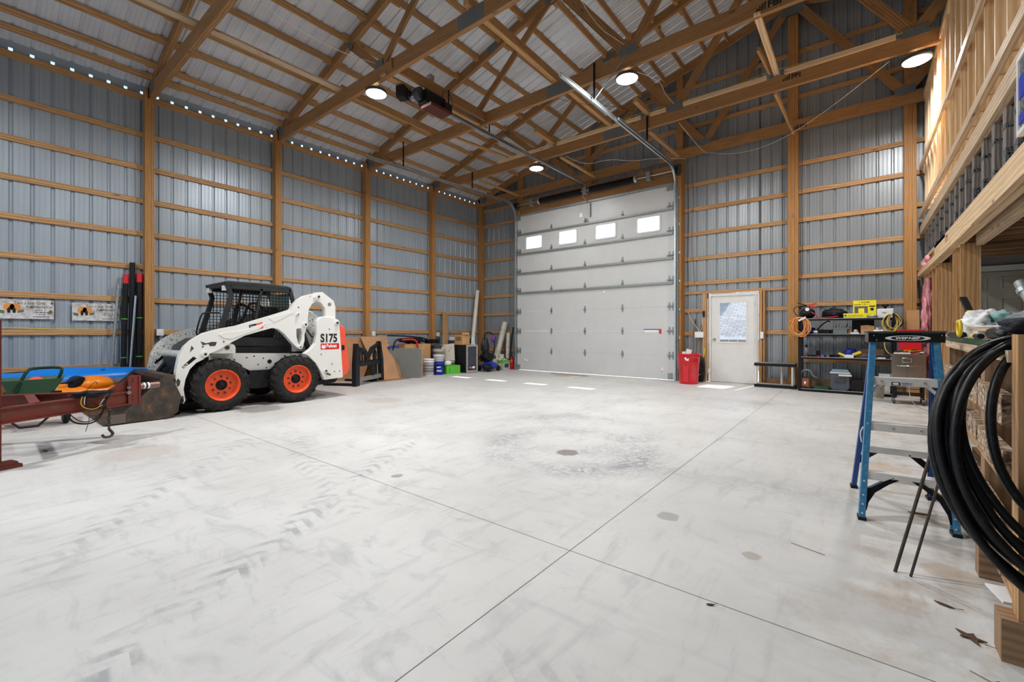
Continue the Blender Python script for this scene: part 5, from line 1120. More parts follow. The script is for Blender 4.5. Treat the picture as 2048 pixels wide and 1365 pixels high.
part('rim', MB().lo(-10.06, -9.64, 8.52, 8.92, .76, .81), mk('tote_blue2', (.06, .075, .10), .5), pb, bevel=.01)
solo('cardboard_box', MB().lo(-10.1, -9.62, 7.45, 8.35, .0, .86), M_CARD2, 'open brown cardboard box behind the grey table', 'box', bevel=.006)
hd = thing('hand_truck', 'hand truck with curved red tube lying over the cardboard box', 'hand truck', (-9.85, 7.8, .87))
part('red_tube', MB().tube([(-9.60, 7.35, .98), (-9.58, 7.65, 1.0), (-9.56, 7.80, .95), (-9.56, 7.84, .80), (-9.56, 7.84, .65)], .025, 10, smooth_path=2), M_RED, hd)
part('black_frame', MB().tube([(-9.70, 6.95, 1.10), (-9.68, 7.6, 1.08), (-9.66, 8.2, 1.02), (-9.64, 8.38, .90)], .018, 8, smooth_path=1).tube([(-9.6, 7.05, .72), (-9.6, 7.1, .95), (-9.65, 7.3, 1.02), (-9.7, 7.9, .95), (-9.7, 8.2, .92)], .022, 8, smooth_path=2), M_BLACK, hd)
solo('black_bag', MB().blob((-9.90, 7.95, .95), (.16, .40, .085), .35, 4, 3), M_BLACK, 'black bag heap on top of the cardboard box', 'bag'); solo('tool_case', MB().box((-9.86, 8.62, .92), (.26, .38, .12), .3), M_BLACKG, 'black case resting on the tote by the wall post', 'case', bevel=.02)
solo('rag', MB().blob((-9.72, 7.16, .78), (.10, .16, .05), .4, 3, 8), M_BLUE, 'blue and white cloth at the upper left corner of the grey table', 'cloth')
solo('dark_heap', MB().blob((-10.05, 7.27, .40), (.11, .13, .42), .3, 3, 14), M_BLACK, 'dark bundle of tarp behind the grey table', 'tarp')
# buckets
def bucket(x, y, z, r, h, m, label, rim=None, bail=True):
    t = thing('bucket', label, 'bucket', (x, y, z))
    part('body', MB().lathe([(.0005, .0), (r * .88, 0), (r * .90, .01), (r, h * .80), (r * 1.05, h * .80), (r * 1.05, h * .84), (r, h * .84), (r * 1.01, h * .92), (r * 1.06, h * .92), (r * 1.06, h), (r * .97, h), (r * .93, .03), (.0005, .03)], (x, y, z), n=28), m, t)
    if bail: part('bail', MB().tube([(x + r * 1.02 * math.cos(a) * .6 + .0, y + r * 1.02 * math.sin(a), z + h * (.80 - .35 * math.cos((a)) ** 2)) for a in [-PI / 2 + PI * i / 10 for i in range(11)]], .004, 6), M_GALV, t)
    return t
b1 = bucket(-9.27, 7.98, 0, .145, .46, M_PLASW, 'tall white bucket right beside the grey table')
M_BKB = mk('bucket_blue', (.005, .035, .42), .35)
for z, w_ in ((.12, .05), (.16, .07), (.2, .06), (.27, .03)): part('label_print', MB().lathe([(.1345 + .03 * z, z - .008), (.1352 + .03 * z, z + .008)], (-9.27, 7.98, 0), n=28), M_DKGREY, b1)
b2 = bucket(-9.26, 8.34, 0, .15, .37, M_BKB, 'blue pail with white lettering next to the lime box')
dirB = Vector((.74, -.67, 0)).normalized(); rgt = Vector((.67, .74, 0)).normalized(); pp = Vector((-9.26, 8.34, 0)) + dirB * .145
textpart('pail_text', 'PRO', .07, M_PAPER, b2, pp + rgt * -.055 + Vector((0, 0, .09)), rgt, (0, 0, 1), .004, .003); part('pail_band', MB().bar(pp + rgt * -.06 + Vector((0, 0, .215)), pp + rgt * .055 + Vector((0, 0, .22)), .004, .03), M_PAPER, b2)
bucket(-9.26, 8.34, .375, .148, .18, M_PLASW, 'short white tub standing on the blue pail', bail=False)
gb = thing('carton', 'lime green open carton with a white bag in it', 'box', (-9.22, 8.74, 0))
part('carton_body', MB().box((-9.20, 8.76, .12), (.26, .44, .24), -.25), M_LIME, gb, bevel=.004); part('print_panel', MB().box((-9.125, 8.60, .11), (.06, .005, .12), .4), M_GREEN, gb)
solo('plastic_bag', MB().blob((-9.24, 8.66, .30), (.10, .11, .08), .3, 3, 4, flat=-.7), M_PAPER, 'crumpled whitish bag sticking out of the lime carton', 'bag'); 
d1 = bucket(-9.55, 9.02, 0, .16, .37, M_DIRTW, 'dirty white bucket under the leaning board, lower one', bail=False); d2 = bucket(-9.62, 8.66, .0, .15, .34, M_DIRTW, 'dirty white bucket behind the lime carton', bail=False); d3 = bucket(-9.62, 8.66, .345, .165, .36, M_DIRTW, 'dirty white bucket stacked above another behind the lime carton')
solo('drywall_scrap', sheetq([(-9.62, 8.92, .36), (-9.40, 9.10, .36), (-9.45, 9.12, .86), (-9.78, 8.72, .80)], .04), M_DIRTW, 'stained plaster board scrap standing in the bucket by the fridge', 'board')
solo('plank', MB().bar((-9.66, 8.98, .42), (-10.32, 9.55, 1.79), .22, .035, (1, .3, .3)), M_GIRT, 'wide pine plank leaning against the wall above the dirty buckets', 'plank', bevel=.002)
# mini fridge and things on it
fr = thing('mini_fridge', 'black mini fridge with glass door in a silver frame', 'fridge', (-9.2, 9.32, 0))
c4 = [(-9.45, 9.17), (-8.965, 9.115), (-8.90, 9.52), (-9.385, 9.575)]
part('cabinet', MB().prism(c4, .01, .815, 'XY'), M_BLACK, fr, bevel=.004)
e0 = Vector((-8.965, 9.115, 0)); e1 = Vector((-8.90, 9.52, 0)); dd_ = (e1 - e0).normalized(); nn_ = Vector((dd_.y, -dd_.x, 0)); LL = (e1 - e0).length
g3 = lambda p, a: e0 + dd_ * p[0] + nn_ * a + Vector((0, 0, p[1]))
dr_ = part('door', MB().prism([(0, .01), (LL, .01), (LL, .815), (0, .815)], .003, .035, f3=g3, holes=[[(.05, .07), (.05, .765), (LL - .05, .765), (LL - .05, .07)]]), mk('silver_trim', (.5, .5, .5), .3, .7), fr, bevel=.003)
part('glass', MB().prism([(.05, .07), (LL - .05, .07), (LL - .05, .765), (.05, .765)], .012, .02, f3=g3), mk('dark_glass', (.04, .05, .065), .12), dr_)
part('towel', MB().blob(g3((.14, .15), .045), (.02, .05, .03), .3, 3, 3), M_TAIL, fr); part('towel', MB().blob(g3((.25, .155), .045), (.02, .06, .035), .3, 3, 4), M_PAPER, fr)
cb = thing('cardboard_box', 'small cardboard box on top of the mini fridge', 'box', (-9.25, 9.26, .816)); part('body', MB().prism([(-9.46, 9.14), (-9.10, 9.11), (-9.05, 9.36), (-9.41, 9.39)], .816, 1.12, 'XY'), M_CARD2, cb, bevel=.004)
part('flap', MB().prism([(-9.10, 9.105), (-8.99, 9.2), (-8.975, 9.26), (-9.05, 9.36)], 1.12, 1.17, 'XY'), M_CARD2, cb); 
for z in (.95, .99, 1.03): part('print_line', MB().box((-9.28, 9.118, z), (.24, .002, .012), -.08), M_INK, cb)
fa = thing('fan', 'small white appliance beside the box on the mini fridge', 'appliance', (-9.06, 9.47, .816)); part('base', MB().box((-9.02, 9.47, .83), (.12, .08, .03)), M_PLASW, fa, bevel=.01); part('arm', MB().tube([(-9.04, 9.44, .84), (-9.04, 9.44, 1.0), (-9.02, 9.5, 1.04), (-9.0, 9.52, .84)], .014, 8, smooth_path=2), M_PLASW, fa); part('head', MB().blob((-9.1, 9.45, .93), (.05, .05, .07), .2, 3, 2), M_BLACK, fa)
solo('white_box', MB().box((-9.75, 9.5, .99), (.3, .3, .10)), M_PLASW, 'flat white box behind the cardboard box near the wall', 'box', bevel=.01)
solo('black_crate', MB().box((-9.78, 9.5, .47), (.34, .36, .94)), M_DKGREY, 'dark crate behind the mini fridge', 'crate', bevel=.01)
solo('plastic_pipe', MB().cyl((-9.86, 10.22, 0), (-10.26, 11.0, 2.60), .065, n=20), M_PVC, 'tall white plastic pipe leaning into the corner behind the fridge', 'pipe')
# mower
mw = thing('lawn_mower', 'blue and black push mower with folded handle by the corner post', 'mower', (-8.95, 9.98, 0)); 
part('deck', MB().blob((-8.88, 10.05, .17), (.22, .30, .12), .12, 3, 2, rz=.1), M_BLUE, mw); part('front_skirt', MB().blob((-8.78, 9.86, .14), (.14, .20, .10), .2, 3, 5), M_BLACK, mw)
part('engine', MB().blob((-8.98, 10.05, .42), (.17, .21, .14), .5, 4, 7).cyl((-8.98, 10.0, .5), (-8.98, 10.0, .58), .10, n=16), M_BLACKG, mw)
for x, y in ((-8.72, 9.85), (-8.72, 10.28), (-9.12, 9.85), (-9.12, 10.28)): part('wheel', MB().lathe([(.02, -.02), (.07, -.025), (.09, -.015), (.09, .015), (.07, .025), (.02, .02)], (x, y, .09), 'X', 20), M_BLACK, mw)
part('oil_cap', MB().cyl((-8.74, 10.33, .17), (-8.70, 10.33, .17), .035, n=14), M_YEL, mw); part('air_filter', MB().lathe([(.001, .03), (.04, .03), (.06, .01), (.06, -.02)], (-8.82, 10.22, .42), 'X', 18), M_DKGREY, mw)
part('handle', MB().tube([(-9.15, 9.86, .35), (-9.3, 10.32, .75), (-9.32, 10.32, 1.12), (-9.32, 10.36, 1.18), (-9.32, 10.62, 1.18), (-9.30, 10.68, 1.10), (-9.12, 10.60, .8), (-9.05, 10.4, .45)], .016, 8, smooth_path=2), M_BLACK, mw)
part('grass_bag', MB().blob((-9.52, 10.55, .75), (.12, .15, .25), .3, 3, 9), M_DKGREY, mw); part('purple_cloth', MB().blob((-9.18, 10.60, .98), (.06, .10, .13), .3, 3, 6), mk('purple', (.16, .05, .28), .6), mw)
solo('plastic_roll', MB().cyl((-9.22, 10.62, 0), (-9.20, 11.20, 1.50), .095, n=20), M_DIRTW, 'tall roll of clear plastic film leaning by the propane tank', 'roll'); solo('plastic_roll', MB().cyl((-8.95, 11.0, 0), (-9.10, 11.24, 1.15), .07, n=16), M_DIRTW, 'shorter translucent roll behind the tall plastic roll', 'roll')
solo('leaning_bar', MB().bar((-8.82, 10.90, .0), (-8.70, 11.0, 1.35), .06, .05), M_BLACK, 'black bar leaning between plastic rolls and overhead door track', 'bar'); 
pt = thing('propane_tank', 'dirty white propane tank behind the car battery', 'tank', (-9.03, 10.80, 0)); part('body', MB().lathe([(.0005, .02), (.12, .02), (.155, .06), (.16, .12), (.16, .28), (.14, .34), (.09, .38), (.0005, .39)], (-9.03, 10.80, 0), n=28), M_DIRTW, pt); part('collar', MB().lathe([(.09, .37), (.09, .48), (.085, .48), (.085, .37)], (-9.03, 10.80, 0), n=24), M_DIRTW, pt); part('foot_ring', MB().lathe([(.10, 0), (.11, .05)], (-9.03, 10.80, 0), n=24), M_DIRTW, pt); part('valve', MB().cyl((-9.03, 10.80, .38), (-9.03, 10.80, .45), .02, n=8), M_RED, pt)
bt = thing('car_battery', 'grey battery pack with green top and label', 'battery', (-8.78, 10.66, 0)); part('case', MB().lo(-8.92, -8.70, 10.50, 10.82, 0, .24), mk('battery_grey', (.45, .46, .50), .5), bt, bevel=.01); part('top', MB().lo(-8.93, -8.69, 10.49, 10.83, .24, .30), M_LIME, bt, bevel=.012); part('label_patch', MB().lo(-8.70, -8.697, 10.56, 10.76, .08, .2), M_GREEN, bt); part('cable', MB().tube([(-8.8, 10.52, .3), (-8.78, 10.6, .37), (-8.76, 10.72, .38), (-8.74, 10.8, .30)], .01, 6, smooth_path=2), M_BLACK, bt)
solo('gas_can', MB().lathe([(.0005, 0), (.13, .0), (.14, .03), (.14, .26), (.10, .33), (.05, .36), (.04, .42), (.0005, .42)], (-8.84, 11.08, 0), n=24), M_RED, 'red fuel can between battery pack and overhead door track', 'fuel can')
# ============================================================ BY THE ENTRY DOOR
tc_ = thing('trash_can', 'red plastic trash can with white papers in front of the overhead door post', 'trash can', (-3.13, 10.52, 0)); c = (-3.13, 10.52, 0)
part('body', MB().lathe([(.0005, .0), (.20, .0), (.205, .02), (.225, .48), (.235, .49), (.235, .53), (.232, .54), (.245, .66), (.262, .665), (.262, .70), (.25, .70), (.235, .55), (.20, .04), (.0005, .04)], c, n=40), M_RED, tc_)
for a in (2.5, -.64): part('handle', MB().box((c[0] + .28 * math.cos(a), c[1] + .28 * math.sin(a), .655), (.09, .14, .035), a), M_RED, tc_, bevel=.012)
part('rib_panel', MB().prism([(-.12, .05), (.12, .05), (.14, .44), (-.14, .44)], .213, .222, f3=lambda p, a: Vector((c[0] + p[0] * .62 * .75 - -.0 + (-.0), c[1] - a - .002 + .0, p[1]))), M_RED, tc_, bevel=.004)
part('torn_label', MB().prism([(-.05, .60), (-.01, .62), (.01, .57), (.05, .60), (.05, .54), (.0, .54)], .236, .246, f3=lambda p, a: Vector((c[0] + .02 + p[0], c[1] - a, p[1]))), M_PAPER, tc_)
solo('paper', MB().box((-3.12, 10.47, .715), (.12, .012, .16), .2, M=Matrix.Rotation(.25, 3, 'Y')), M_PAPER, 'large white sheet sticking out of the red trash can', 'paper'); solo('paper', MB().box((-3.22, 10.46, .68), (.08, .012, .12), -.2), M_PAPER, 'small white sheet at the left edge inside the red trash can', 'paper')
for i, (x0, x1, z, lab) in enumerate(((-3.30, -3.22, 1.50, 'longer wooden tool handle leaning behind the trash can'), (-3.14, -3.06, 1.34, 'shorter wooden tool handle leaning below the switch plate'))):
    t = thing('shovel', lab, 'shovel', (x0, 11.05, 0)); part('handle', MB().cyl((x0, 11.05, .3), (x1, 11.28, z), .016, n=10), M_BRN, t)
    part('grip', MB().cyl((x1 - .008, 11.262, z - .1), (x1, 11.285, z + .02), .022, n=10), M_BRN, t); part('blade', MB().prism([(x0 - .1, .02), (x0 + .1, .02), (x0 + .1, .26), (x0 + .03, .36), (x0 - .03, .36), (x0 - .1, .26)], 11.03, 11.04, 'XZ'), M_DKGREY, t)
bg_ = thing('sports_bag', 'black sports bag with white curved mark between trash can and entry door', 'bag', (-3.02, 11.0, 0)); part('body', MB().blob((-3.00, 11.02, .31), (.095, .12, .32), .2, 4, 4), M_BLACK, bg_)
part('mark', MB().prism([(-.07, .06), (-.05, .02), (.06, .09), (-.04, .045)], 0, .006, f3=lambda p, a: Vector((-3.0 + p[0], 10.885 - a, .12 + p[1]))), M_PAPER, bg_); part('tag', MB().box((-3.03, 10.905, .50), (.07, .01, .10)), M_CARD, bg_)
t = thing('umbrella', 'thin yellow handled stick beside the black sports bag', 'stick', (-2.95, 11.15, 0)); part('shaft', MB().cyl((-2.985, 11.12, 0), (-2.95, 11.15, .78), .010, n=8), M_BLACK, t); part('grip', MB().cyl((-2.965, 11.137, .6), (-2.95, 11.15, .80), .016, n=8), M_YEL, t)
sh = thing('shoe_rack', 'low black rack with white tube legs right of the entry door', 'rack', (-1.45, 10.95, 0))
for z in (.035, .49): part('shelf', MB().lo(-1.83, -1.07, 10.80, 11.08, z - .03, z + .03), M_BLACK, sh, bevel=.006); 
part('mat', MB().lo(-1.82, -1.08, 10.81, 11.07, .521, .528), mk('speckled_grey', (.30, .29, .27), .8, 0, .4, 40), sh); part('mat', MB().lo(-1.80, -1.10, 10.83, 11.07, .066, .072), mk('speckled_grey2', (.42, .40, .37), .8, 0, .4, 40), sh)
for x, y in ((-1.12, 10.83), (-1.34, 11.05), (-1.80, 10.83), (-1.12, 11.05)): part('leg', MB().cyl((x, y, .06), (x, y, .47), .022, n=14), M_PVC, sh)
# ============================================================ SHELVING UNIT
X0, X1, YF, YBk = -1.00, .50, 10.60, 11.08
wbk = thing('shelving_unit', 'black metal shelving unit full of tools on the back wall', 'shelving', (-.25, 10.84, 0))
for x in (X0, X1 - .04):
    for y in (YF, YBk - .04): part('upright', MB().lo(x, x + .05, y, y + .04, 0, 1.50), M_BLACK, wbk, bevel=.003)
for z, nm in ((.05, 0), (.69, 0), (1.15, 0), (1.455, 0)):
    s_ = part('shelf', MB().lo(X0, X1, YF, YBk, z - .012, z + .006), M_BLACK, wbk); part('shelf_edge', MB().lo(X0 + .05, X1 - .05, YF - .012, YF, z - .035, z + .008), M_BLACK, s_)
    part('edge_highlight', MB().cyl((X0 + .05, YF - .015, z + .004), (X1 - .05, YF - .015, z + .004), .007, n=8), M_GALVD, s_)  # grey rod standing in for the highlight along the shelf's front edge
G = 'odds and ends on the black shelving unit'
def on(nm, mb, m, lab, cat, bevel=0, grp=None): return solo(nm, mb, m, lab, cat, grp, bevel)
ZT = 1.462
# top shelf
ft = thing('air_compressor', 'small black inflator with round white gauge and clamps on the top shelf', 'inflator', (-.86, 10.78, ZT)); part('body', MB().blob((-.86, 10.78, ZT + .11), (.14, .14, .115), .15, 3, 3), M_BLACK, ft)
part('gauge', MB().cyl((-.85, 10.66, ZT + .19), (-.85, 10.64, ZT + .19), .035, n=20), M_PAPER, ft); part('clamp', MB().bar((-1.02, 10.72, ZT + .33), (-.86, 10.7, ZT + .27), .02, .02).bar((-.98, 10.72, ZT + .26), (-.86, 10.7, ZT + .27), .02, .02), M_BLACK, ft)
part('clamp', MB().bar((-.84, 10.7, ZT + .27), (-.70, 10.72, ZT + .31), .018, .018).bar((-.84, 10.7, ZT + .26), (-.70, 10.7, ZT + .24), .018, .018), M_RED, ft)
part('cable', MB().tube([(-.86, 10.7, ZT + .26), (-1.05, 10.7, ZT + .26), (-1.10, 10.68, ZT + .18), (-1.02, 10.66, ZT + .06), (-.95, 10.66, ZT + .02)], .008, 6, smooth_path=2).tube([(-.72, 10.7, ZT + .24), (-.62, 10.68, ZT + .24), (-.52, 10.66, ZT + .15), (-.50, 10.66, ZT + .03)], .007, 6, smooth_path=2), M_BLACK, ft)
on('jumper_cable', MB().tube([(-.78, 10.63, ZT + .13), (-.66, 10.63, ZT + .05), (-.72, 10.64, ZT + .012), (-.5, 10.63, ZT + .02), (-.3, 10.62, ZT + .05), (-.45, 10.66, ZT + .012), (-.6, 10.66, ZT + .012), (-.75, 10.66, ZT + .014)], .010, 6, smooth_path=2), M_RED, 'red jumper cable in front of the black bag on the top shelf', 'cable')
on('black_bag', MB().blob((-.41, 10.85, ZT + .095), (.21, .17, .12), .18, 4, 7, flat=-.8), M_BLACK, 'soft black bag in the middle of the top shelf', 'bag')
yb = thing('carton', 'tall yellow carton with a picture standing on the top shelf', 'box', (.05, 10.83, ZT)); part('body', MB().lo(-.12, .225, 10.80, 10.92, ZT, ZT + .34), M_YELB, yb, bevel=.002)
part('picture', MB().lo(-.10, .10, 10.796, 10.80, ZT + .10, ZT + .23), mk('picture_print', (.12, .10, .12), .6, 0, .6, 30), yb); part('picture_tool', MB().lo(-.04, .05, 10.793, 10.797, ZT + .06, ZT + .19), M_YELB, yb)
dashes('print', M_INK, yb, (-.03, 10.797, ZT + .30), (1, 0, 0), (0, 0, 1), .16, .018, 13, 5); dashes('print', M_INK, yb, (-.105, 10.797, ZT + .262), (1, 0, 0), (0, 0, 1), .25, .013, 22, 6); dashes('print', M_INK, yb, (-.105, 10.797, ZT + .242), (1, 0, 0), (0, 0, 1), .10, .008, 9, 7)
part('seal', MB().cyl((.165, 10.799, ZT + .17), (.165, 10.796, ZT + .17), .028, n=18), M_INK, yb); part('print', MB().lo(.12, .21, 10.797, 10.8, ZT + .215, ZT + .235), M_INK, yb)
yb2 = thing('carton', 'flat yellow carton lying in front of the tall yellow one', 'box', (-.09, 10.70, ZT)); part('body', MB().lo(-.265, .085, 10.63, 10.77, ZT, ZT + .09), M_YELB, yb2, bevel=.002)
for i in range(9): part('print', MB().lo(-.19 + .025 * i, -.175 + .025 * i, 10.627, 10.63, ZT + .03, ZT + .065), mk('olive_print', (.45, .38, .02), .6) if i == 0 else MATS['olive_print'], yb2)
part('logo', MB().cyl((-.235, 10.63, ZT + .05), (-.235, 10.627, ZT + .05), .018, n=14), M_BLUE, yb2)
on('tape_roll', MB().lathe([(.03, 0), (.085, 0), (.085, .05), (.03, .05)], (.16, 10.68, ZT), n=24, closed=True), M_GALVD, 'grey tape roll right of the flat yellow carton', 'tape')
wbx = thing('plastic_case', 'white plastic box on the right end of the top shelf', 'case', (.36, 10.82, ZT)); part('body', MB().prism([(.235, 0), (.46, 0), (.475, .17), (.235, .165)], 10.70, 10.90, f3=lambda p, a: Vector((p[0], a, ZT + p[1]))), M_PLASW, wbx, bevel=.012); part('slot', MB().lo(.31, .37, 10.695, 10.70, ZT + .09, ZT + .098), M_DKGREY, wbx)
on('black_knob_tool', MB().cyl((.36, 10.95, ZT), (.36, 10.95, ZT + .24), .02, n=12).lathe([(.01, .20), (.06, .235), (.06, .25), (.01, .255)], (.36, 10.95, ZT), n=16), M_BLACK, 'black mushroom knob standing behind the white plastic box', 'tool')
# second shelf z=1.156
Z2 = 1.157
bl = thing('nail_gun', 'blue and white power tool at the left of the second shelf', 'tool', (-.82, 10.74, Z2)); part('body', MB().blob((-.82, 10.72, Z2 + .065), (.11, .06, .065), .3, 3, 5), M_BLUE, bl); part('nozzle', MB().cyl((-.74, 10.68, Z2 + .04), (-.68, 10.66, Z2 + .035), .03, n=14), M_PLASW, bl)
for i, (x, w_, h, m, lab, cat, nm) in enumerate(((-.60, .22, .06, M_BLACK, 'dark flat tool with orange writing on the second shelf', 'tool', 'power_tool'),)):
    on(nm, MB().box((x, 10.75, Z2 + h / 2), (w_, .12, h)), m, lab, cat, .01)
on('black_hook', MB().tube([(-.70, 10.8, Z2 + .08), (-.60, 10.8, Z2 + .20), (-.52, 10.8, Z2 + .26), (-.48, 10.8, Z2 + .24)], .012, 8, smooth_path=1).lo(-.72, -.40, 10.76, 10.9, Z2, Z2 + .085), M_BLACK, 'black tool case with raised wires on the second shelf', 'case')
gy = thing('tray', 'grey plastic tray full of tools on the second shelf', 'tray', (-.32, 10.78, Z2)); 
mb = MB(); mb.lo(-.44, -.20, 10.68, 10.9, Z2, Z2 + .01).lo(-.44, -.43, 10.68, 10.9, Z2, Z2 + .11).lo(-.21, -.20, 10.68, 10.9, Z2, Z2 + .11).lo(-.44, -.20, 10.68, 10.69, Z2, Z2 + .11).lo(-.44, -.20, 10.89, 10.9, Z2, Z2 + .11).lo(-.46, -.18, 10.67, 10.68, Z2 + .10, Z2 + .125); part('body', mb, mk('grey_teal_plastic', (.20, .25, .25), .5), gy, bevel=.003)
for i in range(7): on('hand_tool', MB().bar((-.40 + .03 * i, 10.74 + .02 * (i % 3), Z2 + .02), (-.43 + .045 * i, 10.76, Z2 + .14 + .03 * (i % 3)), .012, .012), [M_CHROME, M_BLACK, M_BRN, M_RED][i % 4], '%s tool handle standing in the grey tray, %s from its left end' % (['silver', 'black', 'brown', 'red'][i % 4], ORD[i]), 'tool', grp='hand tools in the grey tray')
on('white_tray', MB().lo(-.16, -.03, 10.66, 10.78, Z2, Z2 + .035), M_PLASW, 'small white tray beside the cardboard box on the second shelf', 'tray', .004); on('bulb', MB().blob((-.08, 10.74, Z2 + .06), (.035, .03, .03), .3, 2, 2), M_PAPER, 'white bulb-like item on the small white tray', 'bulb')
on('cardboard_box', MB().prism([(0, 0), (.20, 0), (.20, .15), (.10, .17), (0, .16)], 10.66, 10.86, f3=lambda p, a: Vector((-.005 + p[0], a, Z2 + p[1]))), M_CARD2, 'brown cardboard box on the second shelf', 'box', .003); on('dark_box', MB().lo(-.14, .2, 10.90, 11.02, Z2, Z2 + .27), M_BLACK, 'black box at the back of the second shelf', 'box', .004)
for i in range(5): on('white_rag', MB().blob((.23 + .05 * (i % 3), 10.68 + .05 * (i // 2), Z2 + .04 + .045 * (i // 3)), (.055, .05, .045), .5, 3, 20 + i), M_PAPER, 'crumpled white rag %s on the right of the second shelf' % ['at the left front', 'at the middle front', 'at the right front', 'stacked left behind', 'stacked in the middle behind'][i], 'rag', grp='white rags on the second shelf')
# third shelf z=.696
Z3 = .697
bo = thing('spray_bottle', 'grey and red bottle standing at the left of the third shelf', 'bottle', (-.87, 10.70, Z3)); part('body', MB().lathe([(.0005, 0), (.035, 0), (.036, .15), (.02, .19), (.02, .21)], (-.87, 10.70, Z3), n=20), mk('bottle_grey', (.20, .19, .24), .4), bo); part('cap', MB().lathe([(.021, .19), (.021, .235), (.0005, .235)], (-.87, 10.70, Z3), n=16), M_BLACK, bo); part('band', MB().lathe([(.0365, .01), (.0365, .03)], (-.87, 10.70, Z3), n=16), M_RED, bo)
random.seed(3)
TM = [M_BLACK, M_BLACK, M_DKGREY, M_RED, M_CHROME, M_BLUE, M_DKGREY, M_BRN]
for i in range(26):
    x = -.78 + .043 * i; y = 10.64 + .10 * random.random(); a = random.uniform(-.9, .9); l = random.uniform(.08, .16); r = random.uniform(.012, .027)
    on('hand_tool', MB().bar((x - l / 2 * math.cos(a), y - l / 2 * math.sin(a) * .6, Z3 + r), (x + l / 2 * math.cos(a), y + l / 2 * math.sin(a) * .6, Z3 + r), r * 2.2, r * 2), TM[i % 8], 'small %s tool in the third shelf clutter, %s from the left end' % (['black', 'black', 'dark grey', 'red', 'silver', 'blue', 'dark grey', 'brown'][i % 8], ORD[i]), 'tool', .003, 'hand tools strewn on the third shelf')
on('cup', MB().box((-.68, 10.86, Z3 + .06), (.07, .07, .12)), M_BLACK, 'black square container at the back of the third shelf', 'container', .004)
on('tool_grip', MB().bar((-.34, 10.68, Z3 + .085), (-.23, 10.64, Z3 + .035), .03, .03), M_YELB, 'yellow tube-like tool handle lying in the middle of the third shelf', 'tool', .01)
dr = thing('drill', 'yellow and black power drill on the third shelf left of the ladder', 'drill', (-.06, 10.72, Z3)); part('body', MB().bar((-.12, 10.70, Z3 + .06), (.0, 10.68, Z3 + .12), .05, .05), M_YEL, dr, bevel=.012); part('grip', MB().bar((-.14, 10.70, Z3 + .02), (-.05, 10.69, Z3 + .08), .035, .035), M_BLACK, dr, bevel=.01)
on('blue_case', MB().blob((-.16, 10.86, Z3 + .09), (.10, .06, .09), .3, 3, 4), M_BLUE, 'dark blue tool behind the yellow drill', 'tool'); on('glass_jar', MB().box((-.18, 10.64, Z3 + .03), (.14, .07, .06)), M_PLASW, 'clear bag of screws beside the yellow drill', 'bag', .01); 
on('small_container', MB().blob((.20, 10.66, Z3 + .022), (.028, .028, .022), .1, 2, 1), M_YEL, 'small round yellow container on the third shelf seen through the ladder', 'container'); on('label_box', MB().lo(.245, .355, 10.62, 10.7, Z3, Z3 + .055), M_PAPER, 'small white labelled box on the third shelf seen through the ladder', 'box', .003)
on('orange_saw', MB().tube([(.05, 10.95, Z3 + .3), (.15, 10.95, Z3 + .22), (.30, 10.95, Z3 + .18)], .012, 8, smooth_path=1).lo(.0, .34, 10.9, 11.0, Z3, Z3 + .17), M_BRN, 'brown cased tool at the back of the third shelf', 'tool')
# bottom shelf
Z4 = .057
cs = thing('chainsaw', 'rusty orange chainsaw with grey handle on the bottom shelf', 'chainsaw', (-.87, 10.78, Z4)); part('engine', MB().box((-.88, 10.74, Z4 + .115), (.16, .2, .20)), M_BUCK, cs, bevel=.03); part('cover', MB().box((-.885, 10.635, Z4 + .12), (.12, .02, .16)), mk('rusty_orange', (.30, .07, .02), .6, 0, .3, 20), cs, bevel=.01)
part('handle', MB().tube([(-.97, 10.7, Z4 + .18), (-.96, 10.7, Z4 + .33), (-.88, 10.7, Z4 + .375), (-.80, 10.7, Z4 + .36), (-.76, 10.72, Z4 + .25), (-.70, 10.74, Z4 + .22)], .02, 8, smooth_path=2), M_GALVD, cs); part('cord_pull', MB().blob((-.885, 10.62, Z4 + .11), (.02, .015, .035), .1, 2, 1), M_PAPER, cs)
on('green_box', MB().lo(-.74, -.50, 10.64, 10.8, Z4, Z4 + .055), M_GREEN, 'flat green tool box on the bottom shelf', 'box', .012)
cl = thing('cooler', 'dark grey cooler with white rimmed blue lid on the bottom shelf', 'cooler', (-.32, 10.76, Z4)); part('body', MB().prism([(-.125, 0), (.125, 0), (.155, .05), (.155, .33), (-.155, .33), (-.155, .05)], -.13, .13, f3=lambda p, a: Vector((-.32 + p[0], 10.76 + a, Z4 + p[1]))), mk('cooler_grey', (.07, .08, .10), .45), cl, bevel=.02); part('rim', MB().lo(-.48, -.16, 10.62, 10.9, Z4 + .33, Z4 + .35), M_PVC, cl, bevel=.006)
part('lid', MB().prism([(-.155, 0), (.155, 0), (.12, .06), (-.12, .06)], -.13, .13, f3=lambda p, a: Vector((-.32 + p[0], 10.76 + a, Z4 + .35 + p[1]))), mk('lid_blue', (.20, .30, .38), .4), cl, bevel=.01); part('handle', MB().box((-.24, 10.61, Z4 + .30), (.2, .02, .035), .0), M_PVC, cl, bevel=.008); part('badge', MB().box((-.32, 10.625, Z4 + .20), (.16, .02, .08)), M_DKGREY, cl, bevel=.01)
for i, (x, z, m, lab) in enumerate(((-.06, .22, M_BLACK, 'black battery case right of the grey cooler'), (.14, .18, M_DKGREY, 'dark case on the bottom shelf behind the ladder'), (.34, .36, M_ALU, 'tall light metal piece standing on the bottom shelf'))): on('case', MB().lo(x - .08, x + .08, 10.66, 10.9, Z4, Z4 + z), m, lab, 'case', .008)
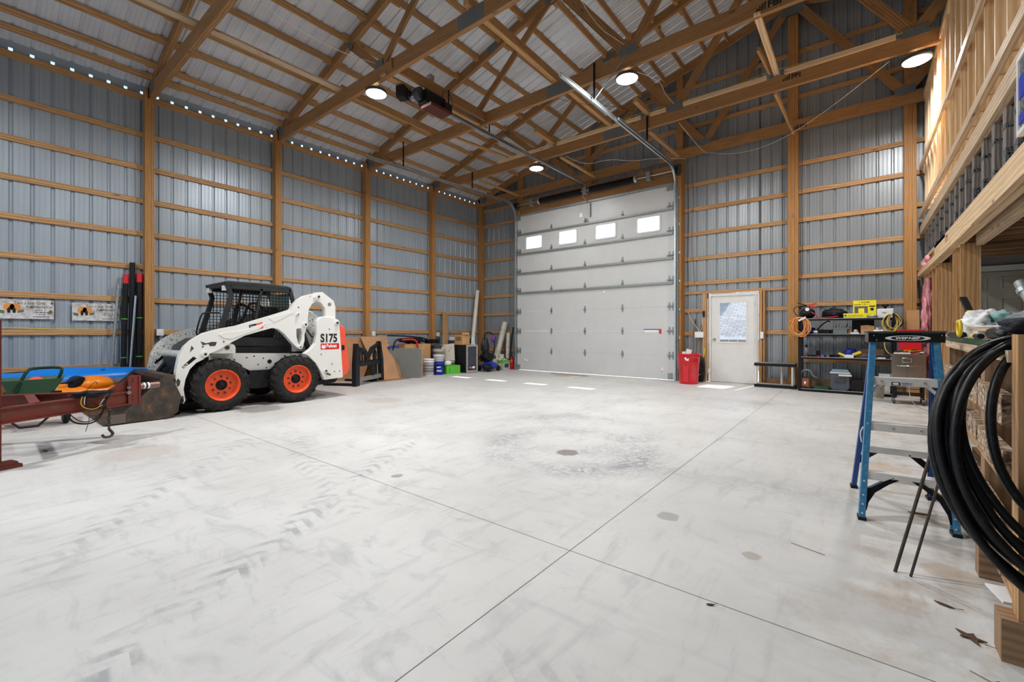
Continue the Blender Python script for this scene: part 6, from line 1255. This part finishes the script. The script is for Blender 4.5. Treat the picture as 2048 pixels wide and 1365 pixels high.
# coils hanging at the shelf corners
def coil(name, cx, cy, cz, rx, rz, n, r, m, label, seed, m2=None, ang=0):
    random.seed(seed); t = thing(name, label, 'cable coil', (cx, cy, cz - rz)); 
    for i in range(n):
        a0 = random.random() * 6; sx = rx * random.uniform(.55, 1.05); sz = rz * random.uniform(.72, 1.0); ox = random.uniform(-.25, .25) * rx; oy = (i / n - .5) * .10
        pts = [(cx + ox + sx * math.sin(a) * (1 + .08 * math.sin(3 * a + a0)), cy + oy + .015 * math.sin(2 * a + a0), cz - (rz - sz) * -1 - sz * math.cos(a) * -1 + .0) for a in [2 * PI * k / 22 for k in range(22)]]
        part('strand', MB().tube(pts, r, 6, closed=True), m2 if (m2 and i % 3 == 2) else m, t)
    return t
cc = coil('extension_cord', -.96, 10.53, 1.29, .17, .20, 12, .0075, mk('cord_orange', (.80, .26, .03), .5), 'orange extension cord coil hanging at the left of the shelving unit', 4, mk('cord_cream', (.75, .55, .30), .5))
part('strap', MB().bar((-.98, 10.44, 1.42), (-.86, 10.45, 1.49), .01, .035), M_PLASW, cc); part('hook', MB().cyl((-.97, 10.6, 1.46), (-.97, 10.46, 1.46), .008, n=8), M_BLACK, cc)
cc = coil('extension_cord', .44, 10.50, 1.35, .13, .17, 12, .0075, mk('cord_yellow', (.72, .55, .12), .5), 'yellow and grey cord coil hanging right on the shelving unit', 9, M_DKGREY)
part('hanging_end', MB().tube([(.36, 10.5, 1.2), (.33, 10.5, 1.0), (.35, 10.5, .86), (.44, 10.5, .76)], .0075, 6, smooth_path=2), MATS['cord_yellow'], cc); part('strap', MB().bar((.46, 10.42, 1.36), (.46, 10.42, 1.53), .035, .02), M_BLACK, cc)
on('tall_carton', MB().lo(.86, .90, 0, 0, 0, 0) if False else MB().lo(.66, .84, 10.95, 11.12, 0, 1.60), M_CARD2, 'tall narrow brown carton standing beside the right wall post', 'box', .004)
wbk2 = bucket(.20, 10.28, 0, .13, .27, M_DIRTW, 'off-white bucket on the floor in front of the shelving, seen through the ladder', bail=False)
# ============================================================ STAINLESS COOLER CART
sc_ = thing('cooler_cart', 'stainless steel cooler cart on casters, tools heaped on its lid', 'cooler cart', (.60, 9.85, 0))
part('box', MB().lo(.40, .82, 9.66, 10.02, .42, .80), M_STAIN, sc_, bevel=.008); part('lid', MB().lo(.38, .84, 9.64, 10.04, .80, .83), M_STAIN, sc_, bevel=.01)
part('handle', MB().tube([(.47, 9.66, .64), (.47, 9.62, .64), (.76, 9.62, .635), (.76, 9.66, .635)], .009, 8), M_CHROME, sc_); part('opener', MB().tube([(.535, 9.65, .70), (.535, 9.64, .765), (.645, 9.64, .765), (.645, 9.65, .70)], .008, 8, closed=True).lo(.55, .63, 9.63, 9.66, .70, .715), M_CHROME, sc_)
part('seam', MB().lo(.585, .588, 9.655, 9.66, .42, .80), M_DKGREY, sc_)
part('side_shelf', MB().lo(.16, .39, 9.72, 9.98, .765, .785), M_BLACK, sc_, bevel=.004)
for x in (.43, .79):
    for y in (9.69, 9.99): part('leg', MB().lo(x - .012, x + .012, y - .012, y + .012, .09, .42), M_BLACK, sc_); part('caster', MB().lathe([(.005, -.012), (.035, -.015), (.04, 0), (.035, .015), (.005, .012)], (x, y, .042), 'X', 16), M_DKGREY, sc_); part('caster_fork', MB().lo(x - .018, x + .018, y - .012, y + .012, .05, .10), M_CHROME, sc_)
part('rack', MB().lo(.42, .80, 9.68, 10.0, .15, .165).cyl((.42, 9.68, .20), (.80, 9.68, .20), .006, n=6).cyl((.42, 9.68, .26), (.80, 9.68, .26), .006, n=6), M_BLACK, sc_)
random.seed(5)
XS_ = sorted(random.uniform(.46, .76) for _ in range(14))
for i in range(14):
    x = XS_[i]; y = random.uniform(9.70, 9.95); a = random.uniform(-1, 1); l = random.uniform(.08, .16); z = .845 + .014 * (i % 4) + (.01 if i > 8 else 0)
    on('hand_tool', MB().bar((x - l / 2 * math.cos(a), y - l / 3 * math.sin(a), z), (x + l / 2 * math.cos(a), y + l / 3 * math.sin(a), z + .01), .022, .018), [M_BLACK, M_RED, M_DKGREY, M_ORG, M_BLACK, M_CHROME, M_YEL][i % 7], 'small %s tool heaped on the stainless cooler lid, %s from the left' % (['black', 'red', 'dark grey', 'orange', 'black', 'silver', 'yellow'][i % 7], ORD[i]), 'tool', .004, 'tools heaped on the stainless cooler')
on('red_toolbox', MB().lo(.50, .78, 9.80, 9.98, .905, 1.20).lo(.48, .80, 9.79, 9.99, 1.20, 1.235), M_RED, 'red plastic tool box on top of the stainless cooler', 'toolbox', .012)
on('white_paper', MB().box((.53, 9.69, .845), (.2, .06, .02), .1), M_PAPER, 'white tube lying at the front of the stainless cooler lid', 'tube', .008)
tubes('wire', [(.62, 9.6, .40), (.60, 9.5, .2), (.66, 9.3, .03), (.78, 9.1, .012), (.84, 9.0, .012)], .005, M_GALVD, 'thin cable curling from the cooler cart to the floor', 'wire', None, 3)

# ============================================================ STEP LADDER
lad = thing('step_ladder', 'blue fibreglass step ladder with black top and aluminium steps', 'ladder', (.2, 3.96, 0))
M_LB = mk('fibreglass_blue', (.035, .19, .36), .5, 0, .18, 40, col2=(.10, .30, .45), thr=(.5, .75)); M_LB2 = mk('fibreglass_navy', (.01, .055, .22), .45, 0, .15, 30)
FLx, FRx = Vector((-.013, 3.60, 0)), Vector((.453, 3.645, 0)); TLx, TRx = Vector((.048, 3.86, 1.135)), Vector((.388, 3.89, 1.135))
BLx, BRx = Vector((-.058, 4.293, 0)), Vector((.402, 4.323, 0)); TBL, TBR = Vector((.055, 3.955, 1.13)), Vector((.385, 3.985, 1.13))
dX = (FRx - FLx).normalized()
def rail(a, b, nm, m, inward, h=.058):
    d = (b - a).normalized(); n = d.cross(dX).normalized(); w_ = .024
    mb = MB(); mb.bar(a, b, h, .006, inward)      # web (faces sideways)
    for s in (-1, 1): mb.bar(a + n * s * h / 2 + inward * w_ / 2, b + n * s * h / 2 + inward * w_ / 2, .006, w_, inward)
    return part(nm, mb, m, lad, bevel=.0015)
def crail(a, b, m, inw, depth=.065, width=.030, nm='front_rail'):
    """C-channel: broad flange faces the front"""
    d = (b - a).normalized(); s = dX; n = d.cross(s).normalized()
    mb = MB(); mb.bar(a - n * depth / 2, b - n * depth / 2, width, .005, n); mb.bar(a + n * depth / 2, b + n * depth / 2, width, .005, n); mb.bar(a - s * inw * width / 2 * 1, b - s * inw * width / 2 * 1, .005, depth, n)
    return part(nm, mb, m, lad, bevel=.001)
fr1 = crail(FLx + dX * .016, TLx + dX * .016, M_LB, 1); fr2 = crail(FRx - dX * .016, TRx - dX * .016, M_LB, -1)
crail(BLx + dX * .014, TBL + dX * .014, M_LB2, 1, .045, .026, 'rear_rail'); crail(BRx - dX * .014, TBR - dX * .014, M_LB2, -1, .045, .026, 'rear_rail')
for p in (FLx + dX * .016, FRx - dX * .016, BLx + dX * .014, BRx - dX * .014): part('foot', MB().box(p + Vector((0, 0, .010)), (.042, .075, .02), .1), M_BLACK, lad, bevel=.004)
# steps
def lerp(a, b, t): return a + (b - a) * t
for z in (.295, .60, .895):
    t_ = z / 1.135; a = lerp(FLx, TLx, t_) + dX * .008; b = lerp(FRx, TRx, t_) - dX * .008
    st = part('step', MB().bar(a + Vector((0, .01, 0)), b + Vector((0, .01, 0)), .075, .006).bar(a + Vector((0, -.028, -.022)), b + Vector((0, -.028, -.022)), .005, .048).bar(a + Vector((0, .046, -.015)), b + Vector((0, .046, -.015)), .004, .03), M_ALU, lad, bevel=.001)
    for f_ in ((.18, .78) if z > .8 else (.35, .7)): q = lerp(a, b, f_) + Vector((0, -.032, -.022)); part('rivet', MB().cyl(q, q + Vector((0, -.005, 0)), .007, n=10), M_GALVD, st)
    if z > .8:
        q = lerp(a, b, .32) + Vector((0, -.0315, -.034)); part('label_plate', MB().bar(q, q + dX * .045, .001, .020), M_INK, st); q2 = q + dX * .022 + Vector((0, -.001, 0)); part('label_oval', MB().prism([(.017 * math.cos(x), .007 * math.sin(x)) for x in [2 * PI * i / 16 for i in range(16)]], 0, .001, f3=lambda p, aa: q2 + dX * p[0] + Vector((0, -aa, p[1]))), M_PAPER, st)
        dashes('label_text', M_BLUE, st, q + dX * .052 + Vector((0, -.001, .002)), dX, (0, 0, 1), .05, .007, 12, 2); dashes('label_text', M_BLUE, st, q + dX * .054 + Vector((0, -.001, -.008)), dX, (0, 0, 1), .042, .005, 11, 3)
for z in (.33, .845):      # rear braces
    t_ = z / 1.13; a = lerp(BLx, TBL, t_); b = lerp(BRx, TBR, t_); part('rear_brace', MB().bar(a, b, .02, .045), M_ALU, lad, bevel=.001)
def rp(side, z): return lerp(FLx if side < 0 else FRx, TLx if side < 0 else TRx, z / 1.135)
def bp(side, z): return lerp(BLx if side < 0 else BRx, TBL if side < 0 else TBR, z / 1.13)
for side in (-1, 1):
    i_ = dX * (-side) 
    # black corner braces under the lowest step
    a = rp(side, .09) + i_ * .03; b = rp(side, .27) + i_ * .17; m_ = rp(side, .20) + i_ * .07
    f3b = lambda p, aa, side=side, i_=i_: rp(side, p[1]) + i_ * p[0] + Vector((0, aa, 0))
    part('corner_brace', MB().prism([(.028, .06), (.028, .185), (.15, .275), (.20, .275), (.14, .235), (.075, .175), (.045, .11), (.038, .06)], -.025, -.012, f3=f3b).prism([(.028, .17), (.028, .185), (.15, .275), (.17, .275)], -.012, .03, f3=f3b), M_BLACKG, lad, bevel=.002)
    # rear braces
    part('corner_brace', MB().bar(bp(side, .22) + i_ * .01, bp(side, .33) + i_ * .12, .012, .04), M_BLACK, lad)
    # spreaders
    a = rp(side, .80) + i_ * .03 + Vector((0, .02, 0)); mid = (rp(side, .86) + bp(side, .86)) / 2 + i_ * .075 + Vector((0, 0, .0)); b = bp(side, .80) + i_ * .01
    part('spreader', MB().bar(a, mid, .006, .022).bar(mid, b, .006, .022), M_GALV, lad)
    a = rp(side, .87) + i_ * .09; part('step_strut', MB().bar(a, rp(side, .79) + i_ * .012, .014, .012), M_ALU, lad)
    for z in (.045, .10, .155, .24, .60, .80, .90):
        q = rp(side, z) + i_ * .016 + Vector((0, -.034, 0)); part('rivet', MB().cyl(q, q + Vector((0, -.005, 0)), .0065, n=10), M_CHROME, fr1 if side < 0 else fr2)
part('side_latch', MB().tube([rp(-1, .56) + Vector((-.005, .05, 0)), rp(-1, .52) + Vector((-.02, .06, 0)), rp(-1, .46) + Vector((-.008, .05, 0))], .005, 6, smooth_path=1), M_ALU, lad)
# top cap
cc0 = (TLx + TRx + TBL + TBR) / 4; cc0.z = 1.165; aC = math.atan2(dX.y, dX.x)
cap = part('top_cap', MB().box(cc0 + Vector((0, -.01, .0)), (.378, .17, .068), aC), M_BLACKG, lad, bevel=.007)
rc = Matrix.Rotation(aC, 3, 'Z'); fc_ = lambda p, aa: cc0 + rc @ Vector((p[0], -.0955 - aa, p[1]))
part('top_edge', MB().box(cc0 + Vector((0, -.01, .033)), (.39, .182, .012), aC), M_DKGREY, cap, bevel=.004)
for x in (-.10, .12): part('cap_slot', MB().prism([(x - .045, .018), (x + .045, .018), (x + .04, .026), (x - .04, .026)], -.0, .001, f3=fc_), M_INK, cap)
el = lambda a, b: [(a * math.cos(t_) + .008, b * math.sin(t_) - .007) for t_ in [2 * PI * i / 40 for i in range(40)]]
part('logo_oval', MB().prism(el(.112, .0175), 0, .0012, f3=fc_), M_PAPER, cap); part('logo_oval_inner', MB().prism(el(.083, .0145), .0012, .002, f3=fc_), M_INK, cap)
textpart('logo_text', 'WERNER', .0215, M_PAPER, cap, fc_((.008, -.0145), .0025), rc @ Vector((1, 0, 0)), (0, 0, 1), .0005, .0008, shear=.15, xs=1.42, center=True)
for p in ((-.165, .01), (-.15, -.02), (.168, .012), (.1, .02), (-.12, .028)): part('paint_speck', MB().prism([(p[0], p[1]), (p[0] + .006, p[1] + .004), (p[0] + .004, p[1] - .003)], 0, .0008, f3=fc_), M_PAPER, cap)

# ============================================================ LUMBER RACK
rk = thing('lumber_rack', 'wooden rack with rough board strips at the right edge of the photo', 'rack', (.7, 3.5, 0))
def osb_mat():
    m, nt, b = nodes('strand_board'); v = coord(nt); vo = nt.nodes.new('ShaderNodeTexVoronoi'); vo.inputs['Scale'].default_value = 38; nt.links.new(mapping(nt, v, (1, .9, 2.2), rot=(.5, 0, 0)), vo.inputs['Vector'])
    vo2 = nt.nodes.new('ShaderNodeTexVoronoi'); vo2.inputs['Scale'].default_value = 60; nt.links.new(mapping(nt, v, (1, 2.4, .8), rot=(-.6, 0, 0)), vo2.inputs['Vector'])
    s1 = nt.nodes.new('ShaderNodeSeparateColor'); nt.links.new(vo.outputs['Color'], s1.inputs[0]); s2 = nt.nodes.new('ShaderNodeSeparateColor'); nt.links.new(vo2.outputs['Color'], s2.inputs[0])
    g = mth(nt, 'ADD', mth(nt, 'MULTIPLY', s1.outputs[0], .55), mth(nt, 'MULTIPLY', s2.outputs[1], .45))
    g = mth(nt, 'ADD', g, mth(nt, 'MULTIPLY', mth(nt, 'SUBTRACT', noise(nt, v, 30, 6, .7), .5), .5))
    c = ramp(nt, g, [(.18, (.07, .045, .03)), (.42, (.26, .16, .10)), (.62, (.46, .33, .22)), (.88, (.66, .52, .38))]); nt.links.new(c, b.inputs['Base Color']); b.inputs['Roughness'].default_value = .8; bump(nt, b, g, .7, .006); return m
M_OSB = osb_mat()
def post(x, y, z0, z1, w_=.09, d_=.09, m=M_BRN): return part('post', MB().bar((x, y, z0), (x, y, z1), w_, d_, (0, 1, 0)), m, rk, bevel=.004)
XR_ = lambda y: .445 + .04 * (y - 2.5)
post(.486, 2.415, .157, 1.19, .085, .09, M_GIRT); post(.525, 3.205, .16, 1.155); post(.60, 4.98, 0, 1.135); post(1.10, 2.415, 0, 1.14); post(1.10, 3.205, 0, 1.14); post(1.10, 4.98, 0, 1.13)
part('skid', MB().bar((.40, 2.415, .078), (1.15, 2.415, .078), .11, .155), M_BRN, rk, bevel=.006); part('skid', MB().bar((.45, 3.14, .08), (1.15, 3.14, .08), .09, .155), M_BRN, rk, bevel=.006)
for (ya, yb, z0, z1, dz) in ((2.52, 3.14, .835, .955, 0), (3.17, 4.96, .83, .95, -.01), (2.50, 3.15, .63, .74, 0), (3.2, 4.94, .655, .755, 0), (2.56, 3.14, .235, .465, 0), (3.18, 4.90, .30, .48, 0)):
    part('board_strip', MB().bar((XR_(ya), ya, (z0 + z1) / 2), (XR_(yb), yb, (z0 + z1) / 2 + dz), .035, z1 - z0), M_OSB, rk, bevel=.004)
for z in (.60, .205): part('cleat', MB().bar((XR_(2.46) + .017, 2.46, z), (XR_(4.9) + .017, 4.9, z + .02), .03, .04), M_GIRT, rk, bevel=.002)
for z in (.60, .235, .83): part('inner_shelf', MB().lo(.58, 1.12, 3.02, 4.9, z - .02, z), M_PLY, rk)
part('back_panel', MB().lo(1.13, 1.145, 2.37, 5.0, .0, 1.12), M_PLY, rk)
part('top_board', MB().prism([(.472, 2.98), (1.14, 2.98), (1.14, 5.02), (.555, 5.02)], 1.125, 1.16, 'XY'), M_PLY, rk)
part('green_edge', MB().bar((.464, 2.95, 1.149), (.546, 5.0, 1.149), .014, .027), M_GREEN, rk)
for ya, yb in ((2.46, 3.15), (3.26, 4.93)): part('apron', MB().bar((XR_(ya), ya, 1.106), (XR_(yb), yb, 1.106), .018, .045), M_PALE2, rk)
solo('white_sheet', MB().box((.47, 2.56, .165), (.12, .14, .008), .2), M_PLASW, 'white plastic sheet on the skid at the foot of the rack', 'sheet')
G2 = 'boards stored in the lumber rack'
random.seed(11)
for i, (x, z0, z1) in enumerate(((.73, .60, .76), (.86, .60, .72), (.98, .60, .80), (.68, .235, .36), (.84, .235, .44), (.98, .235, .40), (.86, .83, .90), (1.0, .83, .98), (.75, .003, .14), (.92, .003, .18))):
    solo('stored_board', MB().lo(x - .045, x + .045, 3.27 + .06 * (i % 3), 4.6, z0 + .002, z1), [M_BRN, M_GIRT, M_PLY][i % 3], '%s board inside the rack, %s' % (['brown', 'tan', 'plywood'][i % 3], ['front one on the middle shelf', 'second one on the middle shelf', 'rear one on the middle shelf', 'front one on the lower shelf', 'second one on the lower shelf', 'rear one on the lower shelf', 'front one on the upper shelf', 'rear one on the upper shelf', 'front one at floor level', 'rear one at floor level'][i]), 'board', G2, .003)
for i, (y, z, lab) in enumerate(((3.03, .60, 'square timber offcut end upright on the middle rack shelf'), (3.55, .83, 'timber offcut standing on the upper rack shelf'), (3.08, .235, 'timber offcut frame above the pipe ends low in the rack'), (3.6, .6, 'short offcut on the middle rack shelf beyond the post'))): solo('offcut', MB().lo(.58, .61, y, y + .035, z + .002, z + .19).lo(.58, .67, y, y + .035, z + .16, z + .19), M_GIRT, lab, 'offcut', None, .002)
t = thing('drain_pipe', 'white corrugated pipe with black fitting low in the rack', 'pipe', (.64, 3.15, .24)); mb = MB(); 
for i in range(9): mb.lathe([(.04, -.008), (.048, 0), (.04, .008)], (.63, 3.06 + .016 * i, .285), 'Y', 18)
part('corrugated_pipe', mb.cyl((.63, 3.04, .285), (.63, 3.22, .285), .04, n=18), M_PLASW, t); part('fitting', MB().lathe([(.045, -.06), (.05, -.05), (.05, .05), (.04, .05), (.036, -.05), (.045, -.06)], (.625, 2.99, .285), 'Y', 22), M_DKGREY, t)
cg = thing('clothes_pile', 'pile of navy and lilac grey clothes on the upper rack shelf', 'clothes', (.62, 3.9, .832)); part('navy_cloth', MB().blob((.70, 3.98, .90), (.11, .30, .068), .25, 4, 3), mk('navy_cloth', (.012, .013, .03), .9), cg); part('lilac_cloth', MB().blob((.68, 3.96, .985), (.10, .24, .05), .35, 4, 6), mk('lilac_cloth', (.16, .15, .24), .9), cg); part('black_strap', MB().bar((.60, 3.55, 1.04), (.62, 4.3, 1.05), .05, .012), M_BLACK, cg)
solo('rope', MB().tube([(.42, 3.46, .96), (.41, 3.6, 1.0), (.42, 3.75, .96), (.41, 3.62, .92), (.42, 3.50, .98), (.41, 3.38, 1.01), (.42, 3.45, .90), (.415, 3.42, .84)], .006, 6, smooth_path=2), M_PALE, 'tan twine tied around the upper board strip', 'twine')
solo('yellow_clip', MB().bar((.60, 3.52, .833), (.60, 3.50, .935), .035, .02).bar((.60, 3.46, .833), (.60, 3.48, .92), .02, .02), M_YELB, 'yellow plastic clip inside the rack beside the hose', 'clip', None, .004)
# things on top of the rack, z=1.162
ZR = 1.163
fl = thing('flashlight', 'black flashlight with silver end on the rack top', 'flashlight', (.52, 4.2, ZR)); part('body', MB().cyl((.505, 4.38, ZR + .018), (.50, 3.92, ZR + .018), .018, n=16), M_BLACK, fl); part('head', MB().cyl((.506, 4.44, ZR + .018), (.505, 4.38, ZR + .018), .022, n=16), M_CHROME, fl)
solo('tape_ring', MB().tube([(.47, 3.80 + .055 * math.cos(a), ZR + .058 + .045 * math.sin(a)) for a in [2 * PI * i / 20 for i in range(20)]], .009, 8, closed=True), M_YEL, 'yellow ring roll standing at the front edge of the rack top', 'ring')
pk = thing('folding_saw', 'tool with yellow shaft and black grip sticking up from the rack top', 'tool', (.58, 4.5, ZR)); part('shaft', MB().bar((.60, 4.16, 1.17), (.58, 4.30, 1.345), .03, .012), M_YEL, pk, bevel=.003); part('grip', MB().bar((.58, 4.30, 1.345), (.565, 4.42, 1.44), .036, .02), M_BLACK, pk, bevel=.006); part('blue_blade', MB().bar((.56, 4.36, 1.168), (.55, 4.40, 1.26), .03, .01), M_BLUE, pk)
solo('plastic_wrap', MB().blob((.60, 4.02, ZR + .085), (.10, .22, .085), .45, 4, 5, flat=-.9), M_PAPER, 'crumpled white plastic wrap heaped on the rack top', 'wrap'); solo('glove', MB().blob((.66, 3.86, ZR + .13), (.05, .09, .035), .4, 3, 8), mk('mint_glove', (.25, .42, .40), .7), 'mint work glove on the crumpled plastic wrap', 'glove')
t = thing('drywall_strip', 'long white board lying on the rack top beside the post', 'board', (.62, 3.4, ZR)); part('board', MB().bar((.60, 4.0, ZR + .052), (.60, 2.75, ZR + .05), .16, .020), M_PALE2, t, bevel=.002); part('white_face', MB().bar((.60, 4.0, ZR + .067), (.60, 2.75, ZR + .065), .165, .008), M_WHITE, t); part('spacer', MB().lo(.52, .68, 3.6, 3.95, ZR, ZR + .042), M_WHITE, t); part('spacer', MB().lo(.52, .68, 2.76, 2.86, ZR, ZR + .04), M_WHITE, t)
sd = thing('screwdriver', 'yellow and black screwdriver under the white board on the rack', 'screwdriver', (.47, 3.2, ZR)); part('handle', MB().cyl((.475, 3.42, ZR + .014), (.47, 3.30, ZR + .014), .013, n=10), M_YEL, sd); part('grip', MB().cyl((.47, 3.30, ZR + .014), (.47, 3.18, ZR + .014), .014, n=10), M_BLACK, sd)
solo('knee_pad', MB().blob((.49, 2.95, ZR + .03), (.035, .14, .03), .2, 3, 4), M_BLACK, 'black rolled cloth on the rack top left of the post', 'cloth'); solo('dark_jacket', MB().blob((.53, 2.60, 1.225), (.09, .16, .035), .3, 4, 2), mk('dark_jacket', (.015, .017, .025), .8), 'dark folded jacket over the end of the rack', 'jacket')
solo('grey_rag', MB().blob((.68, 3.35, ZR + .105), (.06, .25, .035), .5, 4, 9), mk('grey_rag', (.22, .23, .24), .9), 'grey rags lying on the white board of the rack', 'rag')
gp = thing('steel_pipe', 'grey galvanized pipe leaning behind the rack at the right edge', 'pipe', (.95, 3.9, 1.162)); part('pipe', MB().cyl((.83, 3.72, ZR), (.76, 4.02, 1.50), .030, n=20), M_GALVD, gp); part('coupling', MB().cyl((.772, 3.966, 1.432), (.768, 3.985, 1.455), .036, n=20), M_GALV, gp)
# hose coil
hc = thing('hose_coil', 'big coil of black poly pipe hanging over the end of the rack', 'hose', (.62, 2.5, .12))
Fv = Vector((-math.sin(TH), math.cos(TH), 0)); Rv = Vector((math.cos(TH), math.sin(TH), 0)); random.seed(21)
M_HOSE = mk('black_poly_pipe', (.010, .010, .011), .42, 0, .3, 30, col2=(.035, .033, .032), thr=(.55, .8))
for i, (R_, lft, dd, rr) in enumerate(((.515, 0, 0, .0150), (.503, .010, .03, .0145), (.490, .026, -.035, .0150), (.478, .034, .03, .0145), (.462, .052, -.01, .0145), (.448, .066, .045, .0150), (.440, .082, .0, .0145), (.405, .150, -.02, .0150))):
    dx = lft + R_ - .515; dz = .515 - R_
    C0 = Vector((.650, 2.590, .672)) + Rv * dx + Vector((0, 0, dz)); e2 = (Fv * .32 + Vector((0, 0, 1))).normalized(); ph = random.random() * 6
    pts = [C0 + Rv * ((R_ + .008 * math.sin(3 * a + ph)) * math.cos(a)) + e2 * ((R_ + .01 * math.sin(2 * a + ph)) * math.sin(a)) + Fv * (dd + .012 * math.sin(2 * a + ph * 2)) for a in [2 * PI * k / 64 for k in range(64)]]
    part('hose_loop', MB().tube(pts, rr, 10, closed=True), M_HOSE, hc)
for i, (a, b, lab) in enumerate((((.133, 2.908, 0), (.27, 2.98, .60), 'left one of two dark rods leaning on the black hose coil'), ((.19, 2.896, 0), (.32, 2.97, .58), 'right one of two dark rods leaning on the black hose coil'))): solo('steel_rod', MB().cyl(a, b, .0075 if i == 0 else .006, n=10), M_BUCK, lab, 'rod')
# leaves and bits on the floor
def leaf(x, y, s, rz, lab, star=False):
    t = MB(); pts = [(-1, 0), (-.35, .22), (-.2, .7), (.1, .28), (.8, .45), (.45, .0), (.9, -.5), (.1, -.25), (-.3, -.6), (-.35, -.2)] if star else [(-1, 0), (-.4, .25), (.3, .3), (1, .05), (.4, -.15), (-.4, -.2)]
    R_ = Matrix.Rotation(rz, 2); t.prism([tuple(R_ @ Vector((p[0] * s, p[1] * s))) for p in pts], .002, .006, f3=lambda p, a: Vector((x + p[0], y + p[1], a + .10 * abs(p[0] * 1.0) ** 1.2))); t.cyl((x + s * .9 * math.cos(rz), y + s * .9 * math.sin(rz), .006), (x + s * 1.8 * math.cos(rz + .3), y + s * 1.8 * math.sin(rz + .3), .008), .0012, n=5)
    solo('dry_leaf', t, mk('dead_leaf', (.10, .055, .03), .8) if 'dead_leaf' not in MATS else MATS['dead_leaf'], lab, 'leaf')
leaf(.285, 2.68, .034, -.4, 'small curled brown leaf beside the hose coil on the floor'); leaf(.335, 2.46, .05, -.7, 'jagged dry brown leaf on the floor near the bottom right corner', True); leaf(.30, 3.92, .06, .2, 'reddish leaf scrap on the floor under the ladder'); leaf(-6.41, .525, .05, .2, 'dark leaf on the floor right of the trailer jack'); leaf(-.516, 2.045, .018, .5, 'tiny leaf lying by the floor joint')
solo('straw', MB().cyl((-.311, 2.932, .003), (-.151, 2.882, .003), .0016, n=5), M_BRN, 'thin brown straw lying on the open floor', 'straw'); solo('straw', MB().tube([(.30, 2.22, .003), (.35, 2.19, .003), (.37, 2.21, .003)], .0014, 5), M_BRN, 'bent dark straw at the bottom right of the floor', 'straw')
solo('floor_mat', MB().lo(-6.95, -5.75, 10.45, 10.62, .001, .006), M_BRN, 'brown strip of debris on the floor before the overhead door', 'strip')
